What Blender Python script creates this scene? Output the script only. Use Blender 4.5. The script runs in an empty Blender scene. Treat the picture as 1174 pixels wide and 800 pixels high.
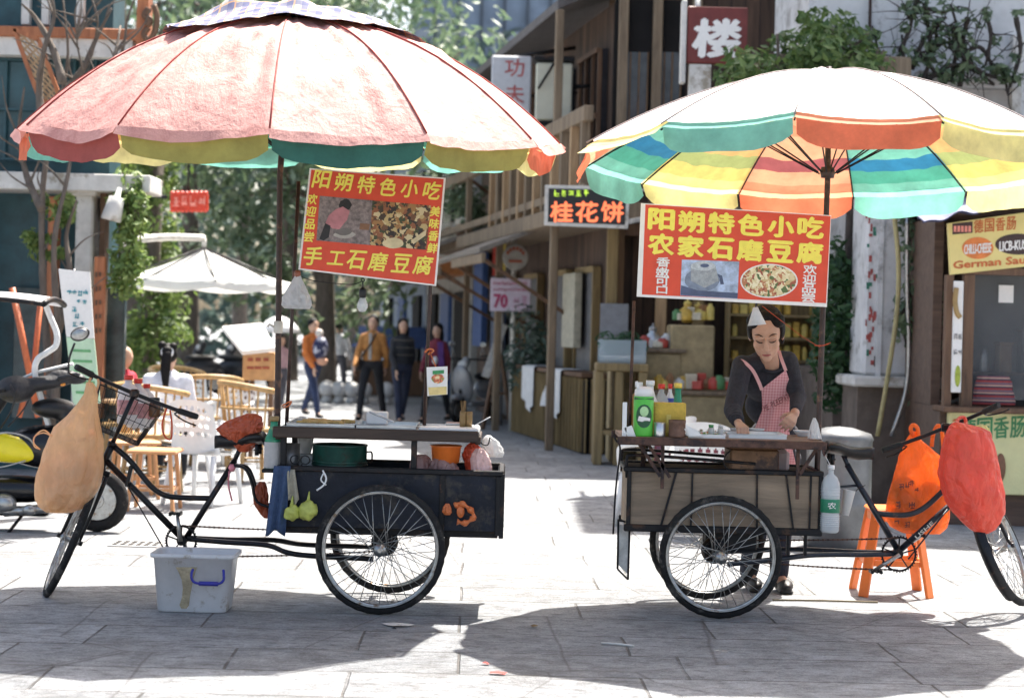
import bpy, bmesh, math, random
from mathutils import Vector, Matrix, noise as mnoise
R = math.radians
SC = bpy.context.scene
COL = SC.collection
rng = random.Random(7)
# ---------------------------------------------------------------- camera geometry (photo pixels 1174x800)
EYE, FPX, ROLL, CU, CV = 1.566, 2200.0, R(1.5), 587.0, 374.0
def W(px, py, d):
    u, v = px-CU, py-CV
    c, s = math.cos(ROLL), math.sin(ROLL)
    return Vector(((u*c+v*s)*d/FPX, d, EYE-(-u*s+v*c)*d/FPX))
def G(px, py, z=0.0):
    u, v = px-CU, py-CV
    V = -u*math.sin(ROLL)+v*math.cos(ROLL)
    return W(px, py, (EYE-z)*FPX/V)
def S(d): return d/FPX          # metres per photo pixel at distance d

# ---------------------------------------------------------------- mesh builder
class MB:
    def __init__(s): s.v=[]; s.f=[]; s.m=[]; s.sm=[]
    def add(s, vs, fs, m=0, smooth=False):
        o=len(s.v); s.v.extend([tuple(p) for p in vs])
        for f in fs: s.f.append(tuple(i+o for i in f)); s.m.append(m); s.sm.append(smooth)
        return s
    def box(s, c, size, rot=None, bev=0.0, m=0):
        hx,hy,hz=[a/2 for a in size]; M3=rot if rot is not None else Matrix.Identity(3); c=Vector(c)
        b=min(bev, hx*.9, hy*.9, hz*.9)
        if b<=0:
            vs=[c+M3@Vector((x*hx,y*hy,z*hz)) for x in(-1,1) for y in(-1,1) for z in(-1,1)]
            return s.add(vs,[(0,1,3,2),(4,6,7,5),(0,4,5,1),(2,3,7,6),(0,2,6,4),(1,5,7,3)],m)
        vs=[];idx={}
        for x in(-1,1):
            for y in(-1,1):
                for z in(-1,1):
                    for a in range(3):
                        p=[x*(hx-b),y*(hy-b),z*(hz-b)]; p[a]=(x*hx,y*hy,z*hz)[a]
                        idx[(x,y,z,a)]=len(vs); vs.append(c+M3@Vector(p))
        fs=[]
        q=[(-1,-1),(1,-1),(1,1),(-1,1)]
        for a in range(3):
            o=[i for i in range(3) if i!=a]
            for sg in(-1,1):
                f=[]
                for (u,w) in q:
                    k=[0,0,0]; k[a]=sg; k[o[0]]=u; k[o[1]]=w; f.append(idx[(*k,a)])
                fs.append(f)
            for (u,w) in q:
                k0=[0,0,0]; k1=[0,0,0]
                k0[a]=-1;k1[a]=1
                for k in(k0,k1): k[o[0]]=u;k[o[1]]=w
                fs.append([idx[(*k0,o[0])],idx[(*k1,o[0])],idx[(*k1,o[1])],idx[(*k0,o[1])]])
        for x in(-1,1):
            for y in(-1,1):
                for z in(-1,1): fs.append([idx[(x,y,z,a)] for a in range(3)])
        return s.add(vs,fs,m)
    def bx(s,x0,x1,y0,y1,z0,z1,bev=0.0,m=0):
        return s.box(((x0+x1)/2,(y0+y1)/2,(z0+z1)/2),(abs(x1-x0),abs(y1-y0),abs(z1-z0)),None,bev,m)
    def beam(s,a,b,w,h,up=(0,0,1),bev=0.0,m=0):
        a=Vector(a);b=Vector(b);d=(b-a);L=d.length;d.normalize()
        up=Vector(up)
        if abs(d.dot(up))>.98: up=Vector((0,1,0))
        r=d.cross(up).normalized();u=r.cross(d)
        return s.box((a+b)/2,(L,w,h),Matrix((d,r,u)).transposed(),bev,m)
    def tube(s,pts,r,n=8,m=0,closed=False,cap=True,smooth=True):
        pts=[Vector(p) for p in pts]; N=len(pts)
        rs=list(r) if hasattr(r,'__len__') else [r]*N
        vs=[];fs=[]; ref=None
        for i,p in enumerate(pts):
            if closed: t=pts[(i+1)%N]-pts[i-1]
            else: t=pts[min(i+1,N-1)]-pts[max(i-1,0)]
            t=t.normalized() if t.length>1e-9 else Vector((0,0,1))
            if ref is None:
                ref=t.cross(Vector((0,0,1)))
                if ref.length<.1: ref=t.cross(Vector((0,1,0)))
            ref=(ref-t*ref.dot(t))
            if ref.length<1e-6: ref=t.orthogonal()
            ref.normalize(); b=t.cross(ref)
            for k in range(n):
                a=2*math.pi*k/n; vs.append(p+(ref*math.cos(a)+b*math.sin(a))*rs[i])
        for i in range(N if closed else N-1):
            j=(i+1)%N
            for k in range(n):
                k2=(k+1)%n; fs.append((i*n+k,i*n+k2,j*n+k2,j*n+k))
        s.add(vs,fs,m,smooth)
        if cap and not closed:
            o=len(s.v)-len(vs)
            s.f.append(tuple(o+k for k in range(n)));s.m.append(m);s.sm.append(False)
            s.f.append(tuple(o+(N-1)*n+k for k in range(n)));s.m.append(m);s.sm.append(False)
        return s
    def lathe(s,prof,c=(0,0,0),n=24,axis=(0,0,1),m=0,smooth=True,squash=None):
        """prof: list of (radius, height) from bottom to top, along axis"""
        c=Vector(c); ax=Vector(axis).normalized(); q=ax.to_track_quat('Z','Y').to_matrix()
        vs=[];fs=[]
        for (r,h) in prof:
            for k in range(n):
                a=2*math.pi*k/n; p=Vector((r*math.cos(a),r*math.sin(a),h))
                if squash: p.x*=squash[0];p.y*=squash[1]
                vs.append(c+q@p)
        for i in range(len(prof)-1):
            for k in range(n):
                k2=(k+1)%n; fs.append((i*n+k,i*n+k2,(i+1)*n+k2,(i+1)*n+k))
        s.add(vs,fs,m,smooth); o=len(s.v)-len(vs)
        for i in(0,len(prof)-1):
            if prof[i][0]>1e-5: s.f.append(tuple(o+i*n+k for k in range(n)));s.m.append(m);s.sm.append(False)
        return s
    def ring(s,c,rad,r,axis=(0,1,0),n=48,k=8,m=0,a0=0,a1=360):
        ax=Vector(axis).normalized();u=ax.orthogonal().normalized();w=ax.cross(u);c=Vector(c)
        full=abs(a1-a0)>=360
        N=n if full else n+1
        pts=[c+(u*math.cos(R(a0+(a1-a0)*i/n))+w*math.sin(R(a0+(a1-a0)*i/n)))*rad for i in range(N)]
        return s.tube(pts,r,k,m,closed=full)
    def ell(s,c,rad,rot=None,nu=16,nv=10,m=0):
        M3=rot if rot is not None else Matrix.Identity(3);c=Vector(c);vs=[];fs=[]
        for i in range(nv+1):
            t=math.pi*i/nv
            for j in range(nu):
                a=2*math.pi*j/nu
                vs.append(c+M3@Vector((rad[0]*math.sin(t)*math.cos(a),rad[1]*math.sin(t)*math.sin(a),rad[2]*math.cos(t))))
        for i in range(nv):
            for j in range(nu):
                j2=(j+1)%nu; fs.append((i*nu+j,i*nu+j2,(i+1)*nu+j2,(i+1)*nu+j))
        return s.add(vs,fs,m,True)
    def prism(s,poly,n,th,m=0,mback=None):
        """polygon (list of 3D points, planar) extruded by th along n"""
        n=Vector(n).normalized()*th;a=[Vector(p) for p in poly];k=len(a)
        s.add(a+[p+n for p in a],[tuple(range(k)),tuple(range(2*k-1,k-1,-1))]+[(i,(i+1)%k,(i+1)%k+k,i+k) for i in range(k)],m)
        return s
    def grid(s,fn,nu,nv,m=0,smooth=True,th=None):
        """fn(u,v)->point for u,v in 0..1 ; th: thickness via duplicate sheet offset"""
        vs=[fn(i/nu,j/nv) for j in range(nv+1) for i in range(nu+1)]
        fs=[(j*(nu+1)+i,j*(nu+1)+i+1,(j+1)*(nu+1)+i+1,(j+1)*(nu+1)+i) for j in range(nv) for i in range(nu)]
        return s.add(vs,fs,m,smooth)
    def build(s,name,mat,parent=None,loc=None,fix=True):
        me=bpy.data.meshes.new(name)
        off=Vector((0,0,0))
        if parent is not None: off=world_off(parent)
        elif loc is not None: off=Vector(loc)
        me.from_pydata([tuple(Vector(p)-off) for p in s.v],[],s.f)
        mats=mat if isinstance(mat,(list,tuple)) else [mat]
        for x in mats: me.materials.append(x)
        me.polygons.foreach_set('material_index',s.m); me.polygons.foreach_set('use_smooth',s.sm)
        if fix:
            bm=bmesh.new();bm.from_mesh(me)
            bmesh.ops.remove_doubles(bm,verts=bm.verts,dist=1e-6)
            bmesh.ops.recalc_face_normals(bm,faces=bm.faces);bm.to_mesh(me);bm.free()
        me.update()
        o=bpy.data.objects.new(name,me);COL.objects.link(o)
        if parent is not None: o.parent=parent
        elif loc is not None: o.location=loc
        return o
def world_off(o):
    p=Vector((0,0,0))
    while o is not None: p+=Vector(o.location); o=o.parent
    return p
def tag(o,label=None,cat=None,group=None,kind=None):
    if label: o['label']=label
    if cat: o['category']=cat
    if group: o['group']=group
    if kind: o['kind']=kind
    elif label and cat: o['kind']='thing'
    return o
def thing(name,label,cat,loc=(0,0,0),group=None):
    o=bpy.data.objects.new(name,None);COL.objects.link(o);o.location=loc;o.empty_display_size=.1
    return tag(o,label,cat,group)
def one(mb,name,mat,label,cat,group=None,loc=None):
    """a thing that is one mesh"""
    if loc is None:
        xs=[p[0] for p in mb.v];ys=[p[1] for p in mb.v];zs=[p[2] for p in mb.v]
        loc=((min(xs)+max(xs))/2,(min(ys)+max(ys))/2,min(zs))
    return tag(mb.build(name,mat,None,loc),label,cat,group)
def copy_tree(o,parent=None,loc=None,rotz=None,label=None,scale=None):
    c=o.copy();COL.objects.link(c)
    if parent is not None: c.parent=parent
    if loc is not None: c.location=loc
    if rotz is not None: c.rotation_euler=(0,0,rotz)
    if scale is not None: c.scale=(scale,)*3
    if label: c['label']=label
    for ch in list(o.children): copy_tree(ch,c)
    return c
# ---------------------------------------------------------------- text (outlines turned into mesh)
_glyph={}
def glyphs(txt,bold):
    key=(txt,bold)
    if key in _glyph: return _glyph[key]
    cu=bpy.data.curves.new('txt','FONT');cu.body=txt;cu.offset=bold;cu.resolution_u=2
    o=bpy.data.objects.new('txt',cu);COL.objects.link(o)
    bpy.context.view_layer.update()
    dg=bpy.context.evaluated_depsgraph_get();me=bpy.data.meshes.new_from_object(o.evaluated_get(dg))
    vs=[v.co.copy() for v in me.vertices];fs=[tuple(p.vertices) for p in me.polygons]
    bpy.data.objects.remove(o);bpy.data.meshes.remove(me)
    x0=min(v.x for v in vs);x1=max(v.x for v in vs);y0=min(v.y for v in vs);y1=max(v.y for v in vs)
    _glyph[key]=(vs,fs,x0,x1,y0,y1);return _glyph[key]
def text(mb,txt,c,right,up,w=None,h=None,bold=.0,m=0,shear=0.0):
    """text fitted in w x h (metres), centred at c, lying in plane right/up"""
    vs,fs,x0,x1,y0,y1=glyphs(txt,0)
    sx=w/(x1-x0) if w else h/(y1-y0); sy=h/(y1-y0) if h else sx
    right=Vector(right).normalized();up=Vector(up).normalized();c=Vector(c);nn=right.cross(up).normalized()
    # heavier strokes: the outline stamped again a hair to each side, each stamp 0.15 mm behind the last
    k=min(sx,sy)*bold*1.25
    for i,(ox,oy) in enumerate([(0,0)] if not bold else [(-1,0),(1,0),(0,1),(0,-1)] if bold<.03 else [(-1.4,0),(1.4,0),(0,1),(0,-1),(-.7,.6),(.7,-.6)]):
        o=right*ox*k+up*oy*k-nn*i*.00015
        mb.add([c+o+right*((v.x-(x0+x1)/2)*sx+shear*(v.y-(y0+y1)/2)*sy)+up*((v.y-(y0+y1)/2)*sy) for v in vs],fs,m)
def marks(mb,c,right,up,w,h,seed,th=.004,m=0):
    """worn, unreadable strokes standing for one character"""
    r=random.Random(seed);right=Vector(right).normalized();up=Vector(up).normalized();c=Vector(c);n=right.cross(up)
    M3=Matrix((right,up,n)).transposed();k=0
    for _ in range(r.randint(3,4)):
        y=r.uniform(-.45,.45);l=r.uniform(.45,.95);k+=1;mb.box(c+right*r.uniform(-.05,.05)*w+up*y*h+n*.0002*k,(l*w,.10*h,th),M3)
    for _ in range(r.randint(2,3)):
        x=r.uniform(-.4,.4);l=r.uniform(.4,.95);k+=1;mb.box(c+right*x*w+up*r.uniform(-.1,.1)*h+n*.0002*k,(.11*w,l*h,th),M3)
# ---------------------------------------------------------------- materials
def new_mat(name):
    m=bpy.data.materials.new(name);m.use_nodes=True;nt=m.node_tree
    return m,nt,nt.nodes,nt.links,nt.nodes['Principled BSDF']
def coords(n,l,scale=1.0):
    tc=n.new('ShaderNodeTexCoord');mp=n.new('ShaderNodeMapping');l.new(tc.outputs['Object'],mp.inputs[0])
    mp.inputs['Scale'].default_value=(scale,)*3 if not hasattr(scale,'__len__') else scale
    return mp.outputs[0]
_mc={}
def M(name,col,rough=.6,metal=0.0,var=.25,vs=12.0,bump=.15,bs=60.0,spots=None,trans=0.0,alpha=None,spec=None,stretch=None,detail=5):
    """procedural surface: colour broken up by two scales of noise, optional spots=(colour, amount, scale), bump"""
    if name in _mc: return _mc[name]
    m,nt,n,l,p=new_mat(name); co=coords(n,l,stretch if stretch else 1.0)
    nz=n.new('ShaderNodeTexNoise');l.new(co,nz.inputs['Vector']);nz.inputs['Scale'].default_value=vs;nz.inputs['Detail'].default_value=detail;nz.inputs['Roughness'].default_value=.65
    mr=n.new('ShaderNodeMapRange');l.new(nz.outputs[0],mr.inputs[0]);mr.inputs[1].default_value=.3;mr.inputs[2].default_value=.7;mr.inputs[3].default_value=1-var;mr.inputs[4].default_value=1+var*.8
    mx=n.new('ShaderNodeMix');mx.data_type='RGBA';mx.blend_type='MULTIPLY';mx.inputs[0].default_value=1
    mx.inputs[6].default_value=(*col,1);l.new(mr.outputs[0],mx.inputs[7]); out=mx.outputs[2]
    if spots:
        n2=n.new('ShaderNodeTexNoise');l.new(co,n2.inputs['Vector']);n2.inputs['Scale'].default_value=spots[2];n2.inputs['Detail'].default_value=8;n2.inputs['Roughness'].default_value=.7
        r2=n.new('ShaderNodeMapRange');l.new(n2.outputs[0],r2.inputs[0]);r2.inputs[1].default_value=.62-spots[1]*.3;r2.inputs[2].default_value=.72-spots[1]*.3
        m2=n.new('ShaderNodeMix');m2.data_type='RGBA';l.new(r2.outputs[0],m2.inputs[0]);l.new(out,m2.inputs[6]);m2.inputs[7].default_value=(*spots[0],1);out=m2.outputs[2]
    l.new(out,p.inputs['Base Color'])
    p.inputs['Roughness'].default_value=rough;p.inputs['Metallic'].default_value=metal
    if spec is not None: p.inputs['Specular IOR Level'].default_value=spec
    if bump:
        nb=n.new('ShaderNodeTexNoise');l.new(co,nb.inputs['Vector']);nb.inputs['Scale'].default_value=bs;nb.inputs['Detail'].default_value=4
        b=n.new('ShaderNodeBump');b.inputs['Strength'].default_value=bump;b.inputs['Distance'].default_value=.02;l.new(nb.outputs[0],b.inputs['Height']);l.new(b.outputs[0],p.inputs['Normal'])
    if trans:
        tr=n.new('ShaderNodeBsdfTranslucent');l.new(out,tr.inputs['Color'])
        ms=n.new('ShaderNodeMixShader');ms.inputs[0].default_value=trans
        l.new(p.outputs[0],ms.inputs[1]);l.new(tr.outputs[0],ms.inputs[2]);l.new(ms.outputs[0],n['Material Output'].inputs[0])
    if alpha is not None: p.inputs['Alpha'].default_value=alpha
    _mc[name]=m;return m
def glassy(name,col,rough=.05,alpha=.35):
    if name in _mc: return _mc[name]
    m,nt,n,l,p=new_mat(name)
    p.inputs['Base Color'].default_value=(*col,1);p.inputs['Roughness'].default_value=rough;p.inputs['Alpha'].default_value=alpha
    _mc[name]=m;return m
def lit(name,col,strength):
    if name in _mc: return _mc[name]
    m,nt,n,l,p=new_mat(name);p.inputs['Base Color'].default_value=(*col,1)
    p.inputs['Emission Color'].default_value=(*col,1);p.inputs['Emission Strength'].default_value=strength
    _mc[name]=m;return m
def wood(name,c1,c2,rough=.6,plank=0.0,axis='z',scale=14.0,bump=.25):
    """wood grain stretched along axis, optional planks of given width across"""
    if name in _mc: return _mc[name]
    m,nt,n,l,p=new_mat(name)
    st={'x':(.08,1,1),'y':(1,.08,1),'z':(1,1,.08)}[axis]
    co=coords(n,l,st)
    nz=n.new('ShaderNodeTexNoise');l.new(co,nz.inputs['Vector']);nz.inputs['Scale'].default_value=scale;nz.inputs['Detail'].default_value=8;nz.inputs['Roughness'].default_value=.7;nz.inputs['Distortion'].default_value=.6
    cr=n.new('ShaderNodeValToRGB');cr.color_ramp.elements[0].position=.32;cr.color_ramp.elements[1].position=.68
    cr.color_ramp.elements[0].color=(*c1,1);cr.color_ramp.elements[1].color=(*c2,1);l.new(nz.outputs[0],cr.inputs[0]);out=cr.outputs[0]
    h=nz.outputs[0]
    if plank:
        co2=coords(n,l,1.0);sp=n.new('ShaderNodeSeparateXYZ');l.new(co2,sp.inputs[0])
        ad=n.new('ShaderNodeMath');ad.operation='ADD'
        if axis=='z': l.new(sp.outputs[0],ad.inputs[0]);l.new(sp.outputs[1],ad.inputs[1])
        else: l.new(sp.outputs[2],ad.inputs[0]);ad.inputs[1].default_value=0
        dv=n.new('ShaderNodeMath');dv.operation='DIVIDE';l.new(ad.outputs[0],dv.inputs[0]);dv.inputs[1].default_value=plank
        fr=n.new('ShaderNodeMath');fr.operation='FRACT';l.new(dv.outputs[0],fr.inputs[0])
        fl=n.new('ShaderNodeMath');fl.operation='FLOOR';l.new(dv.outputs[0],fl.inputs[0])
        wn=n.new('ShaderNodeTexWhiteNoise');wn.noise_dimensions='1D';l.new(fl.outputs[0],wn.inputs['W'])
        mr=n.new('ShaderNodeMapRange');l.new(wn.outputs[0],mr.inputs[0]);mr.inputs[3].default_value=.6;mr.inputs[4].default_value=1.3
        lt=n.new('ShaderNodeMath');lt.operation='GREATER_THAN';l.new(fr.outputs[0],lt.inputs[0]);lt.inputs[1].default_value=.06
        mu=n.new('ShaderNodeMath');mu.operation='MULTIPLY';l.new(mr.outputs[0],mu.inputs[0]);l.new(lt.outputs[0],mu.inputs[1])
        mx=n.new('ShaderNodeMix');mx.data_type='RGBA';mx.blend_type='MULTIPLY';mx.inputs[0].default_value=1;l.new(out,mx.inputs[6]);l.new(mu.outputs[0],mx.inputs[7]);out=mx.outputs[2]
    l.new(out,p.inputs['Base Color']);p.inputs['Roughness'].default_value=rough
    b=n.new('ShaderNodeBump');b.inputs['Strength'].default_value=bump;b.inputs['Distance'].default_value=.02;l.new(h,b.inputs['Height']);l.new(b.outputs[0],p.inputs['Normal'])
    _mc[name]=m;return m
def foliage(name,c1,c2,trans=.35):
    """leaves: every leaf its own tint"""
    if name in _mc: return _mc[name]
    m,nt,n,l,p=new_mat(name)
    g=n.new('ShaderNodeNewGeometry');cr=n.new('ShaderNodeValToRGB')
    cr.color_ramp.elements[0].color=(*c1,1);cr.color_ramp.elements[1].color=(*c2,1);l.new(g.outputs['Random Per Island'],cr.inputs[0])
    l.new(cr.outputs[0],p.inputs['Base Color']);p.inputs['Roughness'].default_value=.5
    tr=n.new('ShaderNodeBsdfTranslucent');l.new(cr.outputs[0],tr.inputs[0]);ms=n.new('ShaderNodeMixShader');ms.inputs[0].default_value=trans
    l.new(p.outputs[0],ms.inputs[1]);l.new(tr.outputs[0],ms.inputs[2]);l.new(ms.outputs[0],n['Material Output'].inputs[0])
    _mc[name]=m;return m
def leaves(mb,centres,per,leaf,r,flat=.8):
    """clumps of leaf faces: centres = [(Vector, radius)]"""
    for (c,cr) in centres:
        for _ in range(per):
            while True:
                d=Vector((r.uniform(-1,1),r.uniform(-1,1),r.uniform(-1,1)))
                if .05<d.length<1: break
            d=d.normalized()*(d.length**.45)
            p=Vector(c)+Vector((d.x*cr,d.y*cr,d.z*cr*flat))
            n=(d+Vector((r.uniform(-.8,.8),r.uniform(-.8,.8),r.uniform(-.2,1.0)))).normalized()
            t=n.orthogonal().normalized();t=Matrix.Rotation(r.uniform(0,6.28),3,n)@t;b=n.cross(t)
            s=leaf*r.uniform(.6,1.35)
            mb.add([p-t*s,p-b*s*.42+n*s*.1,p+t*s,p+b*s*.42+n*s*.1],[(0,1,2,3)])
# common colours
dark_steel=M('dark_steel',(.010,.010,.012),.5,.1,.4,20,.1,spots=((.06,.032,.02),.25,9),spec=.3)
rust_steel=M('rust_steel',(.10,.05,.035),.75,.1,.45,18,.25,spots=((.03,.02,.02),.5,11))
tyre_rubber=M('tyre_rubber',(.022,.021,.021),.9,0,.3,30,.2,spots=((.10,.09,.08),.25,7),spec=.2)
chrome=M('dull_chrome',(.42,.42,.41),.32,.9,.25,25,.05,spots=((.2,.13,.08),.2,14))
white_plastic=M('white_plastic',(.78,.78,.77),.4,0,.06,8,.03)
black_plastic=M('black_plastic',(.008,.008,.009),.45,0,.3,20,.05)
# ================================================================ cargo tricycles
def rotw(o,axis_from,axis_to): o.rotation_mode='QUATERNION';o.rotation_quaternion=Vector(axis_from).rotation_difference(Vector(axis_to))
def make_wheel(root,name,hub,Rw,axis,spokes=36):
    """wheel with its hub at `hub`, turning about `axis`"""
    m=MB();m.ring((0,0,0),Rw-.046,.011,(0,1,0),64,8)
    for yy in(-.012,.012): m.ring((0,yy,0),Rw-.040,.005,(0,1,0),64,6)
    m.lathe([(.012,-.06),(.016,-.05),(.034,-.047),(.034,-.042),(.02,-.036),(.018,0),(.02,.036),(.034,.042),(.034,.047),(.016,.05),(.012,.06)],(0,0,0),16,(0,1,0))
    o=m.build(name,chrome);o.parent=root;o.location=Vector(hub)-world_off(root)
    rotw(o,(0,1,0),axis)
    t=MB()
    prof=[(.0,-.021),(.014,-.019),(.024,-.013),(.030,-.005),(.031,.0),(.030,.005),(.024,.013),(.014,.019),(0,.021)]
    N=72;vs=[];fs=[];K=len(prof)
    for i in range(N):
        a=2*math.pi*i/N
        for j,(dr,y) in enumerate(prof):
            r=Rw-.034+dr+(.0025 if (i%2==0 and 2<=j<=6) else 0)
            vs.append((r*math.cos(a),y,r*math.sin(a)))
    for i in range(N):
        for j in range(K-1): fs.append((i*K+j,((i+1)%N)*K+j,((i+1)%N)*K+j+1,i*K+j+1))
    t.add(vs,fs,0,True);ty=t.build('tyre',tyre_rubber);ty.parent=o
    s=MB()
    for k in range(spokes):
        side=1 if k%2 else -1; a=2*math.pi*k/spokes; tw=(1 if (k//2)%2 else -1)*R(62)
        s.tube([((.033)*math.cos(a+tw),side*.042,.033*math.sin(a+tw)),((Rw-.05)*math.cos(a),side*.004,(Rw-.05)*math.sin(a))],.0021,5)
    sp=s.build('spokes',chrome);sp.parent=o
    return o
def smooth_path(pts,n=6):
    """Catmull-Rom through points"""
    P=[Vector(p) for p in pts];P=[P[0]*2-P[1]]+P+[P[-1]*2-P[-2]];out=[]
    for i in range(1,len(P)-2):
        for k in range(n):
            t=k/n;a,b,c,d=P[i-1:i+3]
            out.append(.5*((2*b)+(c-a)*t+(2*a-5*b+4*c-d)*t*t+(3*b-a-3*c+d)*t**3))
    out.append(P[-2]);return out
frame_black=M('chipped_black_paint',(.006,.006,.008),.35,.0,.4,25,.08,spots=((.09,.045,.025),.12,16),spec=.35)
grip_rubber=M('grip_rubber',(.015,.015,.015),.8,0,.2,40,.3)

def front_end(root,hub,top,fwd,phi,Rw,bar,barlen,d0,fender=False):
    """steered front wheel, fork, mudguard and handlebar about the leaning steering axis hub->top; fwd=+1/-1 along X"""
    a=(top-hub).normalized()
    f0=Vector((fwd,0,0));f0=(f0-a*f0.dot(a)).normalized()
    q=Matrix.Rotation(phi,3,a);f=q@f0;n=a.cross(f).normalized()
    w=make_wheel(root,'front_wheel',hub,Rw,n)
    m=MB();cr=hub+a*.415
    for sd in(-1,1):
        m.tube(smooth_path([hub+n*sd*.052,hub+n*sd*.052+a*.2-f*.01,cr+n*sd*.045],4),[.010]*3+[.011]*3+[.013]*3,8)
        m.lathe([(.014,-.012),(.014,.012)],hub+n*sd*.062,8,n)
    m.tube([cr-n*.055,cr+n*.055],.017,8)
    m.tube([cr,hub+a*.60],.014,8);m.build('fork',frame_black,root)
    h=MB();h.tube([hub+a*.43,hub+a*.585],.020,12)
    for t in(.43,.58): h.lathe([(.025,-.012),(.025,.012)],hub+a*t,12,a)
    h.build('head_tube',frame_black,root)
    hb=MB();hb.tube([hub+a*.58,hub+a*bar],.013,8)
    # curved handlebar swept back towards the rider
    bc=hub+a*bar
    pts=[bc+n*s*barlen/2-f*(.11*(abs(s)**1.6))+a*(.025*s*s) for s in(-1,-.8,-.55,-.25,0,.25,.55,.8,1)]
    hb.tube(smooth_path(pts,4),.0115,8);hb.box(bc,(.05,.05,.05),None,.01)
    for s in(-1,1):   # brake levers
        p=bc+n*s*barlen*.36-f*.06
        hb.tube(smooth_path([p,p+f*.05-a*.02,p+f*.055+n*s*.07-a*.035,p+f*.03+n*s*.13-a*.03],4),.005,6)
    hbo=hb.build('handlebar',frame_black,root)
    for s in(0,1):
        e=pts[-1] if s else pts[0];i=pts[-2] if s else pts[1]
        g=MB();dv=(e-i).normalized();g.tube([e-dv*.11,e-dv*.10,e-dv*.0,e+dv*.012],[.014,.0175,.0175,.015],10);g.build('grip',grip_rubber,hbo)
    if fender:
        fm=MB()
        vs=[];fs=[];K=5;N=26
        for i in range(N+1):
            t=R(-35+165*i/N)
            c=hub+(a*math.cos(t)-f*math.sin(t))*(Rw+.02)
            rad=(a*math.cos(t)-f*math.sin(t))
            for j in range(K):
                y=(j-2)/2*.032
                vs.append(c+n*y-rad*(.012*(j-2)**2/2))
        for i in range(N):
            for j in range(K-1): fs.append((i*K+j,i*K+j+1,(i+1)*K+j+1,(i+1)*K+j))
        L=len(vs)
        fm.add(vs,fs,0,True);fm.build('mudguard',frame_black,root)
    return a,f,n,bc,pts
def crankset(root,bb,rad,a_near,Lc=.16):
    y=Vector((0,1,0))
    c=MB();c.ring(bb-y*.035,rad,.006,(0,1,0),40,6);N=38
    for k in range(N):
        t=2*math.pi*k/N;c.box(bb-y*.035+Vector((math.cos(t),0,math.sin(t)))*(rad+.006),(.007,.004,.009),Matrix.Rotation(-t+math.pi/2,3,'Y'))
    for k in range(5):
        t=2*math.pi*k/5+.3;c.beam(bb-y*.035,bb-y*.035+Vector((math.cos(t),0,math.sin(t)))*rad,.006,.016,(0,1,0))
    c.lathe([(.026,-.04),(.026,.04)],bb,16,(0,1,0));co=c.build('chainring',dark_steel,root)
    for sg in(1,-1):
        d=Vector((math.cos(a_near),0,math.sin(a_near)))*sg
        k=MB();yo=-y*.06*sg
        k.tube([bb+yo,bb+yo+d*Lc],[.013,.009],8);ck=k.build('crank',chrome,root)
        p=MB();e=bb+yo*1.0+d*Lc-y*.05*sg
        for z in(-.025,.025): p.box(e+Vector((z,0,0)),(.016,.085,.022),None,.004)
        p.box(e,(.05,.01,.012));p.box(e+Vector((0,.035,0)),(.05,.008,.012));p.tube([e-y*.05,e+y*.05],.006,6);p.build('pedal',black_plastic,ck)
def chain(root,p0,r0,p1,r1):
    m=MB();y=p0.y
    for sg in(1,-1):
        a=p0+Vector((0,0,sg*r0));b=p1+Vector((0,0,sg*r1));L=(b-a).length;k=int(L/.0135)
        for i in range(k):
            c=a.lerp(b,(i+.5)/k)+Vector((0,0,-.05*(.25-((i+.5)/k-.5)**2)*(1 if sg<0 else .5)))
            d=(b-a).normalized()
            m.beam(c-d*.006,c+d*.006,.006 if i%2 else .009,.011 if i%2 else .007)
    m.build('chain',rust_steel,root)
def axle(root,h0,h1,rad=.017):
    m=MB();m.tube([h0,h1],rad,10)
    mid=h0.lerp(h1,.42);m.lathe([(.05,-.05),(.075,-.02),(.075,.02),(.05,.05)],mid,20,(0,1,0))
    for t in(.12,.88): m.box(h0.lerp(h1,t)+Vector((0,0,.03)),(.07,.05,.10),None,.012)
    m.ring(mid+Vector((0,-.07,0)),.06,.007,(0,1,0),28,6)
    m.build('rear_axle',dark_steel,root)
def saddle_mesh(m,c,fwd):
    """leather saddle, nose towards fwd*X"""
    prof=[(-.14,.0,.10),(-.12,.02,.115),(-.06,.012,.10),(0,-.008,.06),(.06,-.014,.035),(.12,-.008,.026),(.145,-.012,.016)]
    vs=[];fs=[];K=12
    for (x,z,w) in prof:
        for k in range(K):
            t=2*math.pi*k/K
            zz=math.sin(t);vs.append(c+Vector((fwd*x,w*math.cos(t),z+(.022*zz if zz>0 else .05*zz*(1-.35*abs(math.cos(t)))))))
    n=len(prof)
    for i in range(n-1):
        for k in range(K): fs.append((i*K+k,i*K+(k+1)%K,(i+1)*K+(k+1)%K,(i+1)*K+k))
    fs.append(tuple(range(K)));fs.append(tuple((n-1)*K+k for k in range(K)))
    m.add(vs,fs,0,True)
    for s in(-1,1): m.ring(c+Vector((-fwd*.10,s*.06,-.06)),.016,.004,(0,0,1),12,5);m.tube([c+Vector((-fwd*.10,s*.06,-.09)),c+Vector((-fwd*.10,s*.06,-.03))],.012,8)

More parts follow.
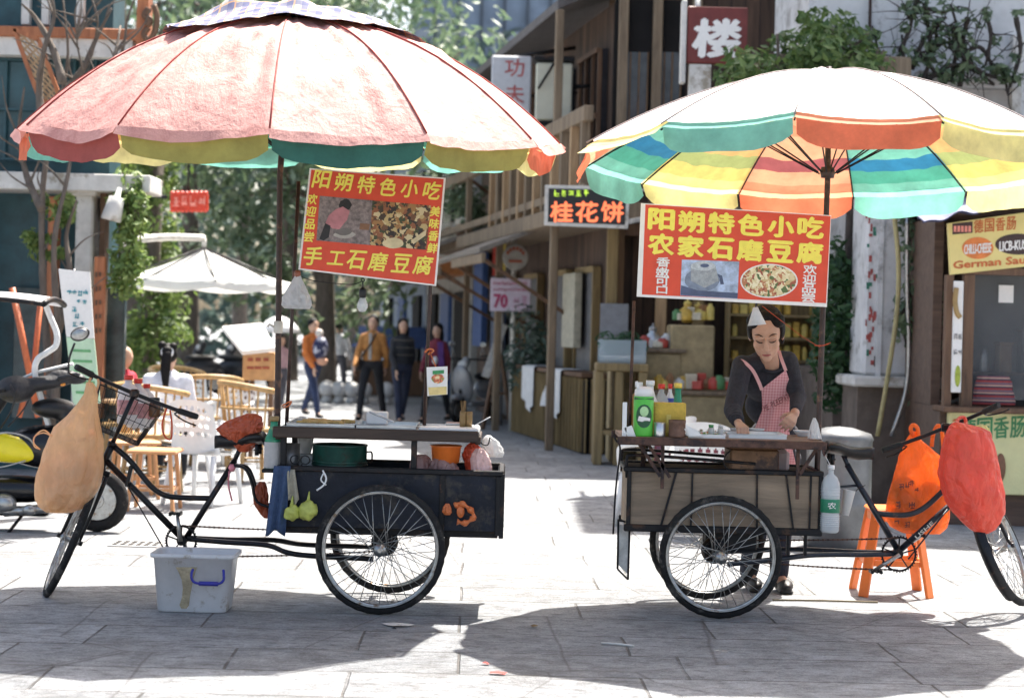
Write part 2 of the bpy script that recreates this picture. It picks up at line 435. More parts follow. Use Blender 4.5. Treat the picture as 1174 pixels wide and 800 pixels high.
# ---------------------------------------------------------------- left tricycle (front to the left)
LD=10.72
def lp(px,py,dy=0.0):
    p=W(px,py,LD);return Vector((p.x,LD+dy,p.z))
navy_panel=M('navy_panel',(.011,.014,.024),.55,.1,.45,9,.12,spots=((.05,.045,.04),.3,6),spec=.3)
lt_root=thing('cargo_tricycle','navy cargo tricycle with a wire basket, under the pink parasol','tricycle',(lp(330,600).x,LD,0))
hubL=W(436,632,10.3);hubL.z=.351
hubL2=Vector((hubL.x,11.13,hubL.z))
wl=make_wheel(lt_root,'rear_wheel',hubL,.351,(0,1,0))
copy_tree(wl,lt_root,hubL2-world_off(lt_root))
axle(lt_root,hubL+Vector((0,.03,0)),hubL2-Vector((0,.03,0)))
hubF=lp(80,618)
aL,fL,nL,bcL,barL=front_end(lt_root,hubF,lp(157,445),-1,-R(76),.345,.89,.70,LD)
fr=MB()
fr.tube([lp(277,510),lp(268,530)],.013,8)
fr.tube([lp(269,528),lp(210,622)],.017,10)
fr.tube(smooth_path([lp(131,512),lp(150,529),lp(172,556),lp(188,567),lp(206,570),lp(243,571)],5),.016,10)
fr.tube([lp(122,528),lp(206,614)],.018,10)
for dy in(-.12,.14):
    fr.tube(smooth_path([lp(216,617,dy*.2),lp(262,620,dy*.5),lp(310,622,dy),lp(345,630,dy*1.8),lp(432,634,dy*2.2)],5),.015,8)
for dy in(-.05,.05): fr.tube(smooth_path([lp(266,533,dy*.3),lp(282,536,dy),lp(290,552,dy),lp(296,574,dy),lp(318,582,dy)],4),.009,8)
fr.tube([lp(149,558,-.04),lp(194,636,-.04)],.004,6)
fr.lathe([(.027,-.036),(.027,.036)],lp(209,619),14,(0,1,0))
fr.box(lp(149,545,-.02),(.022,.03,.12),Matrix.Rotation(.2,3,'Y'),.005)
fr.build('frame',frame_black,lt_root)
crankset(lt_root,lp(209,619),.082,R(98))
chain(lt_root,lp(209,619,-.035),.085,Vector((hubL.x,LD-.035,hubL.z)),.05)
sd=MB();saddle_mesh(sd,lp(276,502),-1);sd.build('saddle',black_plastic,lt_root)
# wire basket in front of the handlebar
bk=MB();t0,t1=.86,.62
def bpt(u,v,t):      # u along the bar -1..1, v forward 0..1, t 0 bottom..1 top
    k=.72+.28*t
    return hubF+aL*(t1+(t0-t1)*t)+nL*(u*.19*k)+fL*(.035+v*.27*k)
for t in(0,.5,1):
    c=[bpt(-1,0,t),bpt(1,0,t),bpt(1,1,t),bpt(-1,1,t)]
    bk.tube(c,.0035 if t==1 else .0022,6,closed=True)
for i in range(11):
    u=-1+2*i/10
    for v in(0,1): bk.tube([bpt(u,v,0),bpt(u,v,1)],.0019,5)
for i in range(1,7):
    v=i/7
    for u in(-1,1): bk.tube([bpt(u,v,0),bpt(u,v,1)],.0019,5)
    bk.tube([bpt(-1,v,0),bpt(1,v,0)],.0019,5)
for u in(-.5,0,.5): bk.tube([bpt(u,0,0),bpt(u,1,0)],.0019,5)
bk.build('basket',dark_steel,lt_root)
# cargo box
x0,x1=W(322,600,10.42).x,W(571,600,10.42).x
zt,zb=W(440,539,10.42).z,W(440,606,10.42).z
y0,y1=10.42,11.02
cb=MB()
for yy in(y0,y1): cb.bx(x0,x1,yy-.008,yy+.008,zb,zt,.003)
for xx in(x0,x1): cb.bx(xx-.008,xx+.008,y0+.01,y1-.01,zb,zt,.003)
cb.bx(x0+.01,x1-.01,y0+.01,y1-.01,zb,zb+.015)
cbo=cb.build('cargo_box',navy_panel,lt_root)
rim=MB()
for yy in(y0-.012,y1+.012): rim.beam((x0-.03,yy,zt),(x1+.02,yy,zt),.03,.03,bev=.005)
for xx in(x0-.012,x1+.012): rim.beam((xx,y0,zt-.001),(xx,y1,zt-.001),.03,.028,bev=.005)
for xx in(x0+.0,x1-.002,x0+.74*(x1-x0)):
    rim.bx(xx-.015,xx+.015,y0-.024,y0-.009,zb-.02,zt-.016,.003)
rim.bx(x1+.004,x1+.03,y0-.02,y0+.03,zb-.035,zt,.004);rim.bx(x1+.004,x1+.03,y1-.03,y1+.02,zb-.035,zt,.004)
for yy in(y0+.06,y1-.06): rim.beam((x0,yy,zb-.02),(x1,yy,zb-.02),.04,.04,bev=.005)
for yy in(y0+.06,y1-.06): rim.bx(hubL.x-.05,hubL.x+.05,yy-.02,yy+.02,hubL.z+.02,zb-.03,.006)
rim.build('box_frame',dark_steel,cbo)
# table above the box
tx0,tx1=W(317,495,10.4).x,W(549,495,10.4).x;tz=W(430,491,10.4).z
tb=MB();tb.bx(tx0,tx1,10.42,11.0,tz-.03,tz-.008,.004);tb.build('table_top',M('grey_zinc',(.42,.43,.44),.4,.6,.3,8,.05,spots=((.2,.19,.17),.25,6)),lt_root)
darkwood=wood('dark_weathered_wood',(.02,.012,.009),(.075,.048,.034),.7,axis='x')
rl=MB();rl.bx(tx0-.02,tx1,10.385,10.418,tz-.062,tz-.002,.006);rl.bx(tx0-.02,tx1,11.002,11.035,tz-.062,tz-.002,.006)
for xx in(tx0-.01,tx1-.02): rl.bx(xx,xx+.03,10.42,11.0,tz-.075,tz-.032,.004)
rl.build('table_rail',darkwood,lt_root)
for xx,yy in((W(325,500,10.42).x,10.44),(W(475,500,10.42).x,10.44),(W(540,500,10.42).x,10.98),(W(325,500,10.42).x,10.98)):
    p=MB();p.bx(xx-.016,xx+.016,yy-.016,yy+.016,zt-.01,tz-.06,.004);p.build('table_post',dark_steel,lt_root)

# ---------------------------------------------------------------- right tricycle (front to the right)
RD=10.9
def rp(px,py,dy=0.0):
    p=W(px,py,RD);return Vector((p.x,RD+dy,p.z))
rt_root=thing('cargo_tricycle','worn plywood cargo tricycle with a bare black saddle, under the striped parasol','tricycle',(rp(840,600).x,RD,0))
hubR=W(826,640,10.48);hubR.z=.338
hubR2=Vector((hubR.x,11.22,hubR.z))
wr=make_wheel(rt_root,'rear_wheel',hubR,.338,(0,1,0))
copy_tree(wr,rt_root,hubR2-world_off(rt_root))
axle(rt_root,hubR+Vector((0,.03,0)),hubR2-Vector((0,.03,0)))
hubG=rp(1149,629)
aR,fR,nR,bcR,barR=front_end(rt_root,hubG,rp(1084,490),1,R(64),.34,.76,.70,RD,fender=True)
fr=MB()
fr.tube([rp(966,520),rp(975,540)],.013,8)
fr.tube([rp(971,532),rp(1028,628)],.018,10)
fr.tube(smooth_path([rp(1003,588),rp(1024,590),rp(1044,589),rp(1062,580),rp(1088,556),rp(1103,544)],5),.016,10)
fr.tube([rp(1030,632),rp(1108,562)],.018,10)
for dy in(-.12,.14):
    fr.tube(smooth_path([rp(1024,634,dy*.2),rp(985,634,dy*.5),rp(930,633,dy),rp(880,636,dy*1.8),rp(828,640,dy*2.2)],5),.015,8)
fr.tube([rp(1085,583,-.03),rp(1040,640,-.03)],.005,6)
fr.lathe([(.027,-.036),(.027,.036)],rp(1029,634),14,(0,1,0))
fr.tube([rp(940,560),rp(985,556)],.008,6)
fr.build('frame',M('blue_black_paint',(.016,.022,.034),.35,.1,.4,25,.08,spots=((.12,.06,.035),.12,16)),rt_root)
crankset(rt_root,rp(1029,634),.095,R(213),.17)
chain(rt_root,rp(1029,634,-.035),.09,Vector((hubR.x,RD-.035,hubR.z)),.05)
sd=MB();saddle_mesh(sd,rp(973,514),1);sd.build('saddle',black_plastic,rt_root)
st=MB();text(st,'USHE',rp(1059,607,-.0185)+Vector((0,-.0012,0)),(rp(1090,578)-rp(1040,623)),Vector((-.68,0,.73)),.13,.022,.02);st.build('lettering',M('cream_paint',(.7,.68,.6),.5),rt_root)
# box
plywood=wood('grimy_plywood',(.13,.095,.065),(.38,.28,.19),.75,plank=.0,axis='x',scale=9)
x0,x1=W(720,570,10.62).x,W(939,570,10.62).x
zt,zb=W(830,540,10.62).z,W(830,607,10.62).z
y0,y1=10.62,11.1
cb=MB()
for yy in(y0,y1): cb.bx(x0,x1,yy-.008,yy+.008,zb,zt,.003)
for xx in(x0,x1): cb.bx(xx-.008,xx+.008,y0+.01,y1-.01,zb,zt,.003)
cb.bx(x0+.01,x1-.01,y0+.01,y1-.01,zb,zb+.015)
cbo=cb.build('cargo_box',plywood,rt_root)
rim=MB()
for yy in(y0-.012,y1+.012):
    rim.beam((x0-.03,yy,zt),(x1+.02,yy,zt),.025,.028,bev=.005);rim.beam((x0-.02,yy,zb),(x1+.02,yy,zb),.03,.04,bev=.005)
for xx in(x0-.012,x1+.012): rim.beam((xx,y0,zt-.001),(xx,y1,zt-.001),.025,.026,bev=.005)
for px in(721,941): rim.bx(W(px,570,10.6).x-.012,W(px,570,10.6).x+.012,y0-.022,y0-.009,zb,zt,.003)
for (a,b) in(((776,543),(757,604)),((794,545),(792,604)),((868,546),(868,604)),((901,548),(910,606)),((930,548),(928,606))):
    p=W(*a,y0-.018);q=W(*b,y0-.018);rim.beam((p.x,y0-.014,zt),(q.x,y0-.014,zb),.010,.012)
# raised hoop rail at the back end of the box
for yy in(y0,y1): rim.tube(smooth_path([(x0-.01,yy,zt-.05),(x0-.012,yy,zt+.05),(x0+.02,yy,zt+.075),(x0+.25,yy,zt+.07),(x0+.7,yy,zt+.045)],4),.009,6)
for (px) in (905,925): rim.bx(W(px,620,10.6).x-.008,W(px,620,10.6).x+.008,y0+.02,y0+.05,hubR.z+.0,zb-.01,.002)
for yy in(y0+.06,y1-.06): rim.bx(hubR.x-.03,hubR.x+.22,yy-.02,yy+.02,hubR.z+.02,zb-.02,.006)
rim.build('box_frame',dark_steel,cbo)
# table
tx0,tx1=W(712,505,10.5).x,W(945,505,10.5).x;rtz=W(830,503,10.5).z
tb=MB();tb.bx(tx0,tx1,10.5,11.12,rtz-.022,rtz,.004);tb.build('table_top',wood('stained_table_wood',(.11,.055,.035),(.30,.19,.13),.6,axis='x'),rt_root)
rl=MB();rl.bx(tx0-.02,tx1+.01,10.47,10.497,rtz-.045,rtz-.002,.005);rl.bx(tx0-.02,tx1+.01,11.122,11.15,rtz-.045,rtz-.002,.005)
for (a,b) in(((731,512),(757,546)),((760,510),(759,560)),((915,512),(914,572)),((938,514),(916,545)),((741,512),(768,547))):
    p=W(*a,10.56);q=W(*b,10.56);rl.beam((p.x,10.56,rtz-.03),(q.x,10.56,q.z),.018,.018)
for px in(745,912): x=W(px,510,10.56).x;rl.bx(x-.012,x+.012,11.06,11.084,zt-.02,rtz-.03)
rl.build('table_frame',rust_steel,rt_root)
for (px) in(722,):
    p=MB();a=W(727,345,10.75);b=W(721,505,10.75);p.tube([a,b],.009,8);p.build('sign_post',rust_steel,rt_root)
p=MB();a=W(706,500,10.5);p.tube(smooth_path([a+Vector((-.02,0,.02)),a+Vector((0,0,-.02)),W(711,515,10.5),W(706,560,10.5),W(703,612,10.5)],4),.006,6);p.build('hook_rod',dark_steel,rt_root)
# hinged flap hanging at the tail
p=MB();c=[W(709,595,10.66),W(722,600,10.66),W(720,664,10.66),W(708,652,10.66)]
for i in range(4): p.tube([c[i],c[(i+1)%4]],.006,6)
fo=p.build('tail_flap_frame',dark_steel,rt_root)
p=MB();k=sum(c,Vector())/4;p.prism([k+(q-k)*.82 for q in c],(0,1,0),.006);p.build('tail_flap',M('grimy_white_board',(.5,.48,.44),.7,0,.4,14,.1),rt_root)
# ================================================================ ground: one sheet of big worn stone slabs
def stone_mat():
    m,nt,n,l,p=new_mat('stone_slabs');co=coords(n,l)
    wv=n.new('ShaderNodeTexNoise');l.new(co,wv.inputs['Vector']);wv.inputs['Scale'].default_value=1.3;wv.inputs['Detail'].default_value=6
    av=n.new('ShaderNodeMix');av.data_type='VECTOR';av.inputs[0].default_value=.045;l.new(co,av.inputs[4]);l.new(wv.outputs['Color'],av.inputs[5])
    br=n.new('ShaderNodeTexBrick');l.new(av.outputs[1],br.inputs['Vector']);br.inputs['Scale'].default_value=1;br.inputs['Brick Width'].default_value=1.25;br.inputs['Row Height'].default_value=.55
    br.inputs['Mortar Size'].default_value=.008;br.inputs['Mortar Smooth'].default_value=.5;br.offset=.37;br.squash=.8;br.squash_frequency=3
    br.inputs['Color1'].default_value=(.275,.285,.30,1);br.inputs['Color2'].default_value=(.42,.43,.445,1);br.inputs['Mortar'].default_value=(.13,.12,.11,1)
    nz=n.new('ShaderNodeTexNoise');l.new(co,nz.inputs['Vector']);nz.inputs['Scale'].default_value=5;nz.inputs['Detail'].default_value=12;nz.inputs['Roughness'].default_value=.72
    mr=n.new('ShaderNodeMapRange');l.new(nz.outputs[0],mr.inputs[0]);mr.inputs[1].default_value=.3;mr.inputs[2].default_value=.7;mr.inputs[3].default_value=.55;mr.inputs[4].default_value=1.45
    mx=n.new('ShaderNodeMix');mx.data_type='RGBA';mx.blend_type='MULTIPLY';mx.inputs[0].default_value=1;nj=n.new('ShaderNodeTexNoise');l.new(co,nj.inputs['Vector']);nj.inputs['Scale'].default_value=2.2;nj.inputs['Detail'].default_value=5
    rj=n.new('ShaderNodeMapRange');l.new(nj.outputs[0],rj.inputs[0]);rj.inputs[1].default_value=.50;rj.inputs[2].default_value=.64;rj.inputs[4].default_value=.7
    mj=n.new('ShaderNodeMix');mj.data_type='RGBA';l.new(rj.outputs[0],mj.inputs[0]);l.new(br.outputs[0],mj.inputs[6]);mj.inputs[7].default_value=(.36,.365,.375,1);l.new(mj.outputs[2],mx.inputs[6]);l.new(mr.outputs[0],mx.inputs[7])
    # dark chipped pits, stretched along the split grain of the stone
    mp=n.new('ShaderNodeMapping');l.new(co,mp.inputs[0]);mp.inputs['Scale'].default_value=(6,12,12);mp.inputs['Rotation'].default_value=(0,0,.06)
    n3=n.new('ShaderNodeTexNoise');l.new(mp.outputs[0],n3.inputs['Vector']);n3.inputs['Scale'].default_value=1.6;n3.inputs['Detail'].default_value=9;n3.inputs['Roughness'].default_value=.75
    r3=n.new('ShaderNodeMapRange');l.new(n3.outputs[0],r3.inputs[0]);r3.inputs[1].default_value=.50;r3.inputs[2].default_value=.66;r3.inputs[4].default_value=.85
    m3=n.new('ShaderNodeMix');m3.data_type='RGBA';l.new(r3.outputs[0],m3.inputs[0]);l.new(mx.outputs[2],m3.inputs[6]);m3.inputs[7].default_value=(.095,.09,.085,1)
    # old stains and trodden dirt
    n4=n.new('ShaderNodeTexNoise');l.new(co,n4.inputs['Vector']);n4.inputs['Scale'].default_value=.9;n4.inputs['Detail'].default_value=10;n4.inputs['Roughness'].default_value=.7
    r4=n.new('ShaderNodeMapRange');l.new(n4.outputs[0],r4.inputs[0]);r4.inputs[1].default_value=.52;r4.inputs[2].default_value=.66;r4.inputs[4].default_value=.5
    m4=n.new('ShaderNodeMix');m4.data_type='RGBA';l.new(r4.outputs[0],m4.inputs[0]);l.new(m3.outputs[2],m4.inputs[6]);m4.inputs[7].default_value=(.19,.185,.18,1)
    # pale rubbed flecks
    n5=n.new('ShaderNodeTexNoise');l.new(mp.outputs[0],n5.inputs['Vector']);n5.inputs['Scale'].default_value=3.1;n5.inputs['Detail'].default_value=6;n5.inputs['Roughness'].default_value=.8
    r5=n.new('ShaderNodeMapRange');l.new(n5.outputs[0],r5.inputs[0]);r5.inputs[1].default_value=.56;r5.inputs[2].default_value=.68;r5.inputs[4].default_value=.7
    m5=n.new('ShaderNodeMix');m5.data_type='RGBA';l.new(r5.outputs[0],m5.inputs[0]);l.new(m4.outputs[2],m5.inputs[6]);m5.inputs[7].default_value=(.62,.62,.61,1)
    # fine grit
    n7=n.new('ShaderNodeTexNoise');l.new(co,n7.inputs['Vector']);n7.inputs['Scale'].default_value=75;n7.inputs['Detail'].default_value=4;n7.inputs['Roughness'].default_value=.8
    r7=n.new('ShaderNodeMapRange');l.new(n7.outputs[0],r7.inputs[0]);r7.inputs[1].default_value=.35;r7.inputs[2].default_value=.65;r7.inputs[3].default_value=.70;r7.inputs[4].default_value=1.28
    m7=n.new('ShaderNodeMix');m7.data_type='RGBA';m7.blend_type='MULTIPLY';m7.inputs[0].default_value=1;l.new(m5.outputs[2],m7.inputs[6]);l.new(r7.outputs[0],m7.inputs[7]);m5=m7
    # hairline cracks
    vo=n.new('ShaderNodeTexVoronoi');vo.feature='DISTANCE_TO_EDGE';vo.inputs['Scale'].default_value=.8;l.new(av.outputs[1],vo.inputs['Vector'])
    r6=n.new('ShaderNodeMapRange');l.new(vo.outputs['Distance'],r6.inputs[0]);r6.inputs[1].default_value=0;r6.inputs[2].default_value=.007;r6.inputs[3].default_value=.6;r6.inputs[4].default_value=0
    m6=n.new('ShaderNodeMix');m6.data_type='RGBA';l.new(r6.outputs[0],m6.inputs[0]);l.new(m5.outputs[2],m6.inputs[6]);m6.inputs[7].default_value=(.10,.09,.085,1)
    l.new(m6.outputs[2],p.inputs['Base Color']);p.inputs['Roughness'].default_value=.62
    ad=n.new('ShaderNodeMath');ad.operation='MULTIPLY_ADD';l.new(br.outputs['Fac'],ad.inputs[0]);ad.inputs[1].default_value=-.9;l.new(n3.outputs[0],ad.inputs[2])
    b=n.new('ShaderNodeBump');b.inputs['Strength'].default_value=1.0;b.inputs['Distance'].default_value=.05;l.new(ad.outputs[0],b.inputs['Height']);l.new(b.outputs[0],p.inputs['Normal'])
    return m
g=MB();g.add([(-160,-30,0),(160,-30,0),(160,320,0),(-160,320,0)],[(0,1,2,3)])
go=g.build('ground',stone_mat());go.rotation_euler=(0,0,R(1.2));tag(go,'worn grey stone slab paving across the street','ground',kind='structure')
# ================================================================ parasols
def radial_fabric(name,col,streak,amount,trans,rough=.7):
    m,nt,n,l,p=new_mat(name);tc=n.new('ShaderNodeTexCoord')
    gr=n.new('ShaderNodeTexGradient');gr.gradient_type='RADIAL';l.new(tc.outputs['Object'],gr.inputs[0])
    ln=n.new('ShaderNodeVectorMath');ln.operation='LENGTH';l.new(tc.outputs['Object'],ln.inputs[0])
    cb=n.new('ShaderNodeCombineXYZ');a=n.new('ShaderNodeMath');a.operation='MULTIPLY';l.new(gr.outputs['Fac'],a.inputs[0]);a.inputs[1].default_value=34
    b=n.new('ShaderNodeMath');b.operation='MULTIPLY';l.new(ln.outputs['Value'],b.inputs[0]);b.inputs[1].default_value=1.6
    l.new(a.outputs[0],cb.inputs[0]);l.new(b.outputs[0],cb.inputs[1])
    nz=n.new('ShaderNodeTexNoise');mv=n.new('ShaderNodeMix');mv.data_type='VECTOR';mv.inputs[0].default_value=.62;l.new(cb.outputs[0],mv.inputs[4]);sc_=n.new('ShaderNodeVectorMath');sc_.operation='SCALE';sc_.inputs['Scale'].default_value=7;l.new(tc.outputs['Object'],sc_.inputs[0]);l.new(sc_.outputs[0],mv.inputs[5]);l.new(mv.outputs[1],nz.inputs['Vector']);nz.inputs['Scale'].default_value=1.1;nz.inputs['Detail'].default_value=7;nz.inputs['Roughness'].default_value=.68;nz.inputs['Distortion'].default_value=.15
    mr=n.new('ShaderNodeMapRange');l.new(nz.outputs[0],mr.inputs[0]);mr.inputs[1].default_value=.5;mr.inputs[2].default_value=.72;mr.inputs[4].default_value=amount
    n2=n.new('ShaderNodeTexNoise');l.new(tc.outputs['Object'],n2.inputs['Vector']);n2.inputs['Scale'].default_value=2.2;n2.inputs['Detail'].default_value=5
    m0=n.new('ShaderNodeMath');m0.operation='MULTIPLY';l.new(mr.outputs[0],m0.inputs[0])
    r2=n.new('ShaderNodeMapRange');l.new(n2.outputs[0],r2.inputs[0]);r2.inputs[1].default_value=.35;r2.inputs[2].default_value=.6;l.new(r2.outputs[0],m0.inputs[1])
    mx=n.new('ShaderNodeMix');mx.data_type='RGBA';l.new(m0.outputs[0],mx.inputs[0]);mx.inputs[6].default_value=(*col,1);mx.inputs[7].default_value=(*streak,1)
    l.new(mx.outputs[2],p.inputs['Base Color']);p.inputs['Roughness'].default_value=rough
    bp=n.new('ShaderNodeBump');bp.inputs['Strength'].default_value=.6;bp.inputs['Distance'].default_value=.04;l.new(nz.outputs[0],bp.inputs['Height']);l.new(bp.outputs[0],p.inputs['Normal'])
    tr=n.new('ShaderNodeBsdfTranslucent');l.new(mx.outputs[2],tr.inputs[0]);ms=n.new('ShaderNodeMixShader');ms.inputs[0].default_value=trans
    l.new(p.outputs[0],ms.inputs[1]);l.new(tr.outputs[0],ms.inputs[2]);l.new(ms.outputs[0],n['Material Output'].inputs[0]);return m
def fab(name,col,trans=.5): return M(name,col,.8,0,.22,6,.1,90,trans=trans)
FG=[fab('green_cloth',(.10,.42,.32)),fab('green_cloth_blue_stripe',(.04,.24,.42)),fab('green_cloth_dark_stripe',(.12,.26,.24)),fab('green_cloth_mint',(.22,.56,.46))]
FY=[fab('yellow_cloth',(.84,.68,.24)),fab('yellow_cloth_green_stripe',(.45,.52,.22)),fab('yellow_cloth_orange_stripe',(.86,.50,.22)),fab('yellow_cloth_pale',(.90,.82,.36))]
FO=[fab('orange_cloth',(.86,.34,.20)),fab('orange_cloth_maroon_stripe',(.42,.13,.14)),fab('orange_cloth_light',(.90,.48,.30)),fab('orange_cloth_red',(.80,.21,.11))]
FAq=[fab('shaded_olive_cloth',(.36,.33,.09),.35)]*4;FRd=[fab('shaded_green_cloth',(.035,.14,.11),.3)]*4;FPm=[fab('dark_maroon_cloth',(.34,.08,.07),.3)]*4  # olive and green: darker copies for front panels, shade put into the colour
FABS=FG+FY+FO+FAq+FRd+FPm;FI={'G':0,'Y':4,'O':8,'A':12,'R':16,'P':20}
pole_mat=M('brown_painted_pole',(.045,.025,.02),.5,.1,.4,20,.1,spots=((.16,.08,.05),.2,15))
def umbrella(root,cx,cy,Rr,zr,rise,tilt,a0,cols,p,outer,outer_name,pole_pts,pole_r,drop=.13,stripes=True,cover=False,wr=.008,seed=3,flaps={}):
    """12-panel parasol; tilt=(axis vector, angle) about the rim centre; a0 = azimuth (deg) of first seam, cols panel colours"""
    rr=random.Random(seed);c=Vector((cx,cy,zr));T=Matrix.Rotation(tilt[1],3,Vector(tilt[0]))
    n=len(cols)
    def rib(k,t):
        a=R(a0+360*k/n);return Vector((Rr*t*math.sin(a),Rr*t*math.cos(a),rise*(1-t**p)))
    def P(k,s,t,lift=0.0,noise=True):
        q=rib(k,t).lerp(rib(k+1,t),s);bow=4*s*(1-s)
        q.z-=.03*bow*t*(1-.25*t);rad=Vector((q.x,q.y,0))
        if rad.length>1e-4: q-=rad.normalized()*.05*bow*max(0,t-.75)/.25*.6
        if noise:
            w=mnoise.noise(Vector((q.x*3.1+seed,q.y*3.1,k*1.7)))*.6+mnoise.noise(Vector((q.x*9+seed,q.y*9,k)))*.4
            w+=.22*mnoise.noise(Vector((q.x*22+seed,q.y*22,k)))
            edge=min(1,bow*1.8)*(1-.6*t**5);q.z+=w*wr*2.2*min(1,t*2)*edge
            # tension folds running down from the seams
            q.z+=wr*1.1*math.sin(s*23+rr_k[k])*(abs(2*s-1)**1.2)*t*edge*1.6*(1-.75*t**4)
        q.z+=lift
        return c+T@q
    rr_k=[rr.uniform(0,6) for _ in range(n+1)]
    NS,NT=22,34
    # outer skin
    o=MB()
    for k in range(n):
        o.grid(lambda u,v:P(k,u,.02+v*(.98 if cover else .955),.026 if cover else .014),NS,NT)
    canopy=o.build('canopy',outer,root)
    mod=canopy.data
    # lining with its stripes
    li=MB()
    band={'A':[0]*12,'R':[0]*12,'P':[0]*12,'G':[2,2,0,0,1,3,0,2,3,1,0,3],'Y':[0,2,1,0,2,0,1,2,2,1,0,3],'O':[0,1,2,0,1,2,0,2,2,1,2,0]}
    for k in range(n):
        vs=[P(k,i/NS,.02+.98*j/24) for j in range(25) for i in range(NS+1)]
        o_=len(li.v);li.v.extend([tuple(x) for x in vs])
        for j in range(24):
            b=FI[cols[k]]+(band[cols[k]][j//2] if stripes else 0)
            for i in range(NS):
                li.f.append((o_+j*(NS+1)+i,o_+j*(NS+1)+i+1,o_+(j+1)*(NS+1)+i+1,o_+(j+1)*(NS+1)+i));li.m.append(b);li.sm.append(True)
    li.build('lining',FABS,canopy)
    # valance panels
    for k in range(n):
        v_=MB();w0=rr.uniform(0,6);flare=flaps.get(k,rr.uniform(.0,.12));b=FI[cols[k]]+3
        def VP(u,v):
            u2=.012+.976*u
            e=P(k,u2,1.0,-.001);q=rib(k,1).lerp(rib(k+1,1),u2);out=Vector((q.x,q.y,0)).normalized()
            L=drop*(1-.45*abs(2*u2-1)**7)*(1+.04*math.sin(9*u2+w0))
            a=flare
            ins=.035*abs(2*u2-1)**5*v
            return e+T@(out*(math.sin(a)*L*v+.006*math.sin(u2*17+w0)*v-ins)+Vector((0,0,-math.cos(a)*L*v)))
        v_.grid(VP,14,5);v_.build('valance',FABS[b],root)
        if cover:
            v_=MB();w1=rr.uniform(0,6)
            def VC(u,v):
                e=P(k,u,1.0,.026);q=rib(k,1).lerp(rib(k+1,1),u);out=Vector((q.x,q.y,0)).normalized()
                L=.058*(.62+.30*math.sin(math.pi*u)+.18*math.sin(5*u+w1))
                return e+T@(out*(.010+.03*v)+Vector((0,0,-L*v)))
            v_.grid(VC,14,3);v_.build('cover_hem',outer,root)
    # seams welts, ribs, stretchers, pole
    se=MB()
    for k in range(n): se.tube([c+T@(rib(k,.05+.95*i/10)+Vector((0,0,.030 if cover else .018))) for i in range(11)],.0045,5)
    se.build('seam',M('seam_dark_red',(.32,.05,.04),.8) if cover else M('seam_grey',(.30,.25,.24),.8),canopy)
    for k in range(n):
        rb=MB();rb.tube([c+T@(rib(k,.02+.98*i/8)+Vector((0,0,-.014))) for i in range(9)],.005,6)
        ro=rb.build('rib',dark_steel,root)
        sb=MB();hub=c+T@Vector((0,0,-.06));sb.tube([hub+T@(rib(k,.04)-Vector((0,0,rise))),c+T@(rib(k,.52)+Vector((0,0,-.02)))],.0045,6);sb.build('stretcher',dark_steel,ro)
    pp=[Vector(q) for q in pole_pts];top=c+T@Vector((0,0,rise))
    pb=MB();pb.tube([top+T@Vector((0,0,.05))]+pp,pole_r,12)
    pb.lathe([(pole_r+.02,-.03),(pole_r+.026,0),(pole_r+.02,.03)],c+T@Vector((0,0,-.06)),14,(0,0,1))
    pb.build('pole',pole_mat,root)
    return c,T,rib,P
# left parasol: pale red cover over an older striped one
UC=W(329,300,10.95)
ul=thing('parasol','big faded pink parasol with a checked cloth on its crown, over the navy tricycle','parasol',(UC.x,10.95,0))
pk=radial_fabric('faded_red_fabric',(.65,.33,.29),(.30,.05,.045),.85,.2)
base=W(318,598,10.95)
uc,uT,urib,uP=umbrella(ul,UC.x,10.95,1.54,2.59,.665,((1,0,0),R(4.2)),-3.0,list('YGYOARAPOGYG'),2.25,pk,'',[W(321,200,10.95),W(318,500,10.95),base],.0175,cover=True,stripes=False,wr=.024,seed=11,flaps={})
sl_=MB();a=W(319,375,10.95);sl_.lathe([(.024,-.035),(.026,-.03),(.026,.03),(.024,.035)],a,14);sl_.tube([a+Vector((-.02,-.01,.0)),a+Vector((-.05,-.01,.015)),a+Vector((-.06,-.01,.0))],.007,6);sl_.build('joint_sleeve',M('old_white_tape',(.6,.57,.5),.7),ul)
# checked cloth on the crown
def plaid():
    m,nt,n,l,p=new_mat('checked_cloth');co=coords(n,l)
    s=n.new('ShaderNodeSeparateXYZ');l.new(co,s.inputs[0])
    def stripe(ax,per,duty,ph):
        a=n.new('ShaderNodeMath');a.operation='MULTIPLY_ADD';l.new(s.outputs[ax],a.inputs[0]);a.inputs[1].default_value=1/per;a.inputs[2].default_value=ph+50
        f=n.new('ShaderNodeMath');f.operation='FRACT';l.new(a.outputs[0],f.inputs[0])
        g=n.new('ShaderNodeMath');g.operation='LESS_THAN';l.new(f.outputs[0],g.inputs[0]);g.inputs[1].default_value=duty;return g.outputs[0]
    out=None;base=(.34,.32,.30,1)
    for (ax,per,duty,ph,col,fac) in((0,.085,.42,0,(.05,.06,.16,1),.75),(1,.085,.42,0,(.05,.06,.16,1),.75),(0,.085,.10,.55,(.45,.22,.10,1),.8),(1,.085,.10,.55,(.45,.22,.10,1),.8)):
        mx=n.new('ShaderNodeMix');mx.data_type='RGBA';k=n.new('ShaderNodeMath');k.operation='MULTIPLY';l.new(stripe(ax,per,duty,ph),k.inputs[0]);k.inputs[1].default_value=fac
        l.new(k.outputs[0],mx.inputs[0]);mx.inputs[7].default_value=col
        if out is None: mx.inputs[6].default_value=base
        else: l.new(out,mx.inputs[6])
        out=mx.outputs[2]
    l.new(out,p.inputs['Base Color']);p.inputs['Roughness'].default_value=.85;return m
pc=MB()
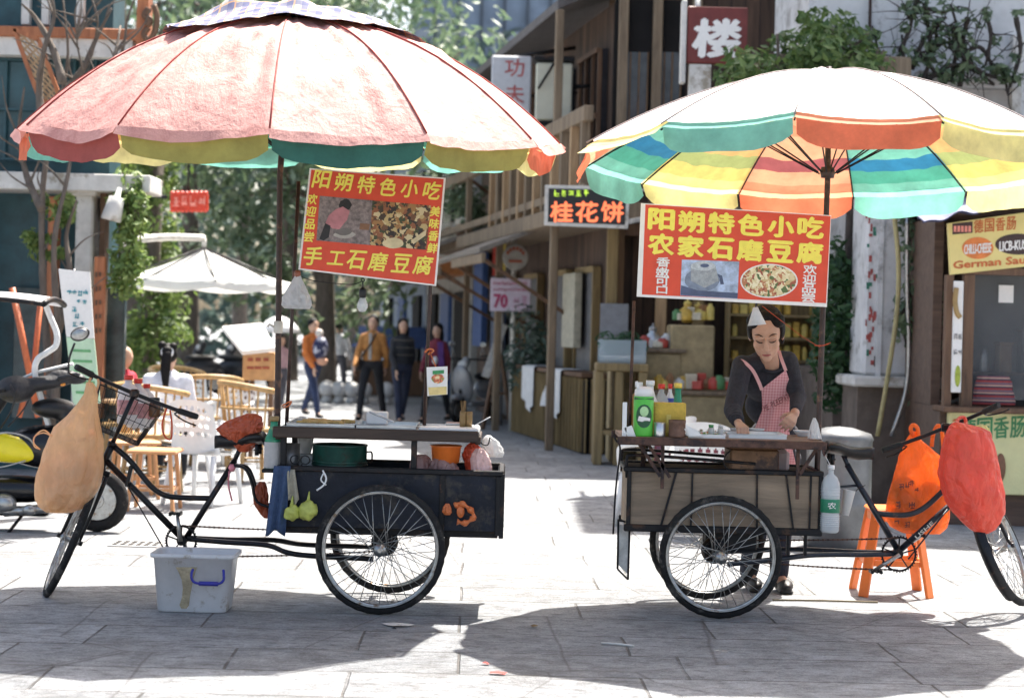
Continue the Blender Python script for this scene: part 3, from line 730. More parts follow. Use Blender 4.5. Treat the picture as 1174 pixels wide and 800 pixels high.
def PC(u,v):
    a=2*math.pi*u;rr_=(.64+.11*math.sin(2*a+.8)+.06*math.sin(5*a))*v
    x=rr_*math.cos(a)-.02;y=rr_*math.sin(a);t=min(1,math.hypot(x,y)/1.55)
    z=.665*(1-t**2.25)
    fold=abs(mnoise.noise(Vector((x*3.4+5,y*3.4,.3))))*.10+abs(mnoise.noise(Vector((x*8,y*8,2))))*.035
    z+=.045+fold*(1-.45*v)+ (.10*math.exp(-((x+.30)**2+(y+.12)**2)/.012)) + (.07*math.exp(-((x-.05)**2+(y+.2)**2)/.03))
    return uc+uT@Vector((x,y,z))
pc.grid(PC,72,26)
one(pc,'checked_cloth',plaid(),'crumpled blue and brown checked cloth lying over the crown of the pink parasol','cloth')
# right parasol
VC_=W(946,300,10.85)
ur=thing('parasol','striped green, yellow and orange parasol with a top layer coloured sunlit white, over the plywood tricycle','parasol',(VC_.x,10.85,0))
wf=radial_fabric('sun_white_fabric',(.88,.87,.86),(.66,.66,.72),.4,.3)  # white top skin: sun glare on the striped cloth put into the colour
umbrella(ur,VC_.x,10.85,1.42,2.54,.495,((1,0,0),-R(4.0)),-74,list('GYOGYOGYOGYO'),1.75,wf,'',[W(949,200,10.85),W(938,505,10.85),W(935,600,10.85)],.0165,cover=False,wr=.011,seed=5,flaps={10:1.15,11:.55,9:.2})

# ================================================================ signs on the two tricycles
def quad_frame(TL,TR,BR,BL,d):
    q=[W(*TL,d),W(*TR,d),W(*BR,d),W(*BL,d)]
    return q
yellow_ink=M('yellow_ink',(.95,.80,.12),.5,0,.08,30,.0)
white_ink=M('white_ink',(.85,.82,.78),.5,0,.05,30,.0)
red_vinyl=M('red_vinyl',(.72,.075,.03),.5,0,.10,9,.05,25)
def food(name,cols,scale):
    m,nt,n,l,p=new_mat(name);co=coords(n,l);nz=n.new('ShaderNodeTexNoise');l.new(co,nz.inputs[0]);nz.inputs['Scale'].default_value=30
    ad=n.new('ShaderNodeMix');ad.data_type='VECTOR';ad.inputs[0].default_value=.06;l.new(co,ad.inputs[4]);l.new(nz.outputs['Color'],ad.inputs[5])
    v=n.new('ShaderNodeTexVoronoi');l.new(ad.outputs[1],v.inputs['Vector']);v.inputs['Scale'].default_value=scale
    w=n.new('ShaderNodeTexWhiteNoise');l.new(v.outputs['Color'],w.inputs[0])
    cr=n.new('ShaderNodeValToRGB');cr.color_ramp.interpolation='CONSTANT'
    e=cr.color_ramp.elements;e[0].color=(*cols[0],1);e[1].position=1/len(cols);e[1].color=(*cols[1],1)
    for i in range(2,len(cols)): x=e.new(i/len(cols));x.color=(*cols[i],1)
    l.new(w.outputs['Value'],cr.inputs[0]);l.new(cr.outputs[0],p.inputs['Base Color']);p.inputs['Roughness'].default_value=.4;return m
FN=Vector((0,-1,0))
def ink(mb,txt,px,py,d,wpx,hpx,right,up,bold=.012,shear=0.0,m=0):
    text(mb,txt,W(px,py,d),right,up,wpx*S(d),hpx*S(d),bold,m,shear)
D=10.6
q=quad_frame((355,193),(511,204),(500,328),(342,309),D)
ls=thing('menu_banner','tilted red tofu banner with a wide photo strip, above the navy tricycle','banner',q[3])
b=MB();b.prism(q,(0,1,0),.012);b.build('board',white_ink,ls)
k=sum(q,Vector())/4
b=MB();b.prism([k+(p-k)*.972+Vector((0,-.0025,0)) for p in q],(0,1,0),.002);b.build('red_sheet',red_vinyl,ls)
rt=(q[1]-q[0]).normalized();up=(q[0]-q[3]).normalized();E=D-.006
b=MB()
for ch,px,py in(('阳',369,205.5),('朔',394,209),('特',420,212),('色',445,214.5),('小',470,216.5),('吃',495.5,218.5)): ink(b,ch,px,py,E,19,20,rt,up,.018,.12)
for ch,px,py in(('手',359,293.5),('工',385.5,296),('石',408.5,298),('磨',433.6,300),('豆',460.5,302),('腐',485,304)): ink(b,ch,px,py,E,20 if ch!='工' else 18,21 if ch!='工' else 15,rt,up,.018,.12)
for ch,px,py in(('欢',358,228.5),('迎',356.6,242.5),('品',355.5,257),('尝',354.3,271.5),('美',499,242.5),('味',498,256.5),('香',496.8,270.5),('鲜',495.7,284.5)): ink(b,ch,px,py,E,11,11.5,rt,up,.022,.1)
b.build('lettering',yellow_ink,ls)
E=D-.0045
ph=[(366.6,224.6),(427,229.8),(424,281),(362.7,275.7)]
b=MB();b.prism([W(*x,E) for x in ph],(0,1,0),.0015);po=b.build('photo_of_grinding',M('photo_grey_brown',(.24,.19,.18),.4,0,.6,40,0),ls)
E2=E-.0015
def patch(poly,mat,par,name,e): b=MB();b.prism([W(*x,e) for x in poly],(0,1,0),.001);b.build(name,mat,par)
def blob(cx,cy,rx,ry,n=18,j=.12,s=0):
    r=random.Random(s);return [(cx+rx*math.cos(2*math.pi*i/n)*(1+r.uniform(-j,j)),cy+ry*math.sin(2*math.pi*i/n)*(1+r.uniform(-j,j))) for i in range(n)]
patch(blob(396,235,7,6.5),M('photo_black',(.02,.016,.016),.4),po,'photo_hair',E2)
patch([(385,240),(393,237),(401,242),(398,252),(389,263),(381,262),(373,256),(377,247)],M('photo_pink',(.50,.20,.22),.4),po,'photo_blouse',E2-.001)
patch([(373,256),(379,259),(377,272),(371,276),(366,274)],M('photo_black',(0,0,0)),po,'photo_trousers',E2-.002)
patch(blob(395,269,12,4.5),M('photo_stone',(.42,.38,.34),.4),po,'photo_millstone',E2-.002)
patch(blob(394,266,9,4),M('photo_dark_stone',(.16,.14,.13),.4),po,'photo_grindstone',E2-.003)
patch([(413,256),(424,257),(423,264),(412,263)],M('photo_wood',(.25,.12,.06),.4),po,'photo_basket',E2-.001)
ph2=[(427,229.8),(494,235.8),(488.7,286.5),(424,281)]
b=MB();b.prism([W(*x,E) for x in ph2],(0,1,0),.0015);po=b.build('photo_of_food',food('photo_food',[(.03,.018,.012),(.16,.07,.03),(.36,.18,.06),(.52,.38,.17),(.06,.035,.02),(.62,.50,.28),(.03,.02,.015),(.28,.10,.04),(.05,.06,.02)],44),ls)
patch(blob(451,279,12,6,20,.06,3),M('photo_cream',(.70,.58,.34),.4),po,'photo_tofu',E2)
patch([(471,276),(489,263),(488,270),(474,280)],M('photo_cream',(0,0,0)),po,'photo_tofu',E2)
# rods that carry it
for a_,b_ in(((342,318),(328,497)),((498,326),(486,497))):
    m=MB();m.tube([W(a_[0]+.5,a_[1]-110,10.64),W(*b_,10.64)],.0105,8)
    m.build('sign_rod',pole_mat,lt_root)
# right banner
D=10.55
q=quad_frame((735,233),(953,247),(948,352),(730,340),D)
rs=thing('menu_banner','red tofu banner with a stone mill photo and a round dish, above the plywood tricycle','banner',q[3])
b=MB();b.prism(q,(0,1,0),.012);b.build('board',white_ink,rs)
qq=quad_frame((740,234.5),(952.3,248),(947,347.5),(736,337.5),D-.0025)
b=MB();b.prism(qq,(0,1,0),.002);b.build('red_sheet',red_vinyl,rs)
rt=(q[1]-q[0]).normalized();up=(q[0]-q[3]).normalized();E=D-.006
b=MB()
for ch,px,py in(('阳',758.3,251.6),('朔',792.6,254.5),('特',827,256),('色',861,258),('小',895.5,260),('吃',929.5,261)): ink(b,ch,px,py,E,28,23,rt,up,.034)
for ch,px,py in(('农',758,280),('家',792,282.5),('石',826,285),('磨',860,287),('豆',894.5,288.5),('腐',928.5,290)): ink(b,ch,px,py,E,28,23,rt,up,.034)
b.build('lettering',yellow_ink,rs)
b=MB()
for ch,px,py in(('香',760.3,300.5),('嫩',759.5,312),('可',759.2,322.5),('口',758.8,332.5),('欢',928.8,309),('迎',928,320),('品',927.4,330.5),('尝',926.8,341)): ink(b,ch,px,py,E,15 if ch!='口' else 12,10.5 if ch!='口' else 8,rt,up,.022)
b.build('lettering',white_ink,rs)
E=D-.0045;E2=E-.0015
b=MB();b.prism([W(*x,E) for x in((781.8,297.6),(847.5,300),(845.5,342.7),(779.9,338.7))],(0,1,0),.0015);po=b.build('photo_of_mill',M('photo_pale_blue',(.42,.50,.66),.4,0,.5,18,0),rs)
patch(blob(805,321,20,13,24,.03),M('photo_blue_grey',(.20,.24,.32),.4,0,.3,40),po,'photo_mill_base',E2)
patch([(792,304),(820,303),(824,322),(808,330),(792,322)],M('photo_grey_stone',(.34,.36,.38),.4,0,.3,50),po,'photo_mill_drum',E2-.001)
patch(blob(806,305,14,5.5,20,.03),M('photo_light_stone',(.50,.53,.56),.4,0,.3,50),po,'photo_mill_top',E2-.002)
patch(blob(808,304.5,5,2.2,16,.05),M('photo_navy',(.08,.10,.18),.4),po,'photo_mill_eye',E2-.003)
patch([(781,327),(800,333),(846,336),(845.5,342),(780.2,338.2)],M('photo_navy',(0,0,0)),po,'photo_shadow_floor',E2-.001)
patch([(822,314),(828,316),(830,326),(826,326),(825,319)],M('photo_navy',(0,0,0)),po,'photo_mill_handle',E2-.001)
b=MB();b.prism([W(*x,E) for x in blob(881.7,322,33,19.5,40,0)],(0,1,0),.0015);po=b.build('photo_dish_rim',white_ink,rs)
b=MB();b.prism([W(*x,E2) for x in blob(881.7,322,31.3,18.2,40,0)],(0,1,0),.0015);b.build('photo_dish',food('photo_dish_food',[(.72,.60,.34),(.80,.70,.45),(.35,.09,.05),(.60,.45,.22),(.10,.16,.05),(.85,.76,.52),(.50,.20,.09),(.75,.62,.36)],60),po)
# ================================================================ bags, bottles, pots and other loose things
def rows(mb,rs,d,ratio=.6,n=28,crease=.03,seed=0,cf=5,m=0,dshift=None):
    """closed soft body from photo rows (y, xl, xr): elliptic sections with creases; d = centre distance"""
    n=max(n,56) if crease>=.04 else n;vs=[];fs=[];K=n;r=random.Random(seed);ph=[r.uniform(0,6.28) for _ in range(4)]
    # resample
    P=[];
    for i in range(len(rs)-1):
        for t in range(8):
            f=t/8;P.append(tuple(rs[i][j]*(1-f)+rs[i+1][j]*f for j in range(3)))
    P.append(rs[-1])
    for i,(y,xl,xr) in enumerate(P):
        a=W(xl,y,d);b=W(xr,y,d);c=(a+b)/2;h=(b-a).length/2
        for k in range(K):
            t=2*math.pi*k/K
            w=1+crease*(math.sin(cf*t+ph[0]+i*.11)+.7*math.sin((cf*2+1)*t+ph[1]-i*.065))+.09*math.sin(11*t+ph[2])*math.exp(-i/14)*(1 if crease>.035 else .3)+crease*1.6*mnoise.noise(Vector((math.cos(t)*2.2,math.sin(t)*2.2,i*.165+seed*3.1)))-(crease*2.6*max(0,.22-abs(mnoise.noise(Vector((math.cos(t)*3.6+9,math.sin(t)*3.6,i*.10+seed))))) /.22 if crease>=.04 else 0)+(crease*.8*mnoise.noise(Vector((math.cos(t)*8,math.sin(t)*8,i*.5))) if crease>=.04 else 0)
            vs.append(c+Vector((math.cos(t)*h*(w if abs(math.sin(t))>.25 else 1+(w-1)*.4),math.sin(t)*h*ratio*w,0)))
    for i in range(len(P)-1):
        for k in range(K): fs.append((i*K+k,i*K+(k+1)%K,(i+1)*K+(k+1)%K,(i+1)*K+k))
    fs.append(tuple(range(K)));fs.append(tuple((len(P)-1)*K+k for k in range(K)))
    mb.add(vs,fs,m,True);return mb
def bagmat(name,col,trans=.35,rough=.3,clear=0.0):
    """thin crinkled film: sharp creases from folded noise, glossy, lets light through"""
    if name in _mc: return _mc[name]
    m,nt,n,l,p=new_mat(name);co=coords(n,l,(1,1,.62))
    nz=n.new('ShaderNodeTexNoise');l.new(co,nz.inputs['Vector']);nz.inputs['Scale'].default_value=9;nz.inputs['Detail'].default_value=3
    wv=n.new('ShaderNodeMix');wv.data_type='VECTOR';wv.inputs[0].default_value=.10;l.new(co,wv.inputs[4]);l.new(nz.outputs['Color'],wv.inputs[5])
    hs_=[]
    for sc in(17,41):
        v=n.new('ShaderNodeTexVoronoi');v.feature='DISTANCE_TO_EDGE';v.inputs['Scale'].default_value=sc;l.new(wv.outputs[1],v.inputs['Vector'])
        r=n.new('ShaderNodeMapRange');l.new(v.outputs['Distance'],r.inputs[0]);r.inputs[2].default_value=.35;hs_.append(r.outputs[0])
    ad=n.new('ShaderNodeMath');ad.operation='MULTIPLY_ADD';l.new(hs_[1],ad.inputs[0]);ad.inputs[1].default_value=.4;l.new(hs_[0],ad.inputs[2])
    b=n.new('ShaderNodeBump');b.inputs['Strength'].default_value=.42;b.inputs['Distance'].default_value=.02;l.new(ad.outputs[0],b.inputs['Height']);l.new(b.outputs[0],p.inputs['Normal'])
    n2=n.new('ShaderNodeTexNoise');l.new(co,n2.inputs['Vector']);n2.inputs['Scale'].default_value=11;n2.inputs['Detail'].default_value=6
    mr=n.new('ShaderNodeMapRange');l.new(n2.outputs[0],mr.inputs[0]);mr.inputs[1].default_value=.3;mr.inputs[2].default_value=.7;mr.inputs[3].default_value=.82;mr.inputs[4].default_value=1.12
    mx=n.new('ShaderNodeMix');mx.data_type='RGBA';mx.blend_type='MULTIPLY';mx.inputs[0].default_value=1;mx.inputs[6].default_value=(*col,1);l.new(mr.outputs[0],mx.inputs[7])
    l.new(mx.outputs[2],p.inputs['Base Color']);p.inputs['Roughness'].default_value=rough
    tr=n.new('ShaderNodeBsdfTranslucent');l.new(mx.outputs[2],tr.inputs[0]);l.new(b.outputs[0],tr.inputs['Normal']);ms=n.new('ShaderNodeMixShader');ms.inputs[0].default_value=trans
    l.new(p.outputs[0],ms.inputs[1]);l.new(tr.outputs[0],ms.inputs[2]);l.new(ms.outputs[0],n['Material Output'].inputs[0])
    if clear:
        tp=n.new('ShaderNodeBsdfTransparent');tp.inputs[0].default_value=(*[min(1,c*1.05) for c in col],1);m9=n.new('ShaderNodeMixShader');m9.inputs[0].default_value=clear;l.new(ms.outputs[0],m9.inputs[1]);l.new(tp.outputs[0],m9.inputs[2]);l.new(m9.outputs[0],n['Material Output'].inputs[0])
    _mc[name]=m;return m
def bottle(name,label,px,ytop,ybot,wpx,d,body,capmat,labelmat=None,lab=(.3,.75),neck=.36,shoulder=.68,cat='bottle',group=None,cap_h=.09):
    base=W(px,ybot,d);top=W(px,ytop,d);H=top.z-base.z;r=wpx*S(d)/2
    o=thing(name,label,cat,base,group)
    m=MB();m.lathe([(r*.85,0),(r,H*.03),(r*.97,H*.3),(r,H*shoulder*.92),(r*.94,H*shoulder),(r*.7,H*(shoulder+.08)),(r*neck,H*(.93-cap_h)),(r*neck,H*(1-cap_h))],base,20);m.build('body',body,o)
    m=MB();m.lathe([(r*neck*1.25,H*(1-cap_h)-.001),(r*neck*1.25,H)],base,16);m.build('cap',capmat,o)
    if labelmat:
        m=MB();m.lathe([(r*1.012,H*lab[0]),(r*1.02,H*lab[0]+.001),(r*1.02,H*lab[1]-.001),(r*1.012,H*lab[1])],base,24);m.build('label',labelmat,o)
    return o,base,H,r
clear_pet=glassy('clear_plastic',(.75,.80,.82),.12,.38)
green_glass=glassy('green_glass',(.03,.30,.16),.08,.8)
red_cap=M('red_cap',(.70,.05,.03),.4,0,.1);white_cap=white_plastic
# ---- left tricycle
m=MB();rows(m,[(438,99,106),(444,98,110),(452,96,112),(463,89,112),(476,78,113),(490,62,115),(505,55,118),(520,49,118),(535,45,118),(550,43,116),(562,41,112),(573,41,105),(581,44,95),(587,52,83)],10.56,.72,64,.037,1,5)
pbag=bagmat('peach_plastic',(.95,.68,.42),.45,.2,.25)
bo=one(m,'plastic_bag',pbag,'bulging peach coloured plastic bag hanging from the left handlebar grip','bag')
m=MB();m.tube(smooth_path([W(102,442,10.56),W(104,432,10.6),W(109,430,10.62),W(113,438,10.6),W(110,450,10.56)],5),.007,6);m.build('handle_loop',pbag,bo)
m=MB();
for k in range(2): m.tube(smooth_path([W(60,500,10.5),W(50,496-3*k,10.5),W(40,500,10.48),W(39,508+k*3,10.48),W(46,515,10.5)],5),.004,6)
m.build('torn_strip',pbag,bo)
m=MB();rows(m,[(474,283,294),(477,275,300),(484,258,302),(492,248,301),(500,254,300),(508,263,297),(514,270,290),(518,274,284)],10.72,.62,30,.05,4,5)
one(m,'saddle_cover',bagmat('red_orange_plastic',(.62,.12,.05),.2),'crumpled red plastic bag tied over the saddle','bag')
m=MB();m.lathe([(.012,-.02),(.022,0),(.012,.02)],W(266,536,10.7),12);m.tube(smooth_path([W(263,540,10.66),W(262,556,10.66),W(266,574,10.66)],3),.005,6)
one(m,'pink_ribbon',M('pink_cloth',(.75,.25,.30),.8),'pink ribbon knotted round the seat post under the red bag','ribbon')
m=MB();m.tube(smooth_path([W(191,468,10.62),W(186,486,10.6),W(189,500,10.6),W(196,503,10.6),W(197,486,10.61),W(195,470,10.62)],4),.005,6)
one(m,'hanging_string',M('red_cord',(.55,.08,.03),.8),'red cord looped down from the right handlebar of the navy tricycle','cord')
# bottles in the basket
def bask(u,v,t): return bpt(u,v,t)
for i,(px,yt,yb,w,lab) in enumerate(((146,430,486,24,'leftmost red capped milky bottle in the wire basket'),(157,434,490,24,'middle red capped milky bottle in the wire basket'),(167,440,490,20,'right red capped milky bottle in the wire basket, next to the brown jar'))):
    o,bb,H,r=bottle('squeeze_bottle',lab,px,yt,yb,w,10.86+.05*i,M('milky_plastic',(.78,.72,.70),.4,0,.1),red_cap,M('pink_print',(.62,.30,.30),.5,0,.5,30),(.2,.5),.34,.7,'bottle','red capped bottles in the basket')
m=MB();b0=W(177,478,10.85);m.lathe([(.03,0),(.033,.01),(.033,.07),(.026,.085)],b0,16);jo=thing('jar','small brown jar lying among the red capped bottles','jar',b0);m.build('glass',M('brown_glass',(.12,.05,.02),.2),jo)
m=MB();m.lathe([(.028,.086),(.028,.11)],b0,16);m.build('lid',black_plastic,jo)
# table things
def opentray(name,label,x0,x1,y0,y1,z,h,mat,th=.004,cat='tray'):
    m=MB();m.bx(x0,x1,y0,y1,z,z+th)
    m.bx(x0,x1,y0,y0+th,z+th,z+h);m.bx(x0,x1,y1-th,y1,z+th,z+h);m.bx(x0,x0+th,y0+th,y1-th,z+th,z+h);m.bx(x1-th,x1,y0+th,y1-th,z+th,z+h)
    m.tube([(x0,y0,z+h),(x1,y0,z+h),(x1,y1,z+h),(x0,y1,z+h)],.004,6,closed=True)
    return one(m,name,mat,label,cat)
steel=M('brushed_steel',(.60,.61,.62),.3,.85,.2,6,.05,30)
tzl=tz-.008
xa=lambda px,d=10.6: W(px,490,d).x
opentray('steel_tray','long steel griddle tray on the navy tricycle, left of the white board',xa(332),xa(409),10.45,10.92,tzl,.022,steel)
opentray('steel_tray','second steel griddle tray on the navy tricycle, next to the bamboo cups',xa(411),xa(478),10.45,10.92,tzl,.022,steel)
m=MB();m.bx(xa(482),xa(549),10.44,10.86,tzl,tzl+.018,.006);one(m,'chopping_board',white_plastic,'white chopping board at the right end of the navy tricycle table','board')
m=MB();m.box((xa(432,10.9),10.93,tzl+.04),(.12,.10,.07),None,.006);one(m,'foam_box',white_plastic,'small white foam box behind the steel trays','box')
bam=wood('bamboo',(.16,.09,.03),(.34,.22,.09),.5)
for px,lab in((530.5,'left bamboo chopstick cup at the end of the navy tricycle table'),(537.5,'right bamboo chopstick cup at the end of the navy tricycle table')):
    m=MB();b0=Vector((xa(px,10.62),10.62,tzl+.018));m.lathe([(.017,0),(.019,.03),(.0185,.06),(.02,.062),(.0185,.066),(.018,.085),(.013,.085),(.013,.03)],b0,14);one(m,'bamboo_cup',bam,lab,'cup','bamboo cups')
m=MB();m.tube([W(541,489,10.55),W(562,478,10.5)],.003,6);one(m,'long_spoon',white_plastic,'thin white spoon handle jutting over the right end of the table','spoon')
m=MB();b0=Vector((xa(512),10.6,.80));m.lathe([(.062,0),(.075,.01),(.083,.09),(.09,.098),(.086,.102),(.078,.09),(.07,.02)],b0,28)
one(m,'plastic_basin',M('orange_plastic',(.85,.20,.035),.35,0,.12,10,.03),'orange plastic basin under the right end of the navy tricycle table','basin')
potg=M('green_enamel',(.012,.055,.042),.3,0,.3,14,.05,spots=((.03,.02,.015),.25,10))
m=MB();b0=W(389,538,10.56);m.lathe([(.145,0),(.15,.01),(.15,.13),(.156,.135),(.152,.14),(.145,.13),(.14,.02)],b0,36)
for t in(.03,.045): m.ring(b0+Vector((0,0,t)),.152,.004,(0,0,1),36,6)
po=thing('stock_pot','dark green enamel stock pot under the navy tricycle table','pot',b0);m.build('body',potg,po)
m=MB();m.tube(smooth_path([b0+Vector((.15,0,.10)),b0+Vector((.175,-.01,.10)),b0+Vector((.18,-.02,.07)),b0+Vector((.175,-.01,.045)),b0+Vector((.15,0,.05))],5),.005,6);m.build('handle',dark_steel,po)
m=MB();b0=W(332,537,10.6);m.lathe([(.05,0),(.055,.01),(.055,.14),(.05,.14),(.05,.02)],b0,22);one(m,'tin',M('dull_tin',(.30,.28,.28),.4,.6,.3),'dull grey tin beside the green bottle, under the navy tricycle table','tin')
m=MB();b0=W(350,520,10.72);m.lathe([(.03,0),(.042,.05),(.045,.09),(.042,.09),(.03,.01)],b0,20);m.bx(b0.x-.06,b0.x+.06,10.66,10.80,b0.z-.085,b0.z-.001,.008)
one(m,'cup',white_plastic,'white cup on a white box beside the green stock pot','cup')
m=MB();c=W(344,527,10.44)
for s in(-1,1):
    m.ring(c+Vector((s*.028,0,0)),.024,.004,(0,1,.15),20,6);m.tube([c+Vector((s*.012,0,-.022)),c+Vector((-s*.008,.0+s*.004,-.075))],.004,6)
one(m,'scissors',black_plastic,'black handled scissors standing in front of the grey tin','scissors')
o,bb,H,r=bottle('green_bottle','green bottle in a grey paper sleeve at the left end of the navy tricycle',313,477,538,21,10.5,green_glass,M('yellow_brown_cap',(.30,.20,.08),.5),M('grey_paper',(.50,.48,.46),.8,0,.15,10,.2),(.03,.52),.42,.60)
m=MB();b0=W(304,536,10.5);m.bx(b0.x-.01,b0.x+.17,10.43,10.58,b0.z-.022,b0.z-.002,.004);m.build('bottle_ledge',dark_steel,lt_root)
# cloths hung on the box
def hang(mb,top,bot,d,waves,amp,n=26,rowsN=16,th=.012,taper=None,seed=0):
    """cloth hung from top edge (pxl,pxr,y) to bottom (pxl,pxr,y), folded, with thickness"""
    def F(u,v,off):
        xl=top[0]+(bot[0]-top[0])*v;xr=top[1]+(bot[1]-top[1])*v;y=top[2]+(bot[2]-top[2])*v+ (3.5*math.sin(u*7+seed))*v
        p=W(xl+(xr-xl)*u,y,d);p.y+=amp*(.4+.6*v)*math.sin(u*waves*6.28+seed+v*.8)+off-.03*math.sin(min(1,v*6)*1.57)*.3
        return p
    vs=[];N=n+1
    for off in(0,th):
        for j in range(rowsN+1):
            for i in range(N): vs.append(F(i/n,j/rowsN,off))
    fs=[];o=N*(rowsN+1)
    for j in range(rowsN):
        for i in range(n):
            a=j*N+i;fs.append((a,a+1,a+N+1,a+N));fs.append((o+a,o+a+N,o+a+N+1,o+a+1))
    for i in range(n):
        fs.append((i,o+i,o+i+1,i+1));a=rowsN*N+i;fs.append((a,a+1,o+a+1,o+a))
    for j in range(rowsN):
        a=j*N;fs.append((a,a+N,o+a+N,o+a));b=j*N+n;fs.append((b,o+b,o+b+N,b+N))
    mb.add(vs,fs,0,True);return mb
m=MB();hang(m,(314,333,534),(304,327,611),10.365,2.2,.014,seed=1);one(m,'towel',M('blue_towelling',(.05,.085,.17),.95,0,.3,20,.5,150),'blue towel hanging over the left end of the navy box','towel')
m=MB();hang(m,(329,338,538),(331,343,576),10.37,1.3,.010,seed=4);one(m,'rag',M('beige_rag',(.34,.31,.24),.95,0,.3,20,.4,120),'beige rag hanging beside the blue towel','rag')
lime=M('pale_lime_peel',(.52,.55,.12),.5,0,.3,14,.25,40)
for i,(px,py,r,lab) in enumerate(((334,588,9,'smaller bagged yellow green fruit hanging next to the blue towel'),(353,585,11,'larger bagged yellow green fruit hanging between the blue towel and the wheel'))):
    m=MB();c=W(px,py,10.35);rr=r*S(10.35);vs0=len(m.v);m.ell(c,(rr,rr*.8,rr),None,18,12)
    m.v=[tuple(Vector(p)+ (Vector(p)-c)*mnoise.noise(Vector(p)*38)*.35) for p in m.v]
    m.tube([c+Vector((0,0,rr*.8)),c+Vector((.004,.01,rr+.05))],[.012,.003],6)
    one(m,'fruit_bag',lime,lab,'fruit','bagged fruit on the navy box')
m=MB();m.tube(smooth_path([W(370,539,10.37),W(374,548,10.36),W(371,556,10.36),W(363,562,10.36)],4),.005,6);m.tube(smooth_path([W(371,542,10.37),W(368,550,10.36),W(374,556,10.36)],4),.004,6)
one(m,'white_string',white_plastic,'white string tied to the rim of the navy box','string')
rag_o=bagmat('orange_strips',(.75,.20,.06),.15)
m=MB();m.tube(smooth_path([W(521,580,10.36),W(528,577,10.36),W(538,583,10.35),W(543,592,10.35),W(534,599,10.35),W(524,598,10.35)],5),[.014+.006*math.sin(i*1.3) for i in range(26)],8)
m.ell(W(528,586,10.36),(.022,.015,.035));one(m,'rubber_glove',rag_o,'orange rubber glove tucked on the navy box beside the wheel, the larger of two','glove')
m=MB();rows(m,[(577,511,515),(581,508,517),(587,507,518),(590,510,516)],10.375,.5,14,.06,3);one(m,'rubber_glove',rag_o,'small orange rubber scrap tucked on the navy box left of the larger glove','glove')
m=MB();rows(m,[(552,297,304),(558,293,306),(568,290,308),(578,291,308),(590,299,308),(594,303,307)],10.72,.6,18,.06,8);one(m,'food_bag',bagmat('rust_red_plastic',(.48,.10,.04),.2),'rust red plastic bag hanging left of the navy box behind the blue towel','bag')
# bags heaped in the right end of the box
for (rw,d,mat,lab,sd) in (
  ([(521,476,488),(526,472,494),(534,470,498),(542,470,500)],10.62,bagmat('pinkish_plastic',(.72,.42,.38),.3),'pinkish plastic bag in the navy box under the table middle',1),
  ([(524,500,512),(529,494,520),(536,492,526),(542,492,528)],10.56,bagmat('dusty_pink_plastic',(.60,.36,.33),.3),'dusty pink plastic bag below the orange basin',2),
  ([(508,538,546),(513,533,551),(521,530,553),(530,532,550),(541,534,546)],10.62,bagmat('bright_red_plastic',(.70,.12,.06),.25),'bright red plastic bag right of the orange basin',3),
  ([(514,546,554),(520,541,559),(528,539,563),(541,540,564)],10.50,bagmat('pink_white_plastic',(.78,.58,.56),.3),'pale pink plastic bag in the right corner of the navy box',4),
  ([(499,557,562),(504,553,570),(511,552,575),(519,554,578),(524,560,576)],10.74,bagmat('white_thin_plastic',(.82,.82,.82),.4),'white plastic bag sticking out past the right end of the navy box',5)):
    m=MB();rows(m,rw,d,.7,24,.07,sd,4);one(m,'plastic_bag',mat,lab,'bag','plastic bags in the navy box')
# hook at table end
m=MB();m.tube(smooth_path([W(549,497,10.5),W(551,507,10.5),W(559,510,10.5),W(562,500,10.5)],4),.004,6);m.build('table_hook',dark_steel,lt_root)
# card on the right rod
c=[W(489,421,10.55),W(513,420,10.55),W(513,452,10.55),W(490,454,10.55)]
ct=thing('noodle_packet','white printed packet hung on the right rod of the navy tricycle','packet',c[3]);m=MB();m.prism(c,(0,1,0),.015);m.build('card',white_ink,ct)
patch(blob(502,434,7,5.5,16,.1),food('print_food',[(.75,.25,.12),(.85,.65,.35),(.5,.12,.05),(.2,.35,.08)],90),ct,'printed_bowl',10.546)
patch([(496,425),(509,424),(509,428),(496,429)],M('print_green',(.05,.30,.10),.5),ct,'printed_title',10.546)
patch([(491,444),(512,443),(512,452),(492,453)],M('print_yellow',(.80,.62,.25),.5),ct,'printed_strip',10.546)
m=MB();m.tube([W(492,402,10.62),W(500,421,10.56)],.003,5);m.tube(smooth_path([W(487,404,10.61),W(492,400,10.6),W(497,402,10.61),W(491,406,10.62)],3),.006,6);m.build('hanging_tie',rag_o,ct)
m=MB();m.tube(smooth_path([W(324,465,10.60),W(329,462,10.6),W(334,460,10.6),W(331,465,10.61),W(325,467,10.62)],3),.005,6);one(m,'orange_tie',rag_o,'orange tie knotted low on the left rod of the navy tricycle','tie')
# bulbs
gl=glassy('bulb_glass',(.85,.86,.88),.05,.45)
c=W(416,330,10.6);bt=thing('light_bulb','bare glass bulb hanging under the photo banner of the navy tricycle','bulb',c)
m=MB();m.tube([W(416,322,10.6),W(416,332,10.6)],.004,6);m.lathe([(.014,-.055),(.02,-.05),(.02,-.01),(.012,0)],c,14);m.ring(W(416,321,10.595),.009,.004,(0,1,0),16,6);m.build('socket',black_plastic,bt)
m=MB();m.lathe([(.0,-.135),(.018,-.130),(.03,-.11),(.031,-.095),(.024,-.075),(.016,-.056)],c,18);m.build('glass',gl,bt)
m=MB();m.tube(smooth_path([W(342,316,10.6),W(360,322,10.6),W(385,325,10.6),W(405,326,10.6),W(416,322,10.6)],4),.0025,5);m.build('cable',black_plastic,bt)
c=W(341,316,10.58);bt=thing('wrapped_bulb','bulb wrapped in a crinkled white plastic bag, on the left rod under the banner','bulb',c)
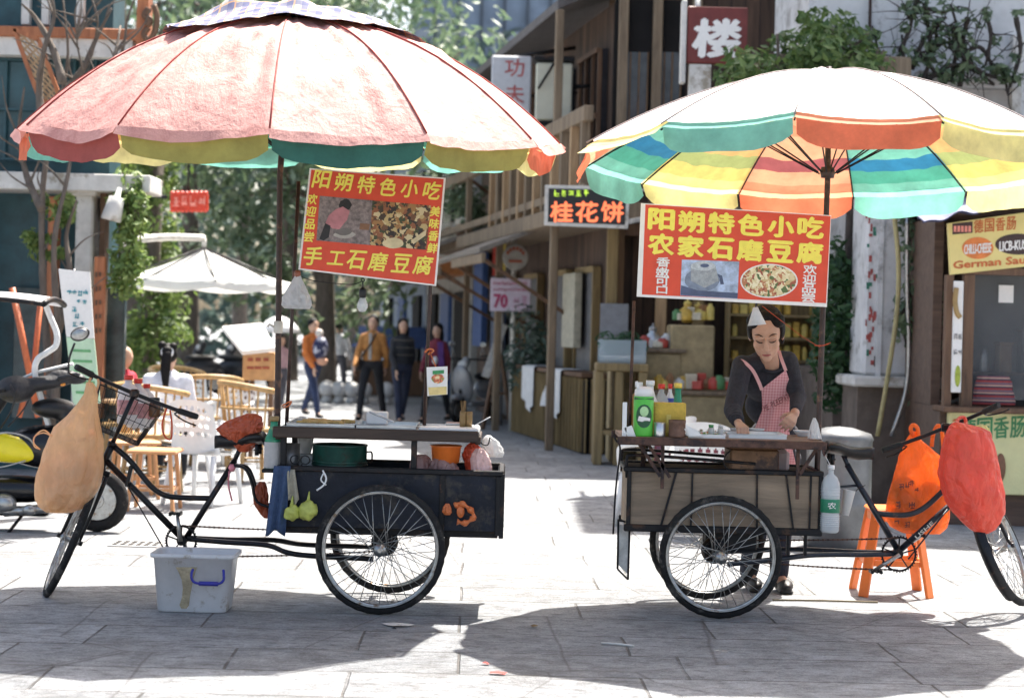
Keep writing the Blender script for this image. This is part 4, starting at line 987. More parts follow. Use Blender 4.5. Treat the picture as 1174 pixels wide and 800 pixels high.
m=MB();rows(m,[(314,339,344),(320,336,346),(330,330,351),(340,324,356),(350,323,358),(354,327,355)],10.58,.75,22,.06,2,5);m.build('wrapping',bagmat('crinkled_white',(.80,.80,.80),.45),bt)
m=MB();m.lathe([(.012,0),(.018,.01),(.018,.03),(.01,.04)],W(341,318,10.58),12);m.build('socket',M('brown_bakelite',(.25,.08,.04),.4),bt)
# storage bin on the ground
c=G(219,704);c.y=10.33;c.x=W(219,704,10.2).x;c.z=0
bn=thing('storage_bin','dirty translucent white storage bin with a blue handle, on the paving under the navy tricycle','bin',c)
frost=M('frosted_plastic',(.82,.82,.83),.35,0,.10,5,.1,20,spots=((.45,.40,.33),.12,7),trans=.35)
def rr_section(hx,hy,rad,z,n=5):
    o=[]
    for (sx,sy,a) in((1,1,0),(-1,1,90),(-1,-1,180),(1,-1,270)):
        for i in range(n+1):
            t=R(a+90*i/n);o.append(c+Vector((sx*(hx-rad)+rad*math.cos(t),sy*(hy-rad)+rad*math.sin(t),z)))
    return o
m=MB();secs=[(.180,.130,0.002),(.186,.135,.01),(.210,.155,.29),(.226,.171,.292),(.226,.171,.312),(.218,.163,.314),(.207,.152,.300),(.182,.130,.015)]
vs=[];K=24
for hx,hy,z in secs: vs+=rr_section(hx,hy,.05,z)
fs=[(i*K+k,i*K+(k+1)%K,(i+1)*K+(k+1)%K,(i+1)*K+k) for i in range(len(secs)-1) for k in range(K)]+[tuple(range(K)),tuple((len(secs)-1)*K+k for k in range(K))]
m.add(vs,fs,0,True);m.build('tub',frost,bn)
m=MB();Y=c.y-.172
x=lambda px:W(px,650,10.16).x; z_=lambda py:W(240,py,10.16).z
m.tube(smooth_path([(x(221),Y+.01,z_(653)),(x(220),Y-.006,z_(658)),(x(221),Y-.012,z_(664)),(x(226),Y-.012,z_(668)),(x(240),Y-.012,z_(668.5)),(x(252),Y-.012,z_(668)),(x(257),Y-.012,z_(664)),(x(257),Y-.006,z_(658)),(x(256),Y+.01,z_(653))],4),.007,8)
m.tube([(x(229),Y-.012,z_(668.4)),(x(251),Y-.012,z_(668.4))],.012,8);m.build('handle',M('blue_plastic',(.03,.03,.30),.4,0,.1),bn)
mud=M('dried_mud',(.42,.34,.22),.9,0,.4,20,.3,60)
m=MB();zz=[650,655,665,675,685,694,698];L=[(201,226),(204,224),(208,221),(209,219),(208,217),(205,216),(207,213)]
def stn(u,v):
    i=min(len(zz)-2,int(v*(len(zz)-1)));f=v*(len(zz)-1)-i
    y=zz[i]*(1-f)+zz[i+1]*f;l0=L[i][0]*(1-f)+L[i+1][0]*f;r0=L[i][1]*(1-f)+L[i+1][1]*f
    p=W(l0+(r0-l0)*u,y,10.17);h=p.z;hy=.135+(.155-.135)*(h-.01)/.28;return Vector((p.x,c.y-hy-.0025,h))
m.grid(stn,4,12);m.build('mud_stain',mud,bn)

# ---- right tricycle
zt2=rtz
def onT(px,d): return Vector((W(px,502,d).x,d,zt2))
c=onT(737,10.56);gc=thing('sauce_can','bright green can with a cream lid at the left end of the right table','can',c)
S_=S(10.56);r=11.5*S_;H=45*S_
m=MB();m.lathe([(r*.96,0),(r,.004),(r,H),(r*.96,H+.003)],c,28);m.build('body',M('lime_green_print',(.10,.52,.06),.35,0,.08),gc)
m=MB();m.lathe([(r*.93,H+.003),(r*.93,H+8*S_),(r*.6,H+12*S_),(r*.55,H+12*S_)],c,24);m.tube([c+Vector((-.03,-.02,H+.03)),c+Vector((-.045,-.02,H+.085))],.009,6);m.build('lid',white_plastic,gc)
def wrapc(mb,c,r,poly,th=.002,m=0):
    """patch wrapped on a cylinder: poly in (angle rad, z)"""
    k=len(poly);mid=(sum(a for a,_ in poly)/k,sum(z for _,z in poly)/k)
    f=lambda a,z,rr:c+Vector((rr*math.sin(a),-rr*math.cos(a),z))
    vs=[];RN=3
    for j in range(RN+1):
        for (a,z) in poly: vs.append(f(mid[0]+(a-mid[0])*j/RN,mid[1]+(z-mid[1])*j/RN,r+th))
    mb.add(vs,[(j*k+i,j*k+(i+1)%k,(j+1)*k+(i+1)%k,(j+1)*k+i) for j in range(RN) for i in range(k)],m)
def bl2(ca,cz,ra,rz,n=16): return [(ca+ra*math.cos(2*math.pi*i/n),cz+rz*math.sin(2*math.pi*i/n)) for i in range(n)]
m=MB();wrapc(m,c,r,bl2(0,H*.52,.85,H*.30));wrapc(m,c,r,[(-1.2,H*.93),(1.2,H*.93),(1.2,H*.99),(-1.2,H*.99)]);m.build('dark_emblem',M('print_dark_green',(.01,.09,.03),.4),gc)
m=MB();wrapc(m,c,r,bl2(.0,H*.64,.42,H*.13),.003);m.build('pale_emblem',M('print_pale_green',(.45,.70,.35),.4),gc)
m=MB();wrapc(m,c,r,[(-.62,H*.40),(-.2,H*.38),(.62,H*.40),(.62,H*.47),(.1,H*.50),(-.5,H*.52)],.0042);m.build('white_script',white_ink,gc)
bottle('oil_bottle','amber bottle with a white cap behind the green can',731,438,500,20,10.78,glassy('amber_oil',(.50,.24,.08),.1,.85),white_cap,None)
bottle('squeeze_bottle','white nozzle bottle between the amber and the red capped bottles',744,436,500,19,10.74,white_plastic,white_cap,None,neck=.42,shoulder=.62)
bottle('vinegar_bottle','clear bottle with a red cap behind the yellow box',757,440,500,18,10.80,clear_pet,red_cap,M('print_white_label',(.7,.68,.66),.5),(.2,.55))
bottle('small_bottle','white and blue small bottle between the red cap and the green bottle',767,440,498,11,10.92,white_plastic,red_cap,M('print_blue',(.05,.08,.35),.5),(.5,.72))
bottle('green_bottle','green glass bottle with a yellow cap behind the yellow box',776,439,500,15,10.78,green_glass,M('yellow_cap',(.75,.55,.10),.4),None,neck=.5,shoulder=.5)
c=onT(767,10.64);m=MB();m.bx(c.x-.087,c.x+.087,10.60,10.70,zt2,zt2+.185,.004)
yb=thing('carton','mustard yellow carton on the right table, behind two tins','carton',c);m.build('box',M('mustard_card',(.60,.40,.06),.7,0,.2,14,.15,spots=((.35,.22,.05),.25,9)),yb)
m=MB();m.bx(c.x-.02,c.x+.005,10.597,10.5985,zt2+.02,zt2+.12);m.build('printed_bar',M('print_pale_yellow',(.75,.58,.15),.6),yb)
c=onT(756,10.54);m=MB();m.lathe([(.03,0),(.032,.005),(.032,.078),(.029,.08),(.029,.02)],c,20);one(m,'tin',steel,'silver tin in front of the mustard carton','tin')
c=onT(776,10.54);m=MB();m.lathe([(.045,0),(.048,.004),(.048,.02),(.046,.022),(.046,.075),(.048,.078),(.048,.095),(.043,.095),(.043,.02)],c,24);one(m,'tin',M('rusty_tin',(.17,.09,.06),.6,.2,.4,20,.2),'rusty brown tin in front of the mustard carton','tin')
for i,(pxa,ya,pxb,yb_,wd,lab) in enumerate(((716.5,461,715.5,502,5,'tall white plastic strip clipped to the left end of the right table'),(720,489,726,505,9,'short white card leaning at the left end of the right table'))):
    m=MB();a=W(pxa,ya,10.52);b=W(pxb,yb_,10.52);m.beam(a,b,.008,wd*S(10.5),(1,0,0));one(m,'plastic_strip',white_plastic,lab,'strip')
opentray('white_tray','white tray of chopped garnish right of the rusty tin',onT(790,10.5).x,onT(832,10.5).x,10.52,10.8,zt2,.02,white_plastic)
opentray('white_tray','long white serving tray in front of the woman',onT(838,10.5).x,onT(905,10.5).x,10.6,10.95,zt2,.022,white_plastic)
rgl=random.Random(5)
gm=MB()
for k in range(140):
    x=rgl.uniform(onT(792,10.5).x,onT(830,10.5).x);y=rgl.uniform(10.54,10.78);s=rgl.uniform(.004,.010)
    gm.box((x,y,zt2+.006+rgl.uniform(0,.012)),(s*2,s,s*.6),Matrix.Rotation(rgl.uniform(0,3),3,(rgl.random(),rgl.random(),1)),0,rgl.choice([0,0,1,2]))
tag(gm.build('chopped_garnish',[M('scallion',(.10,.30,.05),.6),M('tofu',(.80,.76,.62),.6),M('chilli',(.55,.06,.03),.5)],None,(onT(810,10.6))),'chopped scallion, tofu and chilli bits heaped in the white tray','garnish',kind='stuff')
fold=MB();a=W(786,487,10.53)
for k in range(3): fold.prism([W(786-2*k,487+4*k,10.50+.012*k),W(798,492+3*k,10.497+.012*k),W(806+k,500,10.50+.012*k),W(790-k,500,10.503+.012*k)],(0,1,.12),.004)
one(fold,'crumpled_paper',white_plastic,'crumpled white paper beside the rusty tin','paper')
for px,lab,col in((815,'small green lidded jar left of the woman hand',(.05,.25,.08)),(826,'small clear shaker beside the green lidded jar',(.6,.6,.6))):
    c=onT(px,10.62);jo=thing('spice_jar',lab,'jar',c,'small jars on the right table');m=MB();m.lathe([(.016,0),(.018,.004),(.018,.045),(.012,.055)],c,16);m.build('glass',M('jar_glass_%d'%px,(.5,.5,.48),.2),jo)
    m=MB();m.lathe([(.014,.0555),(.014,.07)],c,16);m.build('lid',M('jar_lid_%d'%px,col,.4),jo)
m=MB();rows(m,[(479,932,935),(485,930,938),(494,927,940),(503,926,942)],10.62,.7,18,.06,9);one(m,'paper_bag',bagmat('white_paper_bag',(.80,.77,.74),.2),'pointed white paper bag at the right end of the right table','bag')
# stove box below
c=W(862,549,10.72);c.z=.772
st_=thing('stove','square rusty tin stove under the right table','stove',c);brz=M('scorched_tin',(.17,.09,.045),.6,.3,.45,8,.2,spots=((.05,.03,.025),.4,6))
hw=28*S(10.72);m=MB();m.bx(c.x-hw,c.x+hw,10.62,10.92,c.z,c.z+.15,.012);m.bx(c.x-hw-.006,c.x+hw+.006,10.612,10.928,c.z+.151,c.z+.163,.003);m.build('body',brz,st_)
m=MB();m.tube(smooth_path([(c.x-hw,10.6,c.z+.14),(c.x-hw-.03,10.59,c.z+.11),(c.x-hw-.035,10.59,c.z+.06),(c.x-hw,10.6,c.z+.03)],4),.004,6);m.build('handle',dark_steel,st_)
m=MB();m.bx(W(880,545,10.7).x,W(913,545,10.7).x,10.96,11.08,.772,.90,.02);one(m,'foam_block',M('pinkish_foam',(.62,.50,.48),.8,0,.1),'pinkish white foam block beside the tin stove','block')
# hanging bottle and cup on the right end
o,bb,H,r=bottle('water_bottle','clear water bottle with a green label hung between box and saddle',951,533,610,22,10.58,glassy('pet_clear',(.82,.86,.88),.08,.42),white_cap,M('green_label',(.02,.22,.11),.4,0,.15),(.30,.50),.30,.74,cap_h=.06)
m=MB()
for k in range(6): m.ring(bb+Vector((0,0,H*(.10+.03*k))),r*1.0,.0025,(0,0,1),24,5)
for k in range(3): m.ring(bb+Vector((0,0,H*(.56+.045*k))),r*1.0,.0025,(0,0,1),24,5)
m.build('moulded_ribs',glassy('pet_clear',(1,1,1)),o)
m=MB();text(m,'农',bb+Vector((0,-r*1.03-.001,H*.41)),(1,0,0),(0,0,1),.045,.035,.01);m.build('lettering',white_ink,o)
m=MB();m.tube(smooth_path([bb+Vector((0,0,H*.97)),bb+Vector((-.01,.02,H*1.03)),W(946,522,10.64)],3),.0025,5);m.build('string',white_plastic,o)
c=W(968,590,10.8);m=MB();m.lathe([(.026,0),(.034,.14),(.036,.142),(.033,.14),(.024,.005)],c,20,(.18,0,1));one(m,'plastic_cup',white_plastic,'white ribbed plastic cup hung behind the water bottle','cup')
m=MB();m.tube(smooth_path([W(975,570,10.8),W(984,560,10.85),W(992,556,10.88)],3),.003,5);m.build('cup_wire',dark_steel,rt_root)
# bags on the right handlebar
obag=bagmat('orange_plastic_film',(.97,.36,.10),.55,.25,.22)
m=MB();rows(m,[(494,1046,1050),(502,1040,1054),(512,1036,1066),(524,1031,1080),(536,1027,1084),(550,1023,1087),(565,1019,1090),(580,1016,1090),(594,1016,1089),(604,1020,1086),(611,1034,1078)],11.06,.5,64,.037,6,5)
ob=one(m,'carrier_bag',obag,'thin orange carrier bag with dark printing, hung on the right tricycle handlebar','bag')
m=MB()
for pts in(((1048,500),(1044,492),(1047,487),(1052,491),(1053,503)),((1068,512),(1070,498),(1075,488),(1080,494),(1082,520))): m.tube(smooth_path([W(x,y,11.04) for x,y in pts],4),.012,8)
m.build('handle_loop',obag,ob)
m=MB()
for i,(px,py,s) in enumerate(((1033,558,7),(1040,556,6),(1045,554,7),(1051,561,6),(1030,579,8),(1046,578,9),(1028,598,6),(1040,601,7))): marks(m,W(px,py,11.06-.085-.016),(1,0,.15),(0,0,1),s*S(10.7),s*S(10.7)*1.2,i+3)
m.build('lettering',M('dark_print',(.16,.05,.03),.5),ob)
m=MB();rows(m,[(484,1093,1101),(489,1088,1124),(494,1086,1134),(503,1083,1138),(515,1080,1142),(530,1077,1145),(545,1076,1147),(560,1078,1150),(575,1083,1152),(588,1092,1151),(598,1102,1147),(606,1111,1142),(611,1119,1134)],10.66,.7,64,.037,7,5)
rb_=one(m,'plastic_bag',bagmat('red_plastic_film',(.84,.13,.08),.35),'full red plastic bag hung at the right handlebar grip','bag')
m=MB();m.tube(smooth_path([W(1096,490,10.66),W(1099,480,10.72),W(1106,479,10.74),W(1108,490,10.68)],4),.010,8);m.build('handle_loop',bagmat('red_plastic_film',(0,0,0)),rb_)
m=MB();rows(m,[(487,1122,1130),(491,1114,1134),(498,1112,1137),(506,1114,1136)],10.74,.6,16,.05,2);one(m,'yellow_bag',bagmat('yellow_film',(.82,.75,.30),.3),'pale yellow plastic bag peeping out behind the full red bag','bag')
# orange stool
c=G(1019,684);c.z=0;c.x=W(1021,680,c.y+.15).x;c.y+=.15
so_=thing('plastic_stool','tall orange plastic stool behind the right tricycle','stool',c)
op=M('orange_stool_plastic',(.90,.22,.04),.4,0,.1,6,.03)
m=MB();m.box(c+Vector((0,0,.515)),(.30,.30,.03),None,.012);m.bx(c.x-.14,c.x+.14,c.y-.14,c.y-.128,.45,.50,.003);m.bx(c.x-.14,c.x+.14,c.y+.128,c.y+.14,.45,.50,.003);m.bx(c.x-.14,c.x-.128,c.y-.126,c.y+.126,.45,.50,.003);m.bx(c.x+.128,c.x+.14,c.y-.126,c.y+.126,.45,.50,.003);m.build('seat',op,so_)
Rz=Matrix.Rotation(R(25),3,'Z')
for sx in(-1,1):
    for sy in(-1,1):
        m=MB();m.beam(c+Vector((sx*.12,sy*.12,.50)),c+Vector((sx*.20,sy*.18,.0)),.065,.022,(sx,sy,0),bev=.004);m.build('leg',op,so_)
m=MB()
for s in(-1,1):
    m.beam(c+Vector((-.165,s*.155,.20)),c+Vector((.165,s*.155,.20)),.016,.035,bev=.003);m.beam(c+Vector((s*.17,-.15,.20)),c+Vector((s*.17,.15,.20)),.016,.035,bev=.003)
m.build('stretcher',op,so_)
# paper shaded bulb over the woman and its wire
c=W(866,352,10.62);bt=thing('paper_shade_bulb','white paper cone shaded bulb hanging in front of the woman hair','bulb',c)
m=MB();m.lathe([(.050,-.10),(.046,-.099),(.016,-.02),(.012,0),(.014,0),(.020,-.02),(.052,-.10)],c,12,(-.12,0,1));m.build('paper_shade',M('white_paper',(.80,.79,.77),.8,0,.1,trans=.3),bt)
m=MB();m.tube([c+Vector((0,0,-.005)),W(868,345,10.57)],.004,6);m.build('cable',black_plastic,bt)
m=MB();m.tube(smooth_path([W(874,351,10.6),W(900,371,10.66),W(920,386,10.74),W(940,398,10.82)],4),.0016,5);m.tube(smooth_path([W(934,396,10.8),W(944,396,10.82),W(952,393,10.8)],3),.003,6);one(m,'red_wire',M('red_cord',(0,0,0)),'thin red wire running from the right banner to the parasol pole','wire')

# ---- more odds and ends on the two tables
def bowl(px,d,z,r,mat,lab,grp,fill=None):
    c=Vector((W(px,500,d).x,d,z));o=thing('bowl',lab,'bowl',c,grp);m=MB();m.lathe([(r*.5,0),(r*.55,.004),(r*.85,r*.42),(r,r*.62),(r*.95,r*.62),(r*.78,r*.36),(r*.4,.008)],c,24);m.build('body',mat,o)
    if fill: m=MB();m.lathe([(r*.80,r*.42),(r*.6,r*.50),(0,r*.56)],c,18);m.build('filling',fill,o)
chilli=food('chilli_oil',[(.45,.05,.02),(.30,.03,.015),(.55,.12,.03),(.20,.03,.02)],160);herbs=food('chopped_herbs',[(.08,.25,.04),(.14,.36,.07),(.05,.16,.03)],160);pickle=food('pickles',[(.55,.42,.15),(.40,.28,.08),(.62,.50,.25)],150)
for px,d,f,lab in((847,11.02,chilli,'white bowl of red chilli oil beside the long serving tray'),(866,11.05,herbs,'white bowl of chopped green herbs behind the long serving tray'),(920,10.98,pickle,'white bowl of yellow pickles at the right of the right table')): bowl(px,d,rtz,.055,white_plastic,lab,'bowls on the right table',f)
tofu_m=M('fried_tofu',(.55,.36,.12),.6,0,.35,30,.3)
rr2=random.Random(77);m=MB()
for k in range(34): m.box((rr2.uniform(xa(345),xa(400)),rr2.uniform(10.52,10.86),tzl+.016+rr2.uniform(0,.008)),(.042,.036,.018),Matrix.Rotation(rr2.uniform(0,3),3,'Z'),.004)
tag(m.build('fried_tofu_pieces',tofu_m,None,(xa(370),10.7,tzl)),'golden fried tofu pieces scattered in the left steel tray','tofu',kind='stuff')
m=MB();m.tube([W(452,484,10.6),W(424,472,10.75)],.006,6);m.bx(xa(455)-.03,xa(455)+.045,10.57,10.64,tzl+.008,tzl+.012,.001);one(m,'spatula',steel,'steel spatula resting across the second steel tray','spatula')
m=MB();c=Vector((xa(497),10.72,tzl+.019));m.bx(c.x-.09,c.x+.06,10.70,10.745,c.z,c.z+.004);m.bx(c.x+.061,c.x+.17,10.71,10.735,c.z,c.z+.018,.005);one(m,'cleaver',steel,'steel cleaver lying on the white chopping board','knife')
m=MB()
for k in range(9): a=Vector((xa(530.5+rr2.uniform(-1.2,1.2),10.62),10.62+rr2.uniform(-.006,.006),tzl+.03));m.tube([a,a+Vector((rr2.uniform(-.02,.02),rr2.uniform(-.02,.02),.13))],.0022,5)
tag(m.build('chopsticks',bam,None,(xa(530),10.62,tzl)),'thin bamboo skewers standing in the left bamboo cup','skewers',kind='stuff')

# what shows through the two thin bags
m=MB();rr3=random.Random(3)
for (px,py,r_) in((70,562,.10),(92,552,.09),(62,540,.08),(86,570,.085),(100,530,.07),(78,528,.075)): m.ell(W(px,py,10.56+rr3.uniform(-.05,.05)),(r_,r_*.8,r_*.85),None,16,10)
m.build('contents',M('orange_brown_food',(.72,.40,.16),.6,0,.4,12,.2),bo)
m=MB()
for (px,py,a,b_) in((1046,590,.11,.09),(1066,575,.09,.12),(1036,565,.07,.10)): m.ell(W(px,py,11.06),(a,.055,b_),None,16,10)
m.build('contents',M('paper_parcel',(.62,.30,.14),.7,0,.3,8,.2),ob)
# ================================================================ people
def cap_(mb,a,b,r1,r2,n=14):
    a=Vector(a);b=Vector(b);d=(b-a);L=d.length
    if L<1e-6: return mb.ell(a,(r1,r1,r1),None,n,8)
    d.normalize();pts=[];rs=[]
    for k in(75,50,25): t=R(k);pts.append(a-d*r1*math.sin(t));rs.append(r1*math.cos(t))
    pts.append(a);rs.append(r1);pts.append(b);rs.append(r2)
    for k in(25,50,75): t=R(k);pts.append(b+d*r2*math.sin(t));rs.append(r2*math.cos(t))
    return mb.tube(pts,rs,n)
def limb(mb,pts,rs,n=14):
    for i in range(len(pts)-1): cap_(mb,pts[i],pts[i+1],rs[i],rs[i+1],n)
def fuse(mb,name,mat,parent,voxel=.01,smooth=6,fac=.5):
    """union of overlapping closed shapes as one continuous skin"""
    tmp=mb.build('tmp',mat,None);md=tmp.modifiers.new('r','REMESH');md.mode='VOXEL';md.voxel_size=voxel;md.use_smooth_shade=True
    s=tmp.modifiers.new('s','SMOOTH');s.factor=fac;s.iterations=smooth
    bpy.context.view_layer.update();dg=bpy.context.evaluated_depsgraph_get()
    me=bpy.data.meshes.new_from_object(tmp.evaluated_get(dg));old=tmp.data;bpy.data.objects.remove(tmp);bpy.data.meshes.remove(old)
    me.name=name;off=world_off(parent)
    for v in me.vertices: v.co-=off
    if not me.materials:
        for x in (mat if isinstance(mat,(list,tuple)) else [mat]): me.materials.append(x)
    for p in me.polygons: p.use_smooth=True
    o=bpy.data.objects.new(name,me);COL.objects.link(o);o.parent=parent;return o
skin=M('skin',(.50,.29,.20),.5,0,.10,14,.05,80)
skin_b=M('skin_tan',(.55,.34,.24),.55,0,.1,14,.05,80)
hairm=M('black_hair',(.008,.007,.007),.6,0,.4,60,.4,120,stretch=(1,1,.15),spec=.2)
def hand(mb,wrist,dirn,palm_n,size=.17,curl=.6,spread=.09,thumb=1):
    """five fingered hand from the wrist along dirn; fingers curl towards palm_n"""
    d=Vector(dirn).normalized();pn=(Vector(palm_n)-d*Vector(palm_n).dot(d)).normalized();sd=d.cross(pn)
    w=Vector(wrist);pl=size*.52
    for k in(-1.5,-.5,.5,1.5): cap_(mb,w+d*.008+sd*k*.008,w+d*pl+sd*k*.0185,.013,.0125,10)
    for i,k in enumerate((-1.5,-.5,.5,1.5)):
        L=size*(.40,.47,.45,.34)[i];p=w+d*pl+sd*k*.0195;dd=(d+sd*spread*k).normalized()
        a=0
        for j,(fr_,r1,r2) in enumerate(((.45,.0088,.0082),(.30,.0082,.0076),(.25,.0076,.0064))):
            a+=curl*(.75,1.0,.8)[j];v=(dd*math.cos(a)+pn*math.sin(a));q=p+v*L*fr_;cap_(mb,p,q,r1,r2,8);p=q
    b=w+d*.02-sd*.026*thumb+pn*.006;t1=(d*.75-sd*thumb*.62+pn*.45).normalized();q=b+t1*size*.22;cap_(mb,b,q,.013,.010,8)
    t2=(d*.85-sd*thumb*.1+pn*.7).normalized();cap_(mb,q,q+t2*size*.17,.0098,.0075,8)
# ---- the cook
wr_=thing('person','woman in a dark sweater and pink checked apron, cooking behind the right tricycle','person',(W(885,600,11.6).x,11.62,0))
hc=W(878.5,384.5,11.22)                       # head centre
# head frame: looks down and slightly to the viewer's left
fz=Vector((-.10,-.84,-.47)).normalized();fx=Vector((1,-.10,.09));fx=(fx-fz*fx.dot(fz)).normalized();fu=fx.cross(fz)*-1
if fu.z<0: fu=-fu
HM=Matrix((fx,-fz,fu)).transposed()         # local x right, y back, z up of the head
def hp(x,y,z): return hc+HM@Vector((x,y,z))
hs=1.2
def hq(x,y,z): return hp(x*hs,y*hs,z*hs)
b=MB()
b.ell(hq(0,.015,.030),(.076*hs,.094*hs,.090*hs),HM,24,16);b.ell(hq(0,-.030,-.035),(.060*hs,.058*hs,.075*hs),HM,24,16)
for s in(-1,1):
    b.ell(hq(s*.036,-.050,-.020),(.028*hs,.030*hs,.030*hs),HM);b.ell(hq(s*.078,.012,-.005),(.010*hs,.020*hs,.030*hs),HM)
    b.ell(hq(s*.033,-.076,.030),(.026*hs,.014*hs,.012*hs),HM)
b.ell(hq(0,-.074,-.085),(.024*hs,.020*hs,.018*hs),HM);cap_(b,hq(0,-.086,.018),hq(0,-.104,-.022),.0085*hs,.0135*hs);
for s in(-1,1): b.ell(hq(s*.013,-.094,-.026),(.010*hs,.010*hs,.008*hs),HM)
b.ell(hq(0,-.082,-.055),(.026*hs,.014*hs,.014*hs),HM)
neck0=W(884,424,11.40);cap_(b,hq(0,.03,-.06),neck0,.052,.058)
# body under the clothes, arms and hands
shL=W(851,419,11.36);elL=W(840,470,11.13);wrL=W(846,484,10.96)
shR=W(903,414,11.42);elR=W(915,455,11.34);wrR=W(911,475,11.12)
chest=W(881,436,11.44);waist=W(888,500,11.62);hip=W(888,540,11.72)
for p_,rx,ry,rz in((chest,.15,.095,.13),(W(884,465,11.52),.14,.09,.13),(waist,.135,.095,.12),(hip,.15,.10,.12)): b.ell(p_,(rx,ry,rz))
for (sh,el_,wr__) in((shL,elL,wrL),(shR,elR,wrR)): limb(b,[sh,el_,wr__],[.043,.036,.026])
hand(b,wrL,(W(854,494,10.84)-wrL),(-.1,.3,-1),.165,1.15,.02,-1)
hand(b,wrR,(W(902,488,11.0)-wrR),(-.6,.2,-.8),.165,.55,.05,1)
kn=[W(866,612,11.58),W(895,610,11.62)];an=[Vector((W(858,668,11.72).x,11.72,.09)),Vector((W(893,668,11.68).x,11.68,.09))]
hj=[hip+Vector((-.08,0,-.04)),hip+Vector((.08,0,-.04))]
for i in(0,1): limb(b,[hj[i],kn[i],an[i]],[.075,.052,.038]);cap_(b,an[i],an[i]+Vector((.03,-.10,-.05)),.035,.03)
fuse(b,'body',skin,wr_,.0052,5,.45)
# face details
def add(name,mb,mat): return mb.build(name,mat,wr_)
for s in(-1,1):
    m=MB();m.tube([hq(s*(.014+.040*t),-.0885+.020*t*t,.041+.010*math.sin(t*3.0)) for t in(0,.25,.5,.75,1)],[.002,.0035,.0036,.003,.0014],6);add('eyebrow',m,hairm)
    m=MB();m.tube([hq(s*(.014+.036*t),-.0865+.020*t*t,.0105-.005*math.sin(t*3.14)) for t in(0,.25,.5,.75,1)],[.0012,.0032,.0036,.003,.001],6);add('eyelid_line',m,hairm)
m=MB();m.tube([hq(x,-.0975+9*x*x,-.0565+4*abs(x)*abs(x)) for x in(-.022,-.014,-.006,0,.006,.014,.022)],[.002,.005,.0058,.0052,.0058,.005,.002],8);add('lips',m,M('lips',(.36,.10,.09),.4,0,.1))
h=MB();h.ell(hq(0,.044,.046),(.087*hs,.096*hs,.092*hs),HM,26,18);h.ell(hq(0,.085,.0),(.066*hs,.050*hs,.075*hs),HM)
for s in(-1,1): h.ell(hq(s*.074,.015,.030),(.020*hs,.045*hs,.056*hs),HM);h.ell(hq(s*.056,-.012,.088),(.038*hs,.040*hs,.036*hs),HM)
h.ell(hq(0,.0,.104),(.045*hs,.040*hs,.032*hs),HM)
h.ell(hq(.0,.12,-.02),(.040,.038,.045),HM);h.ell(hq(.076,.03,-.035),(.014,.03,.04),HM)
ho=fuse(h,'hair',hairm,wr_,.006,4)
h=MB();rh=random.Random(8)
for k in range(90):
    a=rh.uniform(-1.5,1.5);t0_=rh.uniform(-.3,.6)
    pts=[]
    for j in range(6):
        t=j/5;th=a+(.25 if a>0 else -.25)*t;zz=.10-.10*t
        pts.append(hq(.087*math.sin(th)*(.75+.3*t),-.066*math.cos(th)*(1-.75*t)+.03+.05*t+.02*t0_,zz+.012+.012*t0_))
    h.tube(pts,.0011,4)
h.build('hair_strands',hairm,ho)
knit=M('charcoal_knit',(.030,.030,.040),.95,0,.3,40,.5,220)
s_=MB()
for p_,rx,ry,rz in((chest,.168,.112,.135),(W(884,465,11.52),.158,.108,.13),(waist,.155,.115,.12),(W(888,525,11.68),.165,.12,.10)): s_.ell(p_,(rx,ry,rz),None,22,14)
cap_(s_,shL,shR,.058,.058);cap_(s_,W(868,413,11.39),W(897,411,11.42),.050,.050)
limb(s_,[shL,elL,wrL.lerp(elL,.12)],[.064,.054,.038]);limb(s_,[shR,elR,wrR.lerp(elR,.22)],[.062,.050,.036])
rf=random.Random(2)
for (a_,c_) in((shL,elL),(elL,wrL),(shR,elR)):      # fabric folds
    ax_=(c_-a_).normalized()
    for t in(.25,.45,.65,.85):
        p_=a_.lerp(c_,t);s_.ring(p_,.050-.012*t,.007,(ax_+Vector((rf.uniform(-.5,.5),rf.uniform(-.4,.4),rf.uniform(-.4,.4)))),20,6)
so__=fuse(s_,'sweater',knit,wr_,.0065,4,.45)
m=MB();m.ring(W(884,419,11.37),.066,.010,(0,-.55,.83),28,8);m.build('collar',knit,so__)
jean=M('dark_jeans',(.018,.022,.040),.9,0,.35,14,.4,140)
t_=MB();t_.ell(hip,(.17,.125,.13));
for i in(0,1): limb(t_,[hj[i],kn[i],an[i]+Vector((0,0,.02))],[.098,.070,.058])
fuse(t_,'trousers',jean,wr_,.009,4)
for i in(0,1):
    m=MB();a_=an[i];m.ell(a_+Vector((.03,-.06,-.045)),(.047,.12,.038));m.ell(a_+Vector((.0,.02,-.03)),(.042,.055,.05));m.box(a_+Vector((.025,-.05,-.077)),(.085,.24,.022),None,.008)
    fuse(m,'shoe',M('black_shoe',(.02,.018,.018),.5),wr_,.006,3)
